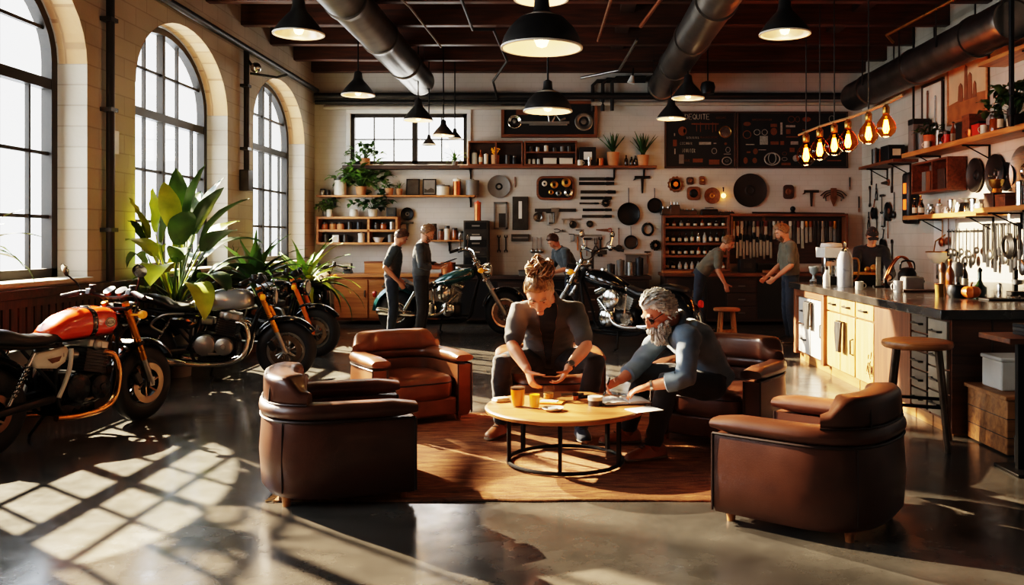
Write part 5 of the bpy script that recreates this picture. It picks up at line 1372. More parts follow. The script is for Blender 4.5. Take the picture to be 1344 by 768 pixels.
def jar(label, loc, h=.14, r=.05, m=None, lid=None, group=None, name='jar', cat='jar'):
    t = thing(name, label, cat, loc, 0, group)
    MB().lathe([(.001, 0), (r * .95, 0), (r, h * .05), (r, h * .72), (r * .82, h * .82), (.001, h * .82)], n=18).build('jar_body', m or gl_c, t, ang=50)
    MB().lathe([(.001, h * .8), (r * .88, h * .8), (r * .88, h * .98), (r * .8, h), (.001, h)], n=18).build('lid', lid or M['darksteel'], t, ang=50)
    return t
def mug(label, loc, h=.1, r=.042, m=None, rz=0, group=None):
    t = thing('mug', label, 'mug', loc, rz, group)
    MB().lathe([(.001, 0), (r * .9, 0), (r, h * .08), (r, h), (r * .9, h), (r * .88, h * .12), (.001, h * .1)], n=20).build('cup', m or M['cream'], t, ang=50)
    MB().tube([(r * .95 + .03 * math.sin(a), 0, h * .5 + h * .3 * math.cos(a)) for a in [PI * k / 8 for k in range(9)]], .006, 6).build('handle', m or M['cream'], t)
    return t
def canister(label, loc, h=.2, r=.06, m=None, lid=None, name='canister', group=None, cat='canister'):
    t = thing(name, label, cat, loc, 0, group)
    MB().lathe([(.001, 0), (r, 0), (r, h * .8), (.001, h * .8)], n=20).build('can_body', m or M['steel'], t)
    MB().lathe([(.001, h * .8), (r * 1.04, h * .8), (r * 1.04, h * .92), (r * .3, h * .96), (r * .25, h), (.001, h)], n=20).build('lid', lid or m or M['steel'], t)
    return t
def crate(label, loc, d, m, band=None, name='box', cat='box', rz=0, group=None, lid=True):
    t = thing(name, label, cat, loc, rz, group)
    MB().box((0, 0, d[2] * .42), (d[0], d[1], d[2] * .84)).build('box_body', m, t, bevel=.005)
    if lid: MB().box((0, 0, d[2] * .92), (d[0] * 1.03, d[1] * 1.03, d[2] * .16)).build('lid', band or m, t, bevel=.004)
    else: MB().box((0, -d[1] * .5, d[2] * .45), (d[0] * .5, .006, d[2] * .35)).build('paper_label', band or lab_w, t)
    return t
def shelf(label, x0, x1, y0, y1, z, m, th=.045, brackets=(), axis='x', group=None):
    o = MB().box2((x0, y0, z - th), (x1, y1, z)).build('wall_shelf', m, bevel=.006); tag(o, label, 'shelf', group)
    for q in brackets:
        if axis == 'x': MB().box2((q - .015, y0 + .04, z - th - .02), (q + .015, y1, z - th)).box2((q - .015, y1 - .02, z - th - .18), (q + .015, y1, z - th)).tube([(q, y0 + .08, z - th - .01), (q, y1 - .01, z - th - .16)], .009, 6).build('bracket', M['black'], o)
        else: MB().box2((x0 + .04, q - .015, z - th - .02), (x1, q + .015, z - th)).box2((x1 - .02, q - .015, z - th - .2), (x1, q + .015, z - th)).tube([(x0 + .08, q, z - th - .01), (x1 - .01, q, z - th - .18)], .009, 6).build('bracket', M['black'], o)
    return o
# hanging tools, drawn in their own x-z plane in front of a wall at y = 0
IRON = M['darksteel']; STEEL = M['steel']; HOLZ = M['walnutz']
def hang(kind, label, loc, s=.3, rz=0., m1=None, m2=None, tilt=0., cat=None, group=None, name=None):
    nm = name or kind; t = thing(nm, label, cat or kind.replace('_', ' '), loc, 0, group, rot=(0, tilt, rz)); a = m1 or IRON; b_ = m2 or HOLZ
    B = lambda: MB()
    if kind == 'frying_pan':
        r = s * .5
        B().lathe([(.001, -.02), (r * .82, -.02), (r, -.06), (r * .96, -.062), (r * .78, -.03), (.001, -.03)], n=28, M=Matrix(((1, 0, 0), (0, 0, 1), (0, -1, 0)))).build('pan', a, t, ang=50)
        B().tube([(0, -.04, r * .95), (0, -.03, r * 1.6), (0, -.02, r * 2.3)], [.014, .011, .013], 8, flat=.6).build('handle', b_ if m2 else a, t)
    elif kind == 'round_plate':
        r = s * .5
        B().lathe([(.001, -.015), (r * .7, -.015), (r * .95, -.04), (r, -.045), (r, -.03), (r * .8, -.005), (.001, -.002)], n=36, M=Matrix(((1, 0, 0), (0, 0, 1), (0, -1, 0)))).build('plate', a, t, ang=50)
        B().lathe([(r * .16, -.015), (r * .22, -.025), (r * .3, -.02), (r * .32, -.014)], n=24, M=Matrix(((1, 0, 0), (0, 0, 1), (0, -1, 0))), cap=False).build('centre_ring', m2 or a, t)
    elif kind == 'spanner':
        b = B(); b.box((0, -.015, 0), (s * .09, .014, s * .78)); b.build('shank', a, t, bevel=.004)
        for sg in (-1, 1): B().prism([(s * .12 * math.cos(q), s * (.45 * sg) + s * .12 * math.sin(q) * sg) for q in [R(x) for x in (-240, -200, -150, -90, -30, 20, 60)]] + [(s * .03, s * .42 * sg), (-s * .03, s * .42 * sg)], -.024, -.008, 'xz').build('jaw', a, t)
    elif kind == 'hammer':
        B().tube([(0, -.03, -s * .5), (0, -.03, s * .38)], [s * .035, s * .028], 8).build('handle', b_, t)
        B().box((0, -.03, s * .43), (s * .42, s * .1, s * .12)).prism([(s * .2, s * .37), (s * .34, s * .45), (s * .2, s * .49)], -.045, -.015, 'xz').build('head', a, t, bevel=.006)
    elif kind == 'handsaw':
        B().prism([(-s * .5, -.02 * s), (s * .25, -s * .12), (s * .25, s * .08), (-s * .5, s * .05)], -.012, -.008, 'xz').build('blade', STEEL if not m1 else a, t)
        B().tube([(s * .25, -.012, -s * .1), (s * .42, -.012, -s * .12), (s * .46, -.012, 0), (s * .42, -.012, s * .1), (s * .25, -.012, s * .08)], s * .035, 8).build('handle', b_, t)
    elif kind == 'pliers':
        for sg in (-1, 1): B().tube(smooth_pts([(sg * s * .05, -.02, s * .48), (sg * s * .06, -.02, s * .2), (0, -.02, s * .1), (-sg * s * .14, -.02, -s * .2), (-sg * s * .12, -.02, -s * .5)]), [s * .02] * 6 + [s * .035] * 19, 7).build('plier_arm', a if sg < 0 else (m2 or a), t)
        B().cyl((0, -.035, s * .1), (0, -.005, s * .1), s * .05).build('pivot', STEEL, t)
    elif kind == 'file_tool':
        B().box((-s * .12, -.015, 0), (s * .72, .016, s * .09), top=1).build('blade', a, t, bevel=.003)
        B().tube([(s * .22, -.015, 0), (s * .3, -.015, 0), (s * .5, -.015, 0)], [s * .03, s * .055, s * .045], 8).build('handle', b_, t)
    elif kind == 'clamp':
        b = B(); b.tube([(-s * .3, -.02, s * .4), (s * .3, -.02, s * .4), (s * .3, -.02, -s * .4), (-s * .1, -.02, -s * .4)], s * .06, 6); b.build('clamp_frame', a, t)
        B().cyl((-s * .1, -.02, -s * .55), (-s * .1, -.02, s * .2), s * .03).cyl((-s * .25, -.02, -s * .55), (s * .05, -.02, -s * .55), s * .02).build('screw', STEEL, t)
    elif kind == 'ladle':
        B().tube(smooth_pts([(0, -.015, s * .5), (0, -.015, s * .1), (0, -.02, -s * .3)]), [s * .03] + [s * .022] * 12, 7).build('handle', b_ if m2 else a, t)
        B().sph((0, -.035, -s * .38), (s * .16, .03, s * .16), 14).build('bowl', a, t)
        B().tube([(s * .03 * math.cos(q), -.015, s * .53 + s * .03 * math.sin(q)) for q in [2 * PI * k / 10 for k in range(10)]], s * .012, 5, closed=True).build('hanging_loop', a, t)
    elif kind == 'wall_rack':
        B().box((0, -.03, s * .4), (s, .05, s * .06)).build('rail', b_, t)
        B().box((0, -.015, 0), (s * .9, .012, s * .75)).build('back_plate', a, t)
    elif kind == 'bracket_tool':
        B().box((0, -.02, s * .32), (s * .8, .03, s * .14)).prism([(-s * .4, s * .26), (-s * .5, s * .14), (-s * .3, s * .22)], -.035, -.01, 'xz').build('cross_bar', a, t, bevel=.005)
        B().prism([(-s * .08, s * .3), (s * .08, s * .3), (s * .04, -s * .5), (-s * .04, -s * .5)], -.034, -.01, 'xz').build('shaft', m2 or a, t)
    elif kind == 'gear':
        r = s * .5; b = B(); pts = []
        for k in range(48): q = 2 * PI * k / 48; rr = r * (1 if (k // 2) % 2 else .9); pts.append((rr * math.cos(q), rr * math.sin(q)))
        b.prism(pts, -.03, -.002, 'xz'); b.build('gear_wheel', a, t)
        B().lathe([(.001, -.045), (r * .3, -.045), (r * .34, -.03), (r * .62, -.03), (r * .66, -.036), (r * .7, -.03)], n=24, M=Matrix(((1, 0, 0), (0, 0, 1), (0, -1, 0))), cap=False).build('hub', m2 or STEEL, t)
    elif kind == 'coil':
        b = B()
        for k in range(5): b.tube([(s * (.42 - .02 * k) * math.cos(q), -.015 - .008 * k, s * (.46 - .02 * k) * math.sin(q)) for q in [2 * PI * j / 24 for j in range(24)]], s * .05, 6, closed=True)
        b.build('wound_hose', a, t); B().box((0, -.02, s * .48), (s * .14, .05, s * .12)).build('hook', m2 or STEEL, t, bevel=.004)
    elif kind == 'caliper':
        b = B(); b.box((0, -.012, 0), (s, .012, s * .08)); b.prism([(-s * .45, 0), (-s * .3, 0), (-s * .4, -s * .3)], -.02, -.006, 'xz'); b.build('beam', a, t)
        B().prism([(-s * .1, s * .06), (s * .1, s * .06), (s * .06, -s * .12), (-s * .02, -s * .3), (-s * .1, -s * .1)], -.026, -.006, 'xz').build('slider', m2 or STEEL, t)
    return t
BW = YB - .004
def bk(px, py): p = at(px, py, YB); return Vector((p.x, BW, p.z))

# ================================================================ back wall, left part
walnut = M['walnut']
sh1 = shelf('narrow wooden shelf under the back window', bk(420, 0).x, bk(625, 0).x, YB - .26, YB, bk(0, 257).z, M['oak'], .035, [bk(440, 0).x, bk(618, 0).x])
zs = bk(0, 257).z
P_ = lambda px, z=zs, dy=.13: (bk(px, 0).x, YB - dy, z)
jar('small dark jar first on the left of the shelf under the back window', P_(426), .12, .05, M['steel'])
jar('second small jar from the left on the shelf under the back window', P_(433), .1, .045, M['darksteel'])
canister('cream enamel canister under the trailing plant', P_(449), .34, .11, M['cream'], M['darksteel'])
plant('trailing leafy plant spilling over the shelf under the back window', P_(476), .1, .16, M['terracotta'], 'bushy', .75, 21, M['leaf'], 44)
# hanging vines of that plant are part of its foliage
plant('small potted succulent right of the trailing plant', P_(513), .075, .13, M['terracotta'], 'bushy', .26, 22, M['leaf'], 14)
plant('very small succulent in a brown cup beside the small succulent', P_(526), .06, .12, M['terracotta'], 'aloe', .16, 23, M['leaf'], 10)
for px, lab, mk in ((543, 'dark framed picture with pale cup drawing on the shelf', 0), (564.5, 'dark framed picture with grey landscape on the shelf', 1)):
    t = thing('framed_picture', lab + ' under the back window', 'picture', P_(px, zs, .1), 0, None, rot=(R(-8), 0, 0))
    MB().box((0, 0, .155), (.25, .02, .31)).build('frame', M['black'], t, bevel=.004); MB().box((0, -.0105, .155), (.2, .004, .26)).build('print', M['darksteel'] if not mk else M['grey'], t)
    if mk == 0: MB().lathe([(.03, 0), (.062, 0), (.062, .003), (.03, .003)], n=20, M=Matrix(((1, 0, 0), (0, 0, 1), (0, -1, 0))), closed=True).build('cup_drawing', M['cream'], t, loc=(0, -.012, .17))
    else: MB().prism([(-.09, .05), (.09, .05), (.09, .11), (.03, .14), (-.03, .1), (-.09, .13)], -.016, -.013, 'xz').build('hill_drawing', M['darksteel'], t)
canister('wide pale tin on the shelf under the back window', P_(583), .2, .12, M['cream'], M['grey'], name='tin', cat='tin')
canister('orange pump bottle on the shelf under the back window', P_(601), .32, .075, M['copper'], M['cream'], name='pump_bottle', cat='bottle')
canister('grey enamel jug at the right end of the shelf under the window', P_(621), .3, .12, M['grey'], M['grey'], name='jug', cat='jug')
# plants on the window sill
zw = WZ0 - .03
plant('leafy plant in a brown pot at the left end of the back window sill', (bk(481, 0).x, YB - .12, zw), .1, .13, M['terracotta'], 'bushy', .48, 31, M['leaf'], 26)
plant('spiky plant at the right end of the back window sill', (bk(598, 0).x, YB - .12, zw), .06, .08, M['grey'], 'strap', .3, 32, M['leaf'], 16)
# two-bay wall cubby
def cubby(label, x0, x1, z0, z1, depth, m, vs=(), hs=(), back=None, y1=None, th=.04, name='wall_cabinet', cat='shelf unit'):
    y1 = y1 or YB; t = thing(name, label, cat, ((x0 + x1) / 2, y1, z0)); c = (x0 + x1) / 2; h = z1 - z0; w = x1 - x0
    MB().box2((-w / 2, -.02, 0), (w / 2, 0, h)).build('back_panel', back or M['darkwood'], t)
    for nm, a, b_ in (('top', (-w / 2, -depth, h - th), (w / 2, 0, h)), ('bottom', (-w / 2, -depth, 0), (w / 2, 0, th))): MB().box2(a, b_).build(nm, m, t, bevel=.004)
    for s in (-1, 1): MB().box2((s * w / 2 - (th if s > 0 else 0), -depth, th), (s * w / 2 + (th if s < 0 else 0), 0, h - th)).build('side', m, t, bevel=.004)
    for v in vs: MB().box2((v - c - th / 2, -depth + .01, th), (v - c + th / 2, -.02, h - th)).build('divider', m, t)
    for z, xa, xb in hs: MB().box2((xa - c, -depth + .01, z - z0 - th / 2), (xb - c, -.02, z - z0 + th / 2)).build('shelf_board', m, t)
    return t
cx0, cx1, cz0, cz1 = bk(421, 0).x, bk(526, 0).x, bk(0, 321).z, bk(0, 285).z
cm = bk(488, 0).x; zmid = bk(0, 303).z
cubby('wooden two bay wall cubby above the far left workbench', cx0, cx1, cz0, cz1, .3, M['oak'], [cm], [(zmid, cx0 + .04, cx1 - .04)])
mk_ = [(430, 0, 'jar', gl_a), (440, 0, 'jar', M['oak']), (450, 0, 'jar', M['terracotta']), (462, 0, 'can', M['darksteel']), (474, 0, 'can', M['blackplastic']), (497, 0, 'jar', M['darksteel']), (506, 0, 'jar', gl_a), (517, 0, 'can', M['steel']), (431, 1, 'can', M['darksteel']), (444, 1, 'box', M['paper']), (456, 1, 'can', M['darksteel']), (477, 1, 'jug', M['cream']), (499, 1, 'bowl', M['white']), (515, 1, 'can', M['grey'])]
cn = {0: 0, 1: 0}
for px, row, k, m_ in mk_:
    z = (zmid + .02) if row == 0 else cz0 + .04; loc = (bk(px, 0).x, YB - .16, z); cn[row] += 1
    lab = '%s of the %s board in the left wall cubby' % (ORD[cn[row] - 1], 'upper' if row == 0 else 'lower')
    if k == 'jar': jar('squat jar, ' + lab, loc, .13, .065, m_)
    elif k == 'can': canister('dark canister, ' + lab, loc, .15, .05, m_)
    elif k == 'box': crate('white box, ' + lab, loc, (.12, .1, .16), m_, None, lid=False)
    elif k == 'jug': canister('cream jug, ' + lab, loc, .18, .06, m_, name='jug', cat='jug')
    else:
        t = thing('bowl', 'white bowl, ' + lab, 'bowl', loc); MB().lathe([(.001, 0), (.06, 0), (.11, .09), (.1, .09), (.055, .015), (.001, .012)], n=24).build('bowl_body', m_, t, ang=60); MB().lathe([(.045, -.0), (.05, .0), (.05, .012), (.045, .012)], n=20, closed=True).build('foot_ring', m_, t)
zt_ = cz1
plant('low leafy plant on top of the left wall cubby', (bk(431, 0).x, YB - .15, zt_), .07, .1, M['grey'], 'bushy', .4, 41, M['leaf'], 22)
canister('white tin on top of the left wall cubby', (bk(437, 0).x, YB - .24, zt_), .14, .05, M['cream'], name='tin', cat='tin')
jar('white lidded pot on top of the left wall cubby', (bk(467, 0).x, YB - .15, zt_), .14, .08, M['cream'], M['cream'])
plant('plant with thick trunk on top of the left wall cubby', (bk(492, 0).x, YB - .15, zt_), .09, .14, M['cream'], 'bushy', .55, 42, M['leafd'], 26)
crate('black boxy radio on top of the left wall cubby', (bk(516, 0).x, YB - .15, zt_), (.17, .12, .2), M['blackplastic'], M['darksteel'], name='radio', cat='radio', lid=False)
hang('round_plate', 'round dark gauge on a post right of the left wall cubby', bk(535, 281), .24, m1=M['black'], m2=M['grey'], name='wall_gauge', cat='gauge')
hang('bracket_tool', 'iron bracket under the round dark gauge', bk(535, 299), .28)
# bench shelf by the tool tower
shelf('short shelf with jars beside the dark tool tower', bk(566, 0).x, bk(611, 0).x, YB - .22, YB, bk(0, 315).z, M['oak'], .03, [bk(590, 0).x])
for i, (px, h, m_, nm) in enumerate(((571, .3, M['darkwood'], 'dark'), (580, .2, M['walnut'], 'brown'), (588, .26, M['cream'], 'cream'), (598, .22, gl_a, 'amber'), (606, .16, M['steel'], 'steel'))):
    jar('%s jar on the short shelf beside the dark tool tower' % nm, (bk(px, 0).x, YB - .11, bk(0, 315).z), h, .055, m_, M['darksteel'])
canister('orange red plunger like funnel standing on the tool tower', (bk(629, 0).x, YB - .28, bk(0, 290).z), .36, .06, M['copper'], mat('orange_enamel', C(206, 84, 30), .3), name='funnel', cat='funnel')
x0, x1, z0, z1 = bk(611, 0).x, bk(643, 0).x, bk(0, 345).z, bk(0, 290).z
t = thing('tool_tower', 'tall dark steel drawer tower below the round grey disc', 'cabinet', ((x0 + x1) / 2, YB - .01, .86))
MB().box2((-(x1 - x0) / 2, -.34, 0), ((x1 - x0) / 2, 0, z1 - .86)).build('carcass', M['darksteel'], t, bevel=.006)
for k in range(6):
    zz = .04 + k * (z1 - .9) / 6; d = MB().box2((-(x1 - x0) / 2 + .03, -.355, zz), ((x1 - x0) / 2 - .03, -.34, zz + (z1 - .9) / 6 - .03)).build('drawer', M['black'] if k % 2 else M['darksteel'], t, bevel=.004)
    MB().box2((-.07, -.37, zz + .05), (.07, -.355, zz + .075)).build('handle', M['steel'], d)
MB().box((0, -.357, z1 - .86 - .32), (.2, .004, .06)).build('paper_label', M['paper'], t)

# ================================================================ big workbenches at the back
def bench(label, x0, x1, y0, y1, h, top, front, doors, name='workbench', group=None):
    t = thing(name, label, 'workbench', ((x0 + x1) / 2, (y0 + y1) / 2, 0)); w, d = x1 - x0, y1 - y0
    MB().box((0, 0, h - .03), (w, d, .06)).build('worktop', top, t, bevel=.008)
    MB().box2((-w / 2 + .04, -d / 2 + .06, .08), (w / 2 - .04, d / 2 - .02, h - .06)).build('carcass', front, t)
    n = len(doors); x = -w / 2 + .06; ww = (w - .12) / n
    for k, kd in enumerate(doors):
        xa, xb = x + k * ww + .015, x + (k + 1) * ww - .015
        if kd == 'd':
            o = MB().box2((xa, -d / 2 + .035, .12), (xb, -d / 2 + .06, h - .1)).build('door', front, t, bevel=.005); MB().box2((xb - .06, -d / 2 + .015, h * .55), (xb - .04, -d / 2 + .035, h * .55 + .12)).build('handle', M['steel'], o)
        elif kd == 'o':
            MB().box2((xa, -d / 2 + .055, .12), (xb, -d / 2 + .062, h - .1)).build('shade_sheet', M['blackplastic'], t)  # black sheet stands in for the shade inside an open bay
        else:
            for q in range(3):
                za = .12 + q * (h - .22) / 3; o = MB().box2((xa, -d / 2 + .035, za), (xb, -d / 2 + .06, za + (h - .22) / 3 - .02)).build('drawer', front, t, bevel=.005); MB().box2(((xa + xb) / 2 - .06, -d / 2 + .012, za + .1), ((xa + xb) / 2 + .06, -d / 2 + .035, za + .12)).build('handle', M['steel'], o)
    return t
bench('far left oak workbench under the wall cubby', -4.1, -2.2, 15.55, 16.2, .9, M['oak'], M['oak'], 'dwd'.replace('w', 'r'))
bench('long workbench behind the teal chopper', -1.9, 1.55, 15.6, 16.2, .86, M['darkwood'], M['darkwood'], 'ororo')
bench('long dark workbench below the bottle cabinet', 1.72, 5.0, 15.35, 16.15, .92, M['walnut'], M['darkwood'], 'dorodr')
ZB = .9
crate('wooden toolbox on the far left workbench', (-3.35, 15.85, ZB), (.4, .25, .22), M['oak'], M['walnut'], name='toolbox', cat='toolbox')
t = thing('bench_vise', 'grey vise on the far left workbench', 'vise', (-3.85, 15.75, ZB)); MB().box((0, 0, .05), (.16, .2, .1), top=.7).box((0, -.08, .14), (.2, .06, .1)).build('vise_body', M['darksteel'], t, bevel=.01); MB().box((0, -.2, .14), (.2, .05, .1)).cyl((0, -.3, .12), (0, -.1, .12), .02).build('jaw', M['steel'], t)
canister('copper pot on the bench behind the person with the tablet', (bk(591, 0).x + .02, 15.85, .86), .26, .13, M['copper'], M['copper'], name='pot', cat='pot')
crate('dark toolbox on the bench behind the person with the tablet', (bk(606, 0).x + .1, 15.9, .86), (.36, .24, .2), M['blackplastic'], M['darksteel'], name='toolbox', cat='toolbox')
crate('blue grey case on the bench left of the bending person', (-.55, 15.85, .86), (.5, .3, .1), M['grey'], M['darksteel'], name='case', cat='case')
for i, (x, h, m_) in enumerate(((.85, .22, M['darksteel']), (1.02, .3, M['grey']), (1.2, .26, M['steel']), (1.36, .34, M['blackplastic']))):
    canister('%s tin in the row on the bench left of the bottle cabinet' % ('dark', 'grey', 'bright steel', 'tall black')[i], (x, 15.9, .86), h, .07, m_, name='tin', cat='tin')
t = thing('bench_press', 'small black bench press in front of the grey rack', 'press', (.62, 15.95, .86))
MB().box((0, 0, .03), (.28, .2, .06)).box((-.1, .05, .25), (.05, .06, .4)).box((.02, .05, .42), (.28, .08, .08)).build('press_frame', M['darksteel'], t, bevel=.006); MB().tube([(.1, .05, .44), (.16, .05, .58), (.22, .05, .62)], .012, 6).build('lever', M['steel'], t)

# ================================================================ back wall, middle part
# engine diagram board
x0, x1, z0, z1 = bk(658, 0).x, bk(784, 0).x, bk(0, 181).z, bk(0, 133).z
t = thing('display_board', 'wooden shadow box showing an old engine above the middle shelf', 'display board', ((x0 + x1) / 2, YB - .003, (z0 + z1) / 2)); w, h = x1 - x0, z1 - z0
MB().box((0, -.015, 0), (w, .03, h)).build('panel', M['blackplastic'], t)
for s in (-1, 1): MB().box((0, -.04, s * (h / 2 - .03)), (w, .08, .06)).build('frame_rail', walnut, t, bevel=.006); MB().box((s * (w / 2 - .03), -.04, 0), (.06, .08, h - .12)).build('frame_stile', M['walnutz'], t, bevel=.006)
for s, r in ((-1, .13), (1, .17)):
    o = MB().lathe([(r * .55, -.035), (r * .9, -.05), (r, -.045), (r, -.03)], n=28, M=Matrix(((1, 0, 0), (0, 0, 1), (0, -1, 0))), cap=False).build('flywheel', M['steel'] if s > 0 else M['chrome'], t, loc=(s * w * .36, 0, -.04))
    MB().lathe([(.001, -.06), (r * .3, -.055), (r * .34, -.03)], n=16, M=Matrix(((1, 0, 0), (0, 0, 1), (0, -1, 0)))).build('hub', M['steel'], o)
b = MB(); b.box((-.08, -.04, -.06), (.9, .03, .04)); b.box((-.02, -.05, -.1), (.7, .03, .025)); b.tube([(.05, -.045, -.05), (.12, -.045, .08), (.2, -.045, -.02), (.3, -.045, .02)], .02, 6); b.tube([(.0, -.045, -.05), (-.02, -.045, .1)], .016, 6); b.build('piston_rods', M['alu'], t)
MB().box((-.5, -.04, .13), (.22, .03, .1)).build('name_plate', M['walnut'], t)
# middle shelf with cubby boxes
zs2 = bk(0, 219).z
shelf('long red brown shelf with boxes and two potted aloes', bk(606, 0).x, bk(860, 0).x, YB - .3, YB, zs2, walnut, .045, [bk(618, 0).x, bk(806, 0).x, bk(845, 0).x])
xa, xb, xc = bk(616, 0).x, bk(688, 0).x, bk(757, 0).x
zt2 = bk(0, 187).z
cubby('left open box on the long middle shelf', xa, xb - .01, zs2 + .001, zt2, .26, walnut, [(xa + xb) / 2], y1=YB - .002, th=.03)
cubby('right open box on the long middle shelf', xb + .01, xc, zs2 + .001, zt2, .26, walnut, [], [((zs2 + zt2) / 2 + .02, xb + .04, xc - .03)], y1=YB - .002, th=.03)
yy = YB - .16; zz = zs2 + .032
for px, f in ((624, 0), (632, 1), (639, 2), (651, 3), (667, 4), (676, 5)):
    loc = (bk(px, 0).x, yy, zz)
    if f == 0: jar('large glass jar in the left open box on the middle shelf', loc, .26, .055, gl_c)
    if f == 1: bottle('copper bottle in the left open box on the middle shelf', loc, .28, .035, M['copper'])
    if f == 2: canister('pale tin in the left open box on the middle shelf', loc, .2, .04, M['cream'])
    if f == 3:
        t = thing('flower_pot', 'tan pot of dry orange flowers in the left open box', 'plant', loc); pot(t, .075, .17, M['terracotta'], .95); b = MB(); rr_ = random.Random(2)
        for q in range(26): a_ = rr_.uniform(0, 6.3); e_ = rr_.uniform(.7, 1.5); L0 = rr_.uniform(.08, .16); p = (math.cos(a_) * math.cos(e_) * L0, math.sin(a_) * math.cos(e_) * L0, .15 + math.sin(e_) * L0); b.tube([(0, 0, .14), p], .003, 4); b.sph(p, .014, 6)
        b.build('dry_flowers', M['amber'], t)
    if f == 4: canister('dark coffee tin in the left open box on the middle shelf', loc, .18, .055, M['darksteel'])
    if f == 5: jar('small dark jar in the left open box on the middle shelf', loc, .16, .045, M['blackplastic'], M['steel'])
for i, px in enumerate((695, 701, 707, 722, 743)):
    if i < 3: jar('%s of three little jars lower left in the right open box' % ('first', 'middle', 'third')[i], (bk(px, 0).x, yy, zz), .12, .03, gl_c)
    else: crate('%s white box in the right open box on the middle shelf' % ('left', 'right')[i - 3], (bk(px, 0).x, yy, zz), (.24, .14, .11), M['cream'], M['cream'])
zz2 = (zs2 + zt2) / 2 + .036
for i, px in enumerate((697, 706, 717, 728, 738, 747)): canister('%s small tin on the upper board of the right open box' % ORD[i], (bk(px, 0).x, yy, zz2), (.1, .09, .12, .08, .1, .11)[i], .04, (M['darksteel'], M['steel'], M['cream'], M['darksteel'], M['grey'], M['darksteel'])[i], name='tin', cat='tin')
crate('dark upright case with pale label right of the open boxes', (bk(771, 0).x, yy, zs2), (.3, .2, .4), M['blackplastic'], M['paper'], name='case', cat='case', lid=False)
mug('white cup in front of the dark upright case', (bk(761, 0).x, YB - .285, zs2), .1, .045)
canister('steel shaker in front of the dark upright case', (bk(773, 0).x, YB - .28, zs2), .16, .03, M['chrome'], name='shaker', cat='shaker')
canister('little copper tin left of the first potted aloe', (bk(788, 0).x, yy, zs2), .15, .06, M['copper'])
plant('potted aloe in the left tan pot on the middle shelf', (bk(804, 0).x, yy, zs2), .115, .25, M['terracotta'], 'aloe', .42, 51, M['leafd'], 18)
plant('taller potted aloe in the tan pot at the right end of the middle shelf', (bk(843, 0).x, yy, zs2), .11, .2, M['terracotta'], 'aloe', .5, 52, M['leafd'], 20)
for i, px in enumerate((821, 828, 833)): bottle('%s of three dark bottles between the two potted aloes' % ('left', 'middle', 'right')[i], (bk(px, 0).x, yy, zs2), (.2, .17, .19)[i], .035, gl_d, lab=False)

hang('round_plate', 'large round grey disc with a dark centre on the back wall', bk(655, 245), .42, m1=M['grey'], m2=M['black'], name='wall_disc', cat='disc')
hang('file_tool', 'short wooden handle hanging right of the grey disc', bk(676, 239), .2, m1=M['walnutz'], tilt=PI / 2)
# oval tray with brass parts
t = thing('tray', 'wooden tray of brass parts hung on the back wall', 'tray', bk(729, 247)); w, h = .7, .44
b = MB(); pr = rrect(-w / 2, w / 2, -h / 2, h / 2, .12, 5); b.prism(pr, -.05, -.002, 'xz'); b.build('rim', walnut, t, bevel=.01)
b = MB(); b.prism(rrect(-w / 2 + .04, w / 2 - .04, -h / 2 + .04, h / 2 - .04, .1, 5), -.056, -.048, 'xz'); b.build('base', M['black'], t)
for i, (x, z, r, m_) in enumerate(((-.02, .06, .07, M['brass']), (.2, .1, .085, M['brass']), (.24, -.08, .08, M['chrome']), (-.08, -.08, .045, M['brass']), (.06, -.1, .05, M['steel']), (-.2, .08, .05, M['cream']))):
    MB().lathe([(r * .4, -.06), (r * .5, -.085), (r, -.075), (r, -.055)], n=20, M=Matrix(((1, 0, 0), (0, 0, 1), (0, -1, 0))), cap=False).build('brass_ring', m_, t, loc=(x, 0, z))
# files, knives and rods in rows
for i, (px0, px1, py, m_) in enumerate(((759, 806, 235, IRON), (759, 806, 241, M['black']), (761, 808, 252, IRON), (761, 803, 260, M['black']), (760, 786, 267, IRON), (764, 803, 275.5, M['black']), (763, 803, 284, IRON))):
    hang('file_tool', '%s dark file from the top of the file rows on the back wall' % ORD[i], bk((px0 + px1) / 2, py), (px1 - px0) / 71.2, m1=m_, m2=M['blackplastic'], group=None, name='file')
hang('gear', 'small black cog right of the fifth file', bk(795, 266.5), .16)
hang('caliper', 'long dark caliper rod on the back wall below the tray', bk(729, 276), .76)
hang('round_plate', 'small dial below the left end of the long caliper', bk(706, 285), .17, m1=M['steel'], m2=M['black'], name='dial', cat='dial')
hang('clamp', 'dark clamp right of the small dial', bk(722, 286), .24)
hang('caliper', 'short pale caliper below the long caliper', bk(750, 288), .36, m1=STEEL)
hang('round_plate', 'oval dark cup hook below the short pale caliper', bk(752, 295), .14, m1=IRON, name='hook_plate', cat='hook')
hang('gear', 'small cog right of the dark cup hook', bk(774, 294), .13)
hang('pliers', 'grey pliers lying sideways left of the framed pair', bk(735, 303), .22, tilt=PI / 2)
hang('clamp', 'tiny grey clamp under the dark cup hook', bk(750, 312), .16)
hang('file_tool', 'tiny dark file over the tool rail', bk(761, 302), .16, name='file')
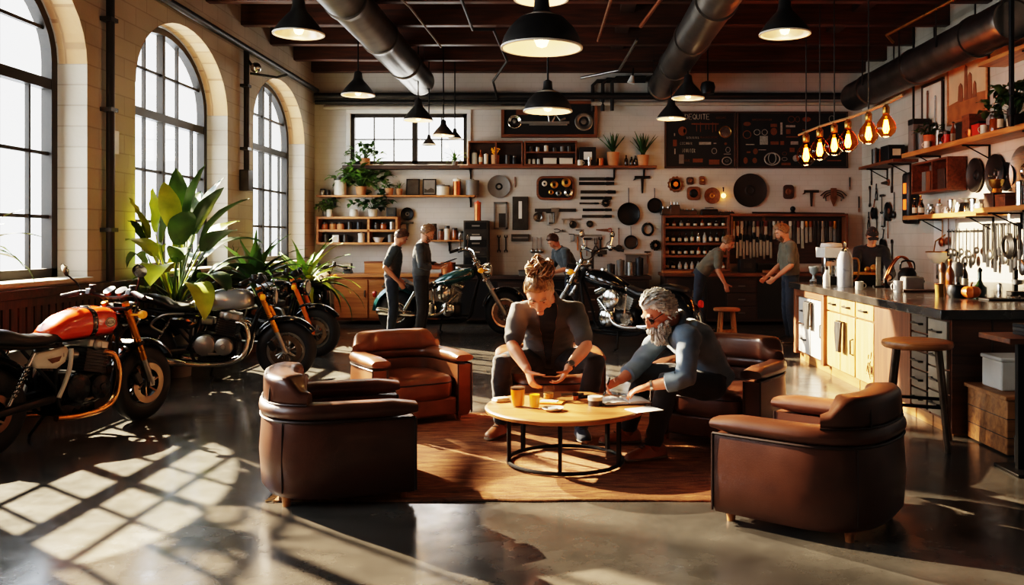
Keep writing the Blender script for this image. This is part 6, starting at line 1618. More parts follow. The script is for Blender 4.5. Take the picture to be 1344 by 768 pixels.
# grey frames
for px, py, w, h, lab, m_, sl in ((657, 283, .25, .5, 'open grey metal frame left of the slotted panel', M['grey'], 0), (683, 280, .29, .61, 'dark slotted panel with one bright slot', M['darksteel'], 1)):
    t = thing('wall_frame' if not sl else 'slotted_panel', lab, 'panel', bk(px, py))
    if sl:
        MB().box((0, -.02, 0), (w, .04, h)).build('panel', m_, t, bevel=.006); MB().box((0, -.042, .06), (.06, .006, .32)).build('slot', M['paper'], t)
    else:
        b = MB()
        for s in (-1, 1): b.box((s * (w / 2 - .015), -.02, 0), (.03, .03, h)); b.box((0, -.02, s * (h / 2 - .015)), (w, .03, .03))
        b.build('frame', m_, t); MB().box((.04, -.012, -.1), (.14, .014, .28)).build('inner_plate', M['darksteel'], t)
t = thing('magnet_bar', 'dark bar on the wall below the slotted panel', 'bar', bk(683, 312)); MB().box((0, -.02, 0), (.33, .035, .13)).build('bar', M['darksteel'], t, bevel=.006); MB().box((0, -.04, .0), (.28, .008, .03)).build('strip', M['grey'], t)
for i, px in enumerate((655, 664)): hang('spanner', '%s of two dark spanners below the open grey frame' % ('left', 'right')[i], bk(px, 320), .3, m1=IRON)
for i, px in enumerate((699, 705, 710)): hang('ladle', '%s of three steel scoops right of the dark bar' % ('left', 'middle', 'right')[i], bk(px, 322), .27, m1=STEEL)
# tool rail
o = MB().box((bk(772, 0).x, YB - .05, bk(0, 309).z), (.5, .02, .025)).build('tool_rail', STEEL); tag(o, 'steel rail of hanging tools behind the bending person', 'rail')
hang('file_tool', 'orange wooden handle at the left end of the tool rail', bk(758, 319.5), .26, tilt=PI / 2, m1=mat('orange_wood', C(180, 104, 40), .5), m2=mat('orange_wood', C(180, 104, 40), .5))
for i, (px, k) in enumerate(((770, 'hammer'), (782, 'pliers'), (788, 'spanner'))): hang(k, '%s hanging %s on the tool rail' % (('dark hammer', 'black pliers', 'black spanner')[i], ('second', 'third', 'last')[i]), bk(px, 324), .34, m1=IRON)
hang('handsaw', 'red handled saw above the right end of the tool rail', bk(793, 302), .3, m1=M['rust'], m2=mat('red_wood', C(150, 52, 28), .5))
for px, py, s, lab, k, m_ in ((825, 281, .42, 'large black frying pan with long double handle', 'frying_pan', M['black']), (859, 270, .28, 'round black pan high beside the bottle cabinet', 'frying_pan', M['black']), (850, 301, .25, 'round black coil of hose above the small fan', 'coil', M['black']), (828, 318, .26, 'black pan below the large frying pan', 'frying_pan', IRON), (812, 315, .4, 'brown handled ladle left of the lower black pan', 'ladle', IRON), (801, 318, .3, 'small dark ladle beside the tool rail', 'ladle', IRON), (860, 322, .2, 'small black fan wheel lowest beside the bottle cabinet', 'gear', M['black'])):
    hang(k, lab + ' on the back wall', bk(px, py), s, m1=m_, m2=M['walnutz'] if k == 'ladle' and s > .35 else None)
hang('bracket_tool', 'black cross shaped tool hanging below the taller potted aloe', bk(843, 241), .36, m1=M['black'])
hang('wall_rack', 'grey wire rack on the wall left of the bottle cabinet', bk(836, 347), .46, m1=M['grey'], m2=STEEL, cat='rack')
hang('hammer', 'short hammer standing right of the grey wire rack', bk(849, 338), .24, m1=IRON)
# ================================================================ chalkboards
chalk = mat('white_chalk', C(150, 144, 132), .9, 0, .25, 40); chalko = mat('orange_chalk', C(112, 66, 34), .9, 0, .2, 40)
boardm = mat('black_chalkboard', C(24, 22, 20), .75, 0, .3, 3)
def board(label, px0, px1, py0, py1):
    a, b_ = bk(px0, py1), bk(px1, py0); w, h = b_.x - a.x, b_.z - a.z
    t = thing('chalkboard', label, 'chalkboard', ((a.x + b_.x) / 2, BW, (a.z + b_.z) / 2))
    MB().box((0, -.015, 0), (w, .03, h)).build('board', boardm, t)
    for s in (-1, 1): MB().box((0, -.025, s * (h / 2 - .015)), (w, .05, .03)).build('frame_rail', M['darkwood'], t, bevel=.004); MB().box((s * (w / 2 - .015), -.025, 0), (.03, .05, h - .06)).build('frame_stile', M['darkwoodz'], t, bevel=.004)
    return t, w, h, lambda px, py: (bk(px, py).x - (a.x + b_.x) / 2, bk(px, py).z - (a.z + b_.z) / 2)
YC = -.033
rc = random.Random(11)
def scribble(t, q, w, h, m, nm='chalk_writing'):
    """an illegible line of handwriting of width w"""
    b = MB(); x = -w / 2; 
    while x < w / 2 - h * .3:
        ww = h * rc.uniform(.45, .8); k = rc.randrange(4)
        S_ = [[(0, 0), (0, 1), (.8, 0), (.8, 1)], [(.8, .9), (.2, 1), (0, .5), (.2, 0), (.8, .1)], [(0, 0), (0, 1), (.7, .8), (0, .5), (.7, 0)], [(0, 1), (0, .1), (.7, .1), (.7, 1)]][k]
        b.tube([(q[0] + x + u * ww * .8, YC, q[1] + (v - .5) * h) for u, v in S_], h * .085, 4); x += ww * 1.15
    return b.build(nm, m, t)
def blob(t, q, rx, rz, m, nm, fill=True):
    b = MB()
    if fill: b.prism([(q[0] + rx * math.cos(2 * PI * k / 18), q[1] + rz * math.sin(2 * PI * k / 18)) for k in range(18)], YC - .003, YC + .002, 'xz')
    else: b.tube([(q[0] + rx * math.cos(2 * PI * k / 22), YC, q[1] + rz * math.sin(2 * PI * k / 22)) for k in range(22)], min(rx, rz) * .12, 4, closed=True)
    return b.build(nm, m, t)
def rectm(t, q, w, h, m, nm): return MB().box((q[0], YC, q[1]), (w, .005, h)).build(nm, m, t)
t, w, h, Q = board('left chalkboard with white heading and drawn cups', 872, 965, 147, 221)
def heading(t, txt, q, size, m):
    """chalk capitals drawn stroke by stroke"""
    G = {'D': [[(0, 0), (0, 1), (.5, .9), (.7, .5), (.5, .1), (0, 0)]], 'E': [[(.7, 1), (0, 1), (0, 0), (.7, 0)], [(0, .5), (.55, .5)]], 'Q': [[(.35, 0), (0, .3), (0, .7), (.35, 1), (.7, .7), (.7, .3), (.35, 0)], [(.4, .3), (.75, -.05)]], 'U': [[(0, 1), (0, .2), (.35, 0), (.7, .2), (.7, 1)]], 'I': [[(.2, 0), (.2, 1)]], 'T': [[(0, 1), (.7, 1)], [(.35, 1), (.35, 0)]], 'O': [[(.35, 0), (0, .3), (0, .7), (.35, 1), (.7, .7), (.7, .3), (.35, 0)]], 'C': [[(.7, .85), (.35, 1), (0, .7), (0, .3), (.35, 0), (.7, .15)]]}
    b = MB(); x = 0
    for ch in txt:
        for s in G[ch]: b.tube([(q[0] + x + u * size * .8, YC, q[1] + v * size) for u, v in s], size * .085, 5)
        x += size * (.42 if ch == 'I' else .74)
    return b.build('chalk_heading', m, t)
heading(t, 'DEQUITE', Q(899, 157), .095, chalk)
scribble(t, Q(946, 155), .18, .035, chalko)
blob(t, Q(895.5, 172.5), .08, .085, chalko, 'cup_drawing'); blob(t, Q(898, 172), .022, .04, boardm, 'cup_hole')
b = MB()
for px in (914, 919, 926, 930, 935, 939): x, z = Q(px, 163); b.box((x, YC, z - .06), (.012, .005, rc.uniform(.08, .2)))
x, z = Q(925, 163); b.box((x, YC, z), (.5, .005, .025)); b.build('chalk_tool_drawing', chalko, t)
blob(t, Q(951.5, 173.5), .105, .1, M['chrome'], 'round_badge'); blob(t, Q(951.5, 173.5), .105, .1, M['brass'], 'badge_rim', False)
scribble(t, Q(909, 181), .22, .04, chalk); scribble(t, Q(930, 180.5), .32, .035, chalko); scribble(t, Q(901, 188.5), .24, .045, chalk)
rectm(t, Q(925, 188.5), .22, .05, chalk, 'chalk_block'); rectm(t, Q(938, 188.5), .05, .02, chalk, 'chalk_block'); blob(t, Q(952, 189), .025, .025, chalko, 'chalk_dot')
rectm(t, Q(885.5, 188), .07, .12, chalko, 'glass_drawing'); rectm(t, Q(885.5, 199), .02, .1, chalk, 'glass_stem'); rectm(t, Q(885, 177), .02, .05, chalk, 'glass_straw')
scribble(t, Q(905, 198), .26, .07, chalk); blob(t, Q(937, 198.5), .045, .05, chalk, 'bean_drawing', False); blob(t, Q(955, 197), .04, .05, chalk, 'spoon_drawing', False); rectm(t, Q(954, 202.5), .13, .012, chalk, 'chalk_line')
rectm(t, Q(894, 209), .09, .17, M['grey'], 'jar_drawing'); scribble(t, Q(902, 211), .1, .04, chalko); rectm(t, Q(915.5, 211), .18, .07, chalko, 'price_box'); rectm(t, Q(937, 213), .19, .09, chalko, 'price_box'); blob(t, Q(953.5, 211.5), .085, .07, chalk, 'plate_drawing', False); blob(t, Q(953.5, 211.5), .03, .02, chalk, 'plate_centre', False)
t, w, h, Q = board('right chalkboard with small drawings behind the amber bulbs', 966.5, 1112, 147, 221)
scribble(t, Q(1000, 157.5), .36, .035, chalko)
for px, py, rx, rz, c, f in ((980, 163, .07, .04, 1, 1), (980, 177, .07, .07, 1, 0), (993, 174, .055, .05, 0, 0), (1003, 174, .05, .05, 0, 0), (1015, 173, .06, .07, 1, 1), (1038, 157, .06, .055, 1, 0), (1046, 157, .04, .05, 1, 0), (1058, 157, .08, .045, 1, 1), (1091, 156.5, .05, .06, 0, 0), (1013, 209, .14, .11, 0, 0), (1013, 208, .07, .1, 0, 0), (991, 199, .045, .055, 1, 1), (990, 211, .045, .05, 1, 1), (978, 211, .04, .06, 1, 1), (1044, 208, .06, .06, 0, 1), (1029, 202, .04, .03, 1, 0), (1029, 209, .05, .03, 0, 0)):
    blob(t, Q(px, py), rx, rz, chalko if c else chalk, 'chalk_drawing', bool(f))
for px, py, ww, hh, c in ((1002, 184.5, .15, .16, 0), (1025, 169, .04, .22, 0), (1037, 166, .17, .04, 0), (1034, 173, .08, .09, 1), (1039, 180, .22, .02, 1), (1016, 188, .15, .06, 1), (1026, 188, .07, .07, 1), (1042, 188, .14, .06, 0), (1039, 197, .09, .08, 1), (984, 190, .16, .018, 0), (1031, 215.5, .17, .045, 1), (1056, 171, .1, .025, 1), (1015, 165, .12, .06, 1), (982, 200, .07, .03, 1), (1000, 197, .14, .012, 0), (1094, 211, .26, .02, 1)):
    rectm(t, Q(px, py), ww, hh, chalko if c else chalk, 'chalk_block')

# ornaments under the chalkboards
hang('gear', 'round carved wheel first under the left chalkboard', bk(886.5, 242), .3, m1=M['rust'], m2=M['brass'], name='carved_wheel', cat='wheel')
def plaque(label, px, py, w, h, m1, m2, rnd_=True):
    t = thing('wall_plaque', label, 'plaque', bk(px, py)); MB().prism(rrect(-w / 2, w / 2, -h / 2, h / 2, min(w, h) * .3, 4), -.04, -.002, 'xz').build('plaque', m1, t, bevel=.008)
    MB().lathe([(.001, -.05), (min(w, h) * .22, -.06), (min(w, h) * .3, -.045), (min(w, h) * .32, -.038)], n=18, M=Matrix(((1, 0, 0), (0, 0, 1), (0, -1, 0)))).build('boss', m2, t)
plaque('small square dark plaque right of the carved wheel', 905.5, 237.5, .14, .14, M['darkwood'], M['rust'])
plaque('small oval wooden plaque under the left chalkboard', 921, 237, .11, .16, M['walnut'], M['brass'])
plaque('larger square wooden plaque with round boss', 910, 254, .25, .25, M['walnut'], M['black'])
hang('round_plate', 'brown round plate with dark rim beside the square plaque', bk(934.5, 257), .3, m1=M['rust'], m2=M['brass'])
t = thing('wall_lamp', 'tiny glowing wall lamp right of the brown round plate', 'lamp', bk(948.5, 255)); MB().tube([(0, -.01, .12), (0, -.08, .12), (0, -.08, .04)], .012, 6).build('bracket', M['black'], t); MB().sph((0, -.08, -.03), .045, 12).build('bulb', mat('small_glowing_bulb', C(255, 190, 100), .3, 0, 0, emit=12, ecol=C(255, 170, 80)), t)
hang('round_plate', 'large dark brown round plate on the wall under the chalkboards', bk(984, 250), .62, m1=mat('dark_bronze_plate', C(44, 34, 28), .55, .3, .2), m2=mat('dark_bronze_plate', C(44, 34, 28), .55, .3, .2))
plaque('dark carved mask on the wall right of the large round plate', 1034.5, 252, .2, .26, M['darkwood'], M['rust'])
hang('bracket_tool', 'dark T shaped iron tool between mask and winged ornament', bk(1064.5, 259), .34, m1=IRON)
t = thing('winged_ornament', 'dark winged iron ornament on the wall at the right', 'ornament', bk(1093.5, 257)); b = MB()
for s in (-1, 1):
    for k in range(3): b.tube(smooth_pts([(s * .03, -.02, .1 - k * .03), (s * .14, -.02, .08 - k * .05), (s * (.24 - k * .05), -.02, -.0 - k * .05)]), .018, 6, flat=.5)
b.build('wings', IRON, t); MB().prism([(-.05, .14), (.05, .14), (.06, -.05), (0, -.2), (-.06, -.05)], -.045, -.002, 'xz').build('shield', M['rust'], t, bevel=.006)
hang('file_tool', 'thin iron hook on the wall above the right end of the tool cabinet', bk(1115, 241), .24, tilt=PI / 2, m1=IRON, name='hook')
hang('file_tool', 'long thin iron bar high in the corner right of the tool cabinet', bk(1127, 268), .3, tilt=PI / 2, m1=IRON, name='iron_bar')

# ---------------------------------------------------------------- bottle cabinet and tool cabinet
ca, cb = bk(868, 0).x, bk(954, 0).x; cz0, cz1 = bk(0, 356).z, bk(0, 283).z
zs_ = [bk(0, q).z for q in (299, 320, 336, 352)]
cubby('tall walnut bottle cabinet on the back wall', ca, cb, cz0, cz1, .3, M['walnut'], [], [(z, ca + .03, cb - .03) for z in zs_[:3]], th=.045)
kinds_ = [gl_d, gl_a, gl_c, gl_d, gl_g, gl_d, M['steel'], gl_a, gl_d, gl_c, gl_d, gl_a, M['chrome']]
rows = [('top', zs_[0] + .02, .14), ('second', zs_[1] + .02, .22), ('third', zs_[2] + .02, .17), ('bottom', cz0 + .045, .16)]
rb = random.Random(4); proto = {}
for ri, (rn, z, hh) in enumerate(rows):
    n = 10 if ri else 9
    for i in range(n):
        x = ca + .09 + (cb - ca - .18) * i / (n - 1); mm = kinds_[rb.randrange(len(kinds_))]
        lab = 'little bottle on the %s shelf of the bottle cabinet, %s from the left' % (rn, ORD[i]); loc = (x, YB - .15 - rb.uniform(-.03, .03), z); s_ = rb.uniform(.82, 1.0)
        key = mm.name
        if key not in proto: proto[key] = bottle(lab, loc, .2, .034, mm, None, 'bottles in the bottle cabinet'); proto[key].scale = (1, 1, hh * s_ / .2)
        else: dup(proto[key], loc, label=lab, scale=(1, 1, hh * s_ / .2))
ta, tb = bk(955, 0).x, bk(1107, 0).x; tz0, tz1 = bk(0, 326).z, bk(0, 281).z
t = thing('tool_cabinet', 'wide open walnut tool cabinet right of the bottle cabinet', 'cabinet', ((ta + tb) / 2, YB, tz0)); w, h = tb - ta, tz1 - tz0
MB().box2((-w / 2, -.02, -.28), (w / 2, 0, h)).build('back_panel', M['darkwood'], t)
MB().box2((-w / 2, -.28, h - .05), (w / 2, 0, h)).build('top', M['walnut'], t, bevel=.004)
for s in (-1, 1): MB().box((s * (w / 2 - .022), -.14, h / 2 - .03), (.045, .28, h - .05)).build('side', M['walnutz'], t, bevel=.004)
MB().box((-w / 2 + .66, -.03, h * .5), (.05, .03, h - .1)).build('divider', M['walnutz'], t)
for z in (.42,): MB().box((0, -.035, z + .06), (w - .12, .025, .03)).build('hanging_rail', M['darkwood'], t)
hm = [M['cream'], M['brass'], mat('orange_handle', C(138, 72, 32), .4), M['steel'], M['blackplastic'], IRON, mat('dull_red_handle', C(96, 36, 26), .4), IRON]
tp = {}
n = 27
for i in range(n):
    x = ta + .1 + (tb - ta - .2) * i / (n - 1); hl = rb.uniform(.3, .52); mm = hm[rb.randrange(len(hm))]
    lab = 'chisel hanging in the tool cabinet, %s from the %s' % (ORD[min(i, n - 1 - i)], 'left' if i <= n - 1 - i else 'right')
    key = mm.name; loc = (x, YB - .04, tz0 + .47 - hl * .5 + .03)
    if key not in tp: tp[key] = hang('file_tool', lab, loc, .4, tilt=-PI / 2, m1=STEEL if rb.random() < .6 else IRON, m2=mm, name='chisel', cat='chisel', group='hand tools hanging in the tool cabinet'); tp[key].scale = (hl / .4, 1, 1.5)
    else: dup(tp[key], loc, label=lab, scale=(hl / .4, 1, 1.5), rot=(0, -PI / 2, 0))
n = 11
for i in range(n):
    x = ta + .16 + .62 * i / (n - 1); lab = 'steel blade in the lower row of the tool cabinet, %s from the left' % ORD[i]; loc = (x, YB - .06, tz0 + .02 + (.04 if i % 2 else 0))
    if i == 0: bp_ = hang('file_tool', lab, loc, .42, tilt=-PI / 2, m1=M['steel'], m2=M['black'], name='paring_knife', cat='knife', group='steel blades in the tool cabinet'); bp_.scale = (1, 1, 1.25)
    else: dup(bp_, loc, label=lab, rot=(0, -PI / 2, 0), scale=(.92 + .09 * (i % 3), 1, 1.1 + .2 * (i % 2)))
# clutter on top of the cabinets
zc_ = cz1
for i, (px, wd_, hh, m_, lab) in enumerate(((876, .3, .16, M['darksteel'], 'grey green engine part lying leftmost on the bottle cabinet'), (884, .2, .24, IRON, 'dark gearbox housing standing on the bottle cabinet'), (901, .36, .12, M['darksteel'], 'low dark engine casing on the bottle cabinet'), (929, .34, .14, M['black'], 'black toolbox on top of the bottle cabinet'), (951, .3, .08, IRON, 'flat dark tray on the right end of the bottle cabinet'))):
    t = thing('engine_part' if i != 3 else 'toolbox', lab, 'engine part' if i != 3 else 'toolbox', (bk(px, 0).x, YB - .16, zc_)); b = MB(); b.box((0, 0, hh * .4), (wd_, .2, hh * .8), top=.85); b.build('housing', m_, t, bevel=.015)
    b = MB()
    for k in range(3): b.cyl((-wd_ * .3 + k * wd_ * .3, 0, hh * .75), (-wd_ * .3 + k * wd_ * .3, 0, hh), wd_ * .1, n=10)
    b.build('studs', M['steel'], t) if i != 3 else MB().tube([(-.08, 0, hh * .8), (-.08, 0, hh), (.08, 0, hh), (.08, 0, hh * .8)], .01, 6).build('handle', M['steel'], t)
o = MB().tube([(bk(985, 0).x, YB - .15, zc_ + .05), (bk(1105, 0).x, YB - .15, zc_ + .03)], .016, 8).build('iron_rod', IRON); tag(o, 'long iron rod lying along the top of the tool cabinet', 'rod')
t = thing('small_lamp', 'little dark knob like lamp on top of the tool cabinet', 'lamp', (bk(1038, 0).x, YB - .14, tz1)); MB().lathe([(.001, 0), (.07, 0), (.05, .03), (.02, .05), (.001, .05)], n=14).build('base', M['black'], t); MB().sph((0, 0, .09), .05, 12).build('head', M['black'], t)
# on the long dark bench
for px, lab, d, m_ in ((881, 'flat cardboard parcel on the long dark bench left of the stooping person', (.5, .3, .05), M['oak']), (1005, 'pale wooden board on the long dark bench', (.4, .2, .05), M['oak'])):
    crate(lab, (bk(px, 0).x, 15.6, .92), d, m_, M['walnut'], name='parcel', cat='parcel')
crate('black square speaker box on the long dark bench', (bk(972, 0).x + .02, 15.85, .92), (.28, .25, .28), M['blackplastic'], M['darksteel'], name='speaker_box', cat='speaker', lid=False)
canister('white tin near the middle of the long dark bench', (bk(1000, 0).x + .1, 15.55, .92), .1, .04, M['cream'], name='tin', cat='tin')
crate('low black toolbox on the long dark bench right of the speaker box', (bk(1003, 0).x, 15.9, .92), (.45, .25, .16), M['black'], M['darksteel'], name='toolbox', cat='toolbox')
t = thing('step_stool', 'low yellow wooden stool behind the leather armchair', 'stool', (bk(0, 0).x * 0 + (954 - 740) * 13.2 / F, 13.2, 0))
MB().lathe([(.001, .44), (.19, .44), (.2, .45), (.2, .475), (.19, .485), (.001, .485)], n=28).build('seat', M['oak'], t)
for k in range(4): a = PI / 4 + k * PI / 2; MB().tube([(.17 * math.cos(a), .17 * math.sin(a), 0), (.12 * math.cos(a), .12 * math.sin(a), .45)], .022, 8).build('leg', M['oakz'], t)
for k in range(4): a = PI / 4 + k * PI / 2; c_ = a + PI / 2; MB().tube([(.155 * math.cos(a), .155 * math.sin(a), .14 + .04 * (k % 2)), (.155 * math.cos(c_), .155 * math.sin(c_), .14 + .04 * (k % 2))], .012, 6).build('rung', M['oakz'], t)

# ================================================================ bar counter
CX, CY0, CY1, CZ = 2.93, 6.74, 11.15, .97
topm = mat('dark_stone_top', C(52, 48, 44), .25, 0, .3, 5, coat=.3)
t = tag(MB().prism([(CX - .08, CY0 - .06), (XR - .03, CY0 - .06), (XR - .03, CY1), (CX + .6, CY1 + .06), (CX - .08, CY1 + .06)], CZ - .075, CZ, 'xy').build('worktop', topm, bevel=.008), 'dark stone worktop of the bar counter', 'worktop')
yel = wood('honey_oak_front', C(190, 138, 72), C(226, 178, 108), 'z', .4)
redw = wood('red_brown_panel', C(84, 46, 25), C(126, 74, 42), 'z', .4); redx = wood('red_brown_panel_wide', C(74, 42, 25), C(112, 66, 38), 'x', .45)
def unit(label, y0, y1, name='cabinet_unit', m=None, depth=.6):
    t = thing(name, label, 'cabinet', (CX, (y0 + y1) / 2, 0)); h = y1 - y0
    MB().box2((.025, -h / 2, .1), (depth, h / 2, CZ - .076)).build('carcass', m or redw, t)
    MB().box2((.05, -h / 2, 0), (depth - .05, h / 2, .1)).build('plinth', M['oaky'], t)
    return t, h
def front(t, nm, ya, yb, za, zb, m, knob=True, hk=None, vertical=False):
    o = MB().box2((0, ya + .008, za + .006), (.026, yb - .008, zb - .006)).build(nm, m, t, bevel=.005)
    if knob:
        ym = (ya + yb) / 2; zm = (za + zb) / 2
        if vertical: MB().tube([(.0, ya + .05, zm - .08), (-.03, ya + .05, zm - .07), (-.03, ya + .05, zm + .07), (0, ya + .05, zm + .08)], .008, 6).build('handle', M['darksteel'], o)
        else: MB().tube([(.0, ym - .09, zm), (-.03, ym - .08, zm), (-.03, ym + .08, zm), (0, ym + .09, zm)], .01, 6).build('handle', M['darksteel'], o)
    return o
t, h = unit('far end bar unit with white drawers inside a wooden frame', 9.86, 11.13)
for s in (-1, 1): MB().box((0, s * (h / 2 - .05), .49), (.07, .1, .8)).build('frame_stile', M['walnutz'], t, bevel=.005)
MB().box((0, 0, .85), (.07, h - .2, .08)).build('frame_rail', M['walnuty'], t, bevel=.005)
front(t, 'drawer', .02, h / 2 - .1, .12, .46, M['white']); front(t, 'drawer', .02, h / 2 - .1, .47, .8, M['white']); front(t, 'door', -h / 2 + .1, .0, .12, .8, M['white'], vertical=True)
t, h = unit('honey oak bar unit with two drawers and paired doors', 8.9, 9.84)
for a, b_ in ((-h / 2, -.0), (0, h / 2)): front(t, 'drawer', a, b_, .72, .89, yel); front(t, 'door', a, b_, .11, .715, yel, vertical=True)
t, h = unit('narrow honey oak bar unit with scratched door', 8.36, 8.88)
front(t, 'drawer', -h / 2, h / 2, .72, .89, yel); d = front(t, 'door', -h / 2, h / 2, .11, .715, yel, False)
b = MB(); rs = random.Random(9)
for k in range(16): y = -.12 + rs.uniform(-.12, .08); z = .3 + rs.uniform(-.1, .1); b.tube([(-.003, y, z), (-.003, y + rs.uniform(-.05, .05), z + rs.uniform(-.09, .09))], .004, 4)
b.build('scratches', M['rust'], d)
t, h = unit('plain red brown bar panel between doors and grey drawers', 7.48, 8.34); MB().box2((0, -h / 2, .1), (.026, h / 2, .89)).build('side_panel', redw, t)
t, h = unit('bar unit of small dark drawers beside the plain panel', 7.14, 7.46)
for k in range(5): front(t, 'drawer', -h / 2, h / 2, .12 + k * .154, .12 + (k + 1) * .154, mat('grey_brown_drawer', C(84, 74, 62), .5, 0, .25))
t, h = unit('bar unit of grey drawers nearest the corner of the counter', 6.76, 7.12)
for k in range(4): front(t, 'drawer', -h / 2, h / 2, .12 + k * .19, .12 + (k + 1) * .19, mat('pale_grey_drawer', C(134, 122, 104), .5, 0, .2))
t = thing('counter_front', 'wide red brown end panel of the bar facing the camera', 'panel', ((CX + XR) / 2, CY0, 0)); MB().box2((-(XR - CX) / 2 + .03, 0, .02), ((XR - CX) / 2 - .05, .03, CZ - .076)).build('panel', redx, t)
for x in (-.95, -.2, .6): MB().box((x, -.006, .47), (.012, .012, .84)).build('groove_batten', M['darkwoodz'], t)
for y, z, lab, w_ in ((10.45, .62, 'dark towel hanging on the white drawers of the bar', .16), (9.25, .5, 'dark rag hanging on the paired doors of the bar', .14)):
    t = thing('hand_towel', lab, 'towel', (CX - .04, y, z)); b = MB()
    b.ring_loft([[(-.03 + .012 * math.sin(k * 1.3 + zz * 9), -w_ / 2 + w_ * k / 8, zz) for k in range(9)] + [(-.008 + .012 * math.sin(k * 1.3 + zz * 9), -w_ / 2 + w_ * k / 8, zz) for k in range(8, -1, -1)] for zz in (.14, .05, -.05, -.13, -.17)]); b.build('cloth', cloth('dark_towel', C(52, 48, 44)), t); MB().tube([(.03, -w_ / 2, .14), (-.02, -w_ / 2, .15), (-.02, w_ / 2, .15), (.03, w_ / 2, .14)], .007, 6).build('towel_rail', M['black'], t)
# things on the worktop
def ct(px, py): Y = F * (1.5 - CZ) / (py - 315.); return Vector(((px - 740) * Y / F, Y, CZ))
t = thing('glass_figurine', 'small clear glass ornament at the far end of the bar', 'ornament', ct(1068, 371)); MB().lathe([(.001, 0), (.05, 0), (.05, .03), (.02, .05), (.015, .09), (.05, .13), (.06, .2), (.03, .2), (.001, .12)], n=16).build('goblet', gl_c, t); MB().lathe([(.05, .0), (.056, .005), (.05, .02)], n=16, cap=False).build('foot_ring', M['chrome'], t)
E_ = ct(1091, 373)
t = thing('espresso_machine', 'chrome espresso machine at the far end of the bar', 'coffee machine', E_)
MB().box((0, 0, .05), (.26, .34, .1)).build('drip_base', M['black'], t, bevel=.01); MB().box((.02, .08, .24), (.2, .14, .32)).build('column', M['chrome'], t, bevel=.02); MB().box((0, -.02, .38), (.28, .36, .12)).lathe([(.12, .44), (.13, .45), (.12, .49), (.001, .5)], n=20).build('boiler_head', M['white'], t, bevel=.02)
for s in (-1, 1): h_ = MB().cyl((s * .06, -.12, .32), (s * .06, -.12, .28), .035).tube([(s * .06, -.12, .29), (s * .06, -.28, .285)], .012, 8).build('portafilter', M['black'], t); MB().cyl((s * .05, -.06, .1), (s * .05, -.06, .22), .04).build('steel_jug', M['chrome'], t)
t = thing('carafe', 'tall grey white coffee carafe with pointed lid beside the espresso machine', 'carafe', ct(1109, 376.5)); MB().lathe([(.001, 0), (.085, 0), (.09, .02), (.088, .3), (.07, .36), (.05, .4), (.001, .4)], n=24).build('carafe_body', mat('grey_white_enamel', C(176, 178, 180), .3, .2, .08), t, ang=50); MB().lathe([(.05, .39), (.04, .42), (.012, .45), (.018, .5), (.001, .51)], n=16).build('lid', M['chrome'], t); MB().tube(smooth_pts([(.085, 0, .32), (.15, 0, .3), (.15, 0, .12), (.09, 0, .06)]), .011, 8).build('handle', M['brass'], t)
t = thing('syrup_bottle', 'white bottle in front of the espresso machine', 'bottle', ct(1085, 376)); MB().lathe([(.001, 0), (.04, 0), (.04, .12), (.016, .17), (.016, .2), (.001, .2)], n=16).build('bottle_body', M['white'], t); MB().lathe([(.02, .19), (.02, .22), (.001, .23)], n=12).build('cap', M['black'], t)
mug('small pale cup alone on the far part of the bar', ct(1128, 380.5), .09, .042)
t = thing('grinder', 'brass coffee press tray on the bar in front of the person in the cap', 'coffee press', ct(1130, 375.5)); MB().box((.02, .04, .14), (.36, .1, .04)).build('press_bar', M['brass'], t, bevel=.01); MB().box((.02, .06, .06), (.34, .16, .12)).build('base', M['black'], t, bevel=.01); MB().sph((.16, .02, .2), .05, 12).sph((.08, .02, .19), .035, 10).build('knob', M['brass'], t)
t = thing('bar_tap', 'copper double arch tap on the bar', 'tap', ct(1162, 377))
MB().lathe([(.001, 0), (.05, 0), (.05, .02), (.02, .05), (.02, .1), (.001, .1)], n=16).build('tap_base', M['black'], t)
for s in (-1, 1): MB().tube(smooth_pts([(0, s * .03, .08), (.06, s * .03, .22), (.14, s * .03, .33), (.22, s * .03, .33), (.28, s * .03, .25), (.29, s * .03, .17)]), .011, 8).build('spout', M['copper'], t)
t = thing('menu_screen', 'thin upright dark glass panel beside the copper tap', 'panel', ct(1153, 377)); MB().box((0, 0, .17), (.05, .012, .34)).build('panel', M['steel'], t); MB().box((0, 0, .008), (.1, .08, .016)).build('foot', M['black'], t)
mug('white mug on the bar beside the toaster', ct(1179, 384), .12, .045, M['white'], PI)
t = thing('toaster', 'grey box shaped toaster on the bar', 'toaster', ct(1197, 382)); MB().box((0, .0, .075), (.2, .16, .15)).build('toaster_body', M['grey'], t, bevel=.02); MB().box((0, 0, .152), (.14, .03, .006)).build('slot', M['black'], t); MB().box((.11, 0, .1), (.03, .04, .02)).build('lever', M['black'], t)
t = thing('black_kettle', 'round black kettle behind the toaster', 'kettle', ct(1191, 378) ); MB().lathe([(.001, 0), (.09, 0), (.1, .04), (.1, .16), (.06, .22), (.001, .23)], n=20).build('kettle_body', M['black'], t); MB().tube(smooth_pts([(-.08, 0, .2), (-.06, 0, .29), (.06, 0, .29), (.08, 0, .2)]), .01, 7).build('handle', M['blackplastic'], t)
o = tag(MB().box(ct(1214, 383) + Vector((0, 0, .012)), (.5, .16, .022)).build('serving_board', M['darkwood'], bevel=.006), 'dark flat board on the bar behind the pepper mill', 'board')
def lathe_thing(nm, label, cat, loc, profs):
    t = thing(nm, label, cat, loc)
    for part, pr, m_ in profs: MB().lathe(pr, n=22).build(part, m_, t, ang=50)
    return t
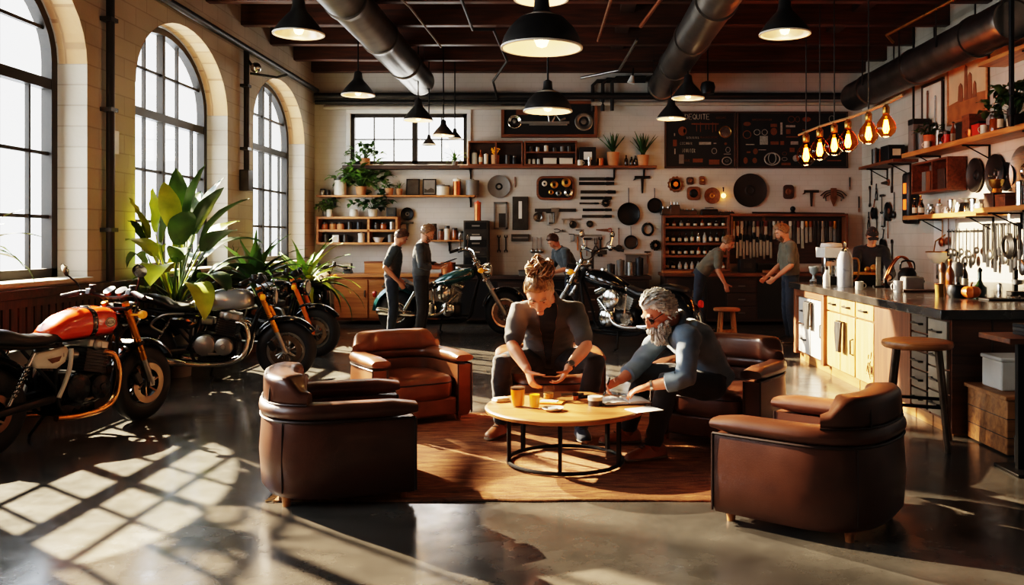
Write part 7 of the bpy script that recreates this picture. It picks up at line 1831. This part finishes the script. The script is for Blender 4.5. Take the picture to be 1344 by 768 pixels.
lathe_thing('pepper_mill', 'tall turned wooden pepper mill on the bar', 'pepper mill', ct(1237, 388), [('mill_base', [(.001, 0), (.036, 0), (.038, .06), (.028, .1), (.026, .22), (.001, .22)], M['oakz']), ('mill_head', [(.02, .22), (.034, .25), (.03, .29), (.02, .31), (.001, .32)], M['walnutz'])])
bottle('tall amber bottle beside the pepper mill', ct(1247, 386), .34, .042, gl_a, M['brass'], lab=False)
lathe_thing('storage_jar', 'tall pale jar with rounded top behind the dark pot', 'jar', ct(1256, 384), [('jar_body', [(.001, 0), (.045, 0), (.045, .16), (.001, .16)], M['steel']), ('jar_top', [(.055, .16), (.06, .2), (.056, .28), (.03, .31), (.001, .31)], M['grey'])])
bottle('dark bottle right of the tall pale jar', ct(1266, 383), .3, .036, gl_d)
lathe_thing('honey_tumbler', 'brass coloured tumbler in front of the pepper mill', 'tumbler', ct(1233, 390), [('cup', [(.001, 0), (.036, 0), (.042, .12), (.036, .12), (.03, .012), (.001, .012)], M['brass']), ('rim', [(.041, .115), (.045, .12), (.041, .125)], M['copper'])])
lathe_thing('pot', 'squat dark pot beside the orange pumpkin', 'pot', ct(1257, 391), [('pot_body', [(.001, 0), (.07, 0), (.095, .05), (.085, .1), (.001, .1)], M['blackplastic']), ('lid', [(.08, .098), (.075, .115), (.02, .125), (.018, .14), (.001, .145)], M['black'])])
pk = ct(1274, 392); t = thing('pumpkin', 'small orange pumpkin on the bar', 'pumpkin', pk)
b = MB(); rings = []
for i in range(15):
    th = -PI / 2 + PI * (i + (.01 if i == 0 else -.01 if i == 14 else 0)) / 14
    rings.append([((.088 * math.cos(th) * (1 - .09 * abs(math.cos(4.5 * a)) ** .5 * 1)) * math.cos(a), (.088 * math.cos(th) * (1 - .09 * abs(math.cos(4.5 * a)) ** .5)) * math.sin(a), .062 + .062 * math.sin(th) - (.014 * max(0, math.sin(th)) ** 6)) for a in [2 * PI * k / 54 for k in range(54)]])
b.ring_loft(rings); b.build('pumpkin_body', mat('pumpkin_skin', C(214, 106, 30), .4, 0, .15), t); MB().tube([(0, 0, .1), (.005, 0, .13), (.02, 0, .15)], [.014, .01, .008], 7).build('stem', M['rust'], t)
lathe_thing('oil_bottle', 'dark green bottle with slim stopper behind the pumpkin', 'bottle', ct(1286, 390), [('bottle_body', [(.001, 0), (.06, 0), (.062, .09), (.03, .12), (.018, .16), (.018, .24), (.001, .24)], gl_g), ('stopper', [(.02, .235), (.024, .25), (.012, .27), (.001, .28)], M['black'])])
t = thing('tool_tray', 'black tray of small tools at the right end of the bar', 'tray', ct(1322, 394)); MB().box((0, 0, .008), (.42, .2, .016)).build('tray_base', M['black'], t, bevel=.005)
for i, (x, m_) in enumerate(((-.14, M['steel']), (-.02, M['cream']), (.08, M['darksteel']))): MB().tube([(x, -.06, .025), (x + .06, .06, .03)], .01, 6).build('small_tool', m_, t)
t = thing('lever_press', 'small black lever juicer at the right edge of the bar', 'juicer', ct(1336, 388)); MB().box((0, 0, .02), (.16, .14, .04)).box((0, .05, .13), (.04, .04, .24)).build('stand', M['black'], t, bevel=.005); MB().lathe([(.001, .1), (.05, .11), (.055, .15), (.001, .15)], n=16).build('cup', M['steel'], t); MB().tube([(0, .05, .24), (-.04, -.05, .27), (-.1, -.12, .25)], .011, 6).build('lever', M['darksteel'], t)
lathe_thing('salt_shaker', 'little steel shaker beside the tool tray on the bar', 'shaker', ct(1312, 386), [('shaker_body', [(.001, 0), (.024, 0), (.026, .06), (.02, .09), (.001, .1)], M['chrome']), ('cap', [(.021, .088), (.018, .105), (.001, .11)], M['steel'])])

# bar stool
t = thing('bar_stool', 'round oak seat bar stool with dark metal legs beside the counter', 'stool', (2.60, 6.5, 0))
MB().lathe([(.001, .71), (.23, .71), (.245, .72), (.25, .74), (.245, .757), (.22, .765), (.1, .76), (.001, .758)], n=40).build('seat', M['oak'], t, ang=50)
stm = mat('weathered_iron', C(88, 72, 56), .45, .6, .3, 12)
for k in range(4):
    a = R(20) + k * PI / 2; MB().tube([(.30 * math.cos(a), .30 * math.sin(a), 0), (.2 * math.cos(a), .2 * math.sin(a), .715)], .021, 10).build('leg', stm, t)
for k in range(4):
    a = R(20) + k * PI / 2; c_ = a + PI / 2; z = .27 if k % 2 else .31; r_ = .30 - .1 * z / .715
    MB().tube([(r_ * math.cos(a), r_ * math.sin(a), z), (r_ * math.cos(c_), r_ * math.sin(c_), z)], .013, 8).build('footrest', M['black'], t)
t = thing('iron_ring', '', '') if False else None
# crate, bin and side table at the right edge
oakr = wood('rough_oak_box', C(120, 76, 40), C(178, 122, 68), 'x', .55, bump=.3)
t = thing('wooden_chest', 'rough oak chest on the floor in front of the bar', 'chest', (3.48, 6.40, 0))
MB().box((0, 0, .2), (.84, .60, .38)).build('chest_body', oakr, t, bevel=.008); MB().box((0, 0, .405), (.88, .64, .03)).build('chest_lid', oakr, t, bevel=.006)
for z in (.13, .26): MB().box((0, 0, z), (.846, .606, .006)).build('board_joint', M['darkwood'], t)
t = thing('storage_bin', 'white lidded metal bin on the oak chest', 'bin', (3.29, 6.45, .421)); MB().box((0, 0, .105), (.34, .3, .21)).build('bin_body', M['white'], t, bevel=.012); MB().box((0, 0, .222), (.36, .32, .03)).build('lid', M['white'], t, bevel=.01)
lathe_thing('floor_tin', 'small dark tin on the oak chest beside the white bin', 'tin', (3.56, 6.25, .421), [('tin_body', [(.001, 0), (.035, 0), (.035, .05), (.001, .05)], M['darksteel']), ('lid', [(.037, .05), (.037, .06), (.001, .062)], M['black'])])
t = thing('side_table', 'small wooden topped side table cut by the right picture edge', 'table', (3.06, 5.72, 0)); MB().box((0, 0, .865), (.56, .42, .035)).build('tabletop', M['walnut'], t, bevel=.006)
for x in (-.11, .11): MB().box((x, 0, .425), (.04, .04, .85)).build('post', M['black'], t)
MB().box((0, 0, .01), (.4, .32, .02)).build('foot_plate', M['black'], t, bevel=.004)
for i, (dz, m_, lab) in enumerate(((0, M['blackplastic'], 'lower dark book'), (.025, M['darksteel'], 'middle dark book'), (.05, M['black'], 'top dark book'))):
    t = thing('book', lab + ' of the pile on the side table', 'book', (3.1, 5.7, .8825 + dz), R(4 * i)); MB().box((0, 0, .0125), (.3, .22, .0245)).build('cover', m_, t, bevel=.003); MB().box((.004, -.004, .0125), (.296, .218, .016)).build('pages', M['paper'], t)
lathe_thing('paint_can', 'pale metal can on the floor at the right picture edge', 'can', (3.12, 5.96, 0), [('can_body', [(.001, 0), (.075, 0), (.075, .16), (.001, .16)], M['grey']), ('lid', [(.078, .155), (.078, .17), (.06, .172), (.001, .17)], M['steel'])])

# ================================================================ right wall
RW = XR - .004
def rw(px, py): p = onright(px, py, XR); return Vector((RW, p.y, p.z))
RZ = -PI / 2
ush = shelf('upper thick wooden shelf on the right wall', 5.1, XR, 9.3, 13.35, 2.80, M['oaky'], .07, [9.9, 11.4, 12.9], 'y')
lsh = shelf('lower wooden shelf above the bar utensils', 5.1, XR, 10.95, 13.3, 1.86, M['oaky'], .06, [11.3, 12.8], 'y')
shelf('near part of the lower right wall shelf with orange box', 5.05, XR, 9.3, 10.9, 1.89, M['oaky'], .06, [9.8, 10.6], 'y')
shelf('small far shelf in the corner on the right wall', 5.1, XR, 13.7, 15.3, 2.76, M['walnuty'], .05, [14.0, 15.0], 'y')
shelf('short high shelf at the top right picture corner', 5.15, XR, 9.3, 11.0, 3.70, M['oaky'], .05, [10.0], 'y')
# paintings
def wall_pic(nm, label, y0, y1, z0, z1, fm, paint):
    t = thing(nm, label, 'picture', (RW, (y0 + y1) / 2, (z0 + z1) / 2), RZ); w, h = y1 - y0, z1 - z0
    MB().box((0, -.012, 0), (w, .024, h)).build('canvas', paint[0], t)
    for s in (-1, 1): MB().box((0, -.02, s * (h / 2 - .02)), (w, .04, .04)).build('frame_rail', fm, t, bevel=.004); MB().box((s * (w / 2 - .02), -.02, 0), (.04, .04, h - .08)).build('frame_stile', fm, t, bevel=.004)
    return t, w, h
pm = mat('painted_sky', C(196, 164, 128), .7, 0, .15, 2.5)
t, w, h = wall_pic('framed_painting', 'large framed painting of a brown ruin in a desert', 11.4, 12.6, 3.12, 4.0, M['oak'], [pm])
MB().prism([(-w / 2 + .04, -h / 2 + .04), (w / 2 - .04, -h / 2 + .04), (w / 2 - .04, -.12), (.1, -.1), (-w / 2 + .04, -.16)], -.03, -.022, 'xz').build('painted_ground', mat('painted_sand', C(150, 92, 48), .7, 0, .3, 5), t)
b = MB()
for x, w_, hh in ((-.18, .16, .2), (-.02, .1, .42), (.1, .14, .3), (.24, .1, .16)): b.prism([(x - w_ / 2, -.16), (x + w_ / 2, -.16), (x + w_ * .35, -.14 + hh), (x, -.1 + hh), (x - w_ * .35, -.14 + hh)], -.034, -.026, 'xz')
b.build('painted_ruin', mat('painted_stone', C(128, 78, 46), .7, 0, .3, 8), t)
t, w, h = wall_pic('pale_board', 'pale board with a wooden paddle hung left of the desert painting', 12.75, 13.5, 3.0, 3.85, M['darkwood'], [M['cream']])
hang('ladle', 'brown wooden paddle hanging on the pale board', Vector((RW - .03, 13.25, 3.4)), .6, RZ, M['walnutz'], M['walnutz'], name='paddle', cat='paddle'); hang('ladle', 'grey steel paddle hanging right of the brown one', Vector((RW - .03, 12.98, 3.34)), .5, RZ, STEEL, STEEL, name='paddle', cat='paddle')
# upper shelf load
ry = random.Random(17); zz = 2.80
row = [(13.2, 'sheet', .5), (12.95, 'pot', .3), (12.66, 'plantt', 0), (12.45, 'canister', .26), (12.28, 'jar', .22), (12.12, 'canister', .2), (11.97, 'bottle', .3), (11.84, 'bottle', .27), (11.72, 'bottle', .3), (11.55, 'box', .24), (11.3, 'box', .3), (11.08, 'redtin', .3), (10.92, 'canister', .25), (10.78, 'jar', .22), (10.62, 'bottle', .33), (10.48, 'bottle', .3), (10.3, 'plantd', 0), (10.05, 'canister', .3), (9.86, 'jar', .24), (9.68, 'bottle', .34), (9.5, 'box', .3)]
cnt = {}
mats_ = [gl_d, M['blackplastic'], gl_g, M['darksteel'], gl_a, M['black']]
tot = {}
for _, k, _2 in row: tot[k] = tot.get(k, 0) + 1
for i, (y, k, h) in enumerate(row):
    cnt[k] = cnt.get(k, 0) + 1; loc = (5.28 + ry.uniform(-.04, .04), y, zz); wh = '%s from the far end of the upper right shelf' % ORD[cnt[k] - 1]; m_ = mats_[ry.randrange(6)]
    if k == 'sheet': crate('grey tall metal box at the far end of the upper right shelf', (5.3, y, zz), (.24, .2, h), M['grey'], M['darksteel'], name='metal_box')
    elif k == 'pot': lathe_thing('stock_pot', 'wide grey pot near the far end of the upper right shelf', 'pot', (5.3, y, zz), [('pot_body', [(.001, 0), (.13, 0), (.14, h * .9), (.001, h * .9)], M['darksteel']), ('lid', [(.145, h * .88), (.14, h * .94), (.03, h), (.001, h)], M['grey'])])
    elif k == 'plantt': plant('small plant in an orange pot on the upper right shelf', loc, .1, .2, mat('orange_pot', C(190, 92, 40), .5), 'bushy', .3, 71, M['leafd'], 18)
    elif k == 'plantd': plant('dark bushy plant near the right edge on the upper right shelf', loc, .1, .16, M['black'], 'bushy', .6, 72, M['leafd'], 40)
    elif k == 'canister': canister('canister, ' + wh, loc, h, .06, [M['cream'], M['steel'], M['darksteel'], M['grey']][cnt[k] % 4])
    elif k == 'jar': jar('lidded jar, ' + wh, loc, h, .06, m_, M['steel'])
    elif k == 'bottle': bottle('dark bottle, ' + wh, loc, h, .038, m_, M['black'], 'dark bottles on the upper right shelf')
    elif k == 'box': crate('dark box, ' + wh, loc, (.22, .2, h), [M['darkwood'], M['blackplastic'], M['walnut']][cnt[k] % 3], None)
    else: crate('red tin box on the upper right shelf below the desert painting', loc, (.2, .2, h * .6), M['red'], M['black'])
for i, (y, h, c) in enumerate(((12.55, .1, M['white']), (11.9, .12, M['red']), (11.2, .1, M['copper']), (10.85, .11, M['cream']))): mug('%s cup standing at the front edge of the upper right shelf' % ('white', 'red', 'copper', 'cream')[i], (5.16, y, zz), h, .045, c, PI)
for i, (y, h) in enumerate(((9.84, .27), (9.5, .2))):
    t = thing('handbag', '%s on the short high shelf at the top right' % ('black bag with carrying handle', 'small black pouch')[i], 'bag', (5.32, y, 3.70)); MB().box((0, 0, h * .4), (.14, .24, h * .8), top=.75).build('bag_body', M['blackplastic'], t, bevel=.03); MB().tube(smooth_pts([(0, -.07, h * .75), (0, -.05, h * 1.15), (0, .05, h * 1.15), (0, .07, h * .75)]), .012, 6).build('handle', M['black'], t)
hang('ladle', 'round wooden paddle below the short high shelf', Vector((RW, 10.3, 3.42)), .55, RZ, M['walnutz'], M['walnutz'], name='paddle', cat='paddle')
# cubby boxes and plates between the shelves
t = cubby('open grey cubby box under the far end of the upper shelf', -.62, .62, 0, .46, .28, M['walnut'], [.1], y1=0, back=M['grey'], th=.03); t.location = (RW, 12.65, 2.18); t.rotation_euler = (0, 0, RZ)
for i, (y, z) in enumerate(((12.95, 2.212), (12.8, 2.212), (12.35, 2.212))): crate('%s box inside the grey cubby' % ('grey', 'brown', 'dark brown')[i], (5.36, y, z), (.18, .13 if i < 2 else .24, .34), (M['grey'], M['walnutz'], M['darkwood'])[i], None, lid=False)
for y, z, s, lab, m1, m2 in ((9.75, 2.34, .56, 'bright steel round platter nearest the right picture edge', M['chrome'], M['steel']), (10.52, 2.32, .6, 'large steel round platter second from the right edge', M['steel'], M['chrome']), (11.2, 2.34, .5, 'dark round pan hanging between platter and cubby', M['black'], M['darksteel']), (11.75, 2.36, .46, 'grey round pan hanging beside the cubby', M['darksteel'], M['black']), (10.1, 2.16, .4, 'black round tray behind the bright platters', M['black'], M['black']), (10.9, 2.28, .36, 'small dark round pan between the two steel platters', M['black'], M['darksteel'])):
    hang('round_plate', lab, Vector((RW, y, z)), s, RZ, m1, m2)
# lower shelf load
zz = 1.86
row = [(13.15, 'bottle', .26), (13.02, 'bottle', .3), (12.9, 'bottle', .24), (12.78, 'jar', .16), (12.62, 'mugw', .11), (12.5, 'bottle', .22), (12.38, 'jar', .15), (12.22, 'mugw', .1), (12.08, 'canister', .2), (11.94, 'mugw', .11), (11.8, 'jar', .14), (11.62, 'machine', 0), (11.36, 'canister', .18), (11.2, 'mugw', .1)]
cnt = {}
for y, k, h in row:
    cnt[k] = cnt.get(k, 0) + 1; loc = (5.27 + ry.uniform(-.05, .05), y, zz); wh = '%s from the far end of the lower right shelf' % ORD[cnt[k] - 1]
    if k == 'bottle': bottle('brown bottle, ' + wh, loc, h, .036, [gl_a, gl_d][cnt[k] % 2], M['brass'], 'bottles on the lower right shelf')
    elif k == 'jar': jar('glass jar, ' + wh, loc, h, .05, gl_c, M['steel'])
    elif k == 'mugw': mug('pale cup, ' + wh, loc, h, .045, [M['white'], M['chrome']][cnt[k] % 2], PI)
    elif k == 'canister': canister('steel canister, ' + wh, loc, h, .055, M['chrome'])
    else:
        t = thing('scale', 'chrome kitchen scale on the lower right shelf', 'scale', loc); MB().box((0, 0, .07), (.2, .22, .14), top=.7).build('scale_body', M['chrome'], t, bevel=.015); MB().lathe([(.05, .14), (.06, .17), (.12, .19), (.11, .19), (.05, .175), (.001, .17)], n=20).build('weighing_dish', M['steel'], t)
zz = 1.89
for y, h, m_, lab in ((10.7, .18, M['darkwood'], 'dark wooden box'), (10.42, .15, M['walnut'], 'brown wooden box')): crate(lab + ' on the near part of the lower right shelf', (5.27, y, zz), (.26, .24, h), m_, None)
canister('steel flask standing beside the boxes on the near shelf', (5.25, 10.15, zz), .3, .06, M['chrome'], name='flask', cat='flask'); canister('dark flask beside the steel flask on the near shelf', (5.25, 9.98, zz), .26, .055, M['darksteel'], name='flask', cat='flask')
crate('bright orange box at the right picture edge on the near shelf', (5.2, 9.62, zz), (.22, .26, .17), mat('orange_card', C(222, 96, 36), .5), None, lid=False)
t = thing('steel_mixer', 'small brass hand grinder standing on the dark wooden box', 'grinder', (5.25, 10.72, zz + .181)); MB().lathe([(.001, 0), (.06, 0), (.05, .05), (.08, .1), (.09, .16), (.001, .16)], n=18).build('hopper', M['brass'], t); MB().tube([(0, 0, .15), (0, 0, .2), (-.1, 0, .21)], .01, 6).build('crank', M['steel'], t)
# dark glowing case at the end of the shelves
t = thing('glowing_case', 'black case with orange glowing patches at the far end of the lower shelf', 'enclosure', (RW, 13.75, 2.05), RZ); MB().box((0, -.1, .1), (.26, .2, .8)).build('case', M['blackplastic'], t, bevel=.05)
for z in (.0, .25): MB().box((.03, -.205, z), (.1, .012, .16)).build('glow_window', mat('orange_glow', C(255, 110, 40), .4, 0, 0, emit=1.6), t)
# utensil rails
def utens(y0, y1, z, n, kinds_u, lab, L_=(.3, .45), off=.05, mats_u=(STEEL, IRON)):
    o = MB().tube([(XR - off, y0, z), (XR - off, y1, z)], .012, 8).tube([(XR, y0 + .05, z), (XR - off, y0 + .05, z)], .01, 6).tube([(XR, y1 - .05, z), (XR - off, y1 - .05, z)], .01, 6).build('utensil_rail', M['black']); tag(o, 'black rail holding ' + lab, 'rail')
    pr = {}
    for i in range(n):
        y = y1 - .06 - (y1 - y0 - .12) * i / (n - 1); k = kinds_u[i % len(kinds_u)]; L0 = ry.uniform(*L_); m_ = mats_u[ry.randrange(len(mats_u))]
        lb = '%s %s from the far end on the rail of %s' % ({'ladle': 'ladle', 'file_tool': 'knife', 'spanner': 'spanner', 'frying_pan': 'pan'}[k], ORD[i], lab); key = (k, m_.name)
        loc = Vector((XR - off + .005, y, z - L0 * .5 + .01))
        if key not in pr: pr[key] = hang(k, lb, loc, .4, RZ, m_, M['blackplastic'] if k == 'file_tool' else None, tilt=PI / 2 if k == 'file_tool' else 0, name={'ladle': 'ladle', 'file_tool': 'kitchen_knife', 'spanner': 'spanner', 'frying_pan': 'frying_pan'}[k], cat={'ladle': 'ladle', 'file_tool': 'knife', 'spanner': 'spanner', 'frying_pan': 'pan'}[k], group=lab); q = pr[key]
        else: q = dup(pr[key], loc, label=lb, rot=tuple(pr[key].rotation_euler))
        q.scale = ((L0 / .4, 1, 1.7) if k == 'file_tool' else (1, 1, L0 / .4))
utens(11.55, 12.55, 1.62, 9, ['ladle'], 'spoons and ladles', (.3, .5))
utens(9.9, 11.5, 1.70, 16, ['file_tool', 'file_tool', 'ladle', 'file_tool'], 'knives above the bar', (.4, .62), mats_u=(IRON, M['black'], STEEL))
hang('coil', 'black coil hanging in front of the knife rail', Vector((XR - .09, 10.72, 1.42)), .3, RZ, M['black'])
hang('frying_pan', 'dark pan with long handle at the right end of the knife rail', Vector((RW, 9.75, 1.22)), .3, RZ, M['darksteel'], M['black'])
hang('pliers', 'red handled pliers at the right picture edge above the bar', Vector((RW, 9.72, 1.62)), .4, RZ, M['black'], mat('red_handle', C(150, 36, 24), .4))
MBp = MB().box((XR - .008, 12.75, 1.35), (.012, .72, 1.0)).build('white_wall_board', M['white'], bevel=.004); tag(MBp, 'white wall board behind the hanging enamel pot', 'board')
t = thing('hanging_pot', 'cream enamel colander pot hanging on the white wall board', 'pot', (XR - .16, 12.6, 1.28)); MB().lathe([(.001, -.12), (.07, -.11), (.15, -.02), (.17, .05), (.16, .05), (.14, -.01), (.06, -.1), (.001, -.105)], n=26).build('pot_body', M['cream'], t, ang=60); MB().tube([(.0, .16, .04), (.06, .24, .2), (.15, .1, .3)], .01, 6).build('hanging_handle', M['brass'], t); MB().tube([(.17 * math.cos(a), .17 * math.sin(a), .05) for a in [2 * PI * k / 26 for k in range(26)]], .009, 6, closed=True).build('rim', M['brass'], t)
hang('ladle', 'copper ladle above the hanging enamel pot', Vector((RW - .02, 12.75, 1.62)), .4, RZ, M['copper'], M['oakz']); hang('ladle', 'dark wooden spoon beside the copper ladle', Vector((RW - .02, 12.55, 1.62)), .36, RZ, M['walnutz'], M['walnutz'])
for i, y in enumerate((12.95, 12.82, 12.7, 12.58)): hang('file_tool', '%s of four small blades low on the white wall board' % ('first', 'second', 'third', 'last')[i], Vector((RW - .014, y, .98 + .06)), .22, RZ, STEEL, M['black'], tilt=PI / 2, name='knife')
# dark tools in the corner
ck = [(1143, 258, 'spanner', .34), (1152, 252, 'pliers', .3), (1163, 240, 'handsaw', .4), (1172, 236, 'file_tool', .44), (1150, 280, 'frying_pan', .22), (1160, 268, 'hammer', .34), (1168, 277, 'round_plate', .3), (1142, 290, 'pliers', .34), (1152, 296, 'spanner', .3), (1160, 288, 'clamp', .3), (1168, 300, 'hammer', .34), (1175, 270, 'ladle', .4), (1147, 318, 'clamp', .26), (1162, 322, 'frying_pan', .24), (1172, 330, 'spanner', .36), (1145, 232, 'file_tool', .3)]
part_ = lambda py: 'upper' if py < 262 else 'middle' if py < 295 else 'lower'
for i, (px, py, k, s) in enumerate(ck):
    v_ = part_(py); nth = ORD[sorted(q[0] for q in ck if part_(q[1]) == v_).index(px)]
    hang(k, 'dark %s in the %s part of the corner tools, %s from the corner' % (k.replace('_tool', '').replace('_', ' '), v_, nth), rw(px, py), s, RZ, [IRON, M['black'], M['darksteel']][i % 3], [M['walnutz'], M['blackplastic']][i % 2], tilt=PI / 2 if k == 'file_tool' else 0)
jar('amber jar on the small far shelf in the corner', (5.3, 14.6, 2.76), .24, .09, gl_a, M['walnut']); crate('dark saddle bag shaped box on the small far shelf', (5.28, 14.2, 2.76), (.26, .36, .3), M['blackplastic'], None, lid=False, name='bag', cat='bag'); canister('tall dark tin on the small far shelf in the corner', (5.28, 14.95, 2.76), .3, .07, M['darksteel'])
# tall poles
o = MB().cyl((3.94 + .0, 9.95, CZ * 0 + 2.0), (3.94, 9.95, ZC), .0, n=6) if False else None
p = at(1199, 195, 13.2); o = MB().cyl((p.x, 13.2, 2.8), (p.x, 13.2, ZC - .02), .018, n=8).build('support_rod', M['black']); tag(o, 'thin black rod from the ceiling to the far end of the upper shelf', 'rod')
p = at(1326, 160, 9.95); o = MB().cyl((5.04, 9.95, 2.78), (5.04, 9.95, ZC - .02), .03, n=10).lathe([(.05, 2.9), (.05, 2.98)], (5.04, 9.95, 0), 10).build('support_pole', M['black']); tag(o, 'thick black pole from the ceiling at the right picture edge', 'pole')
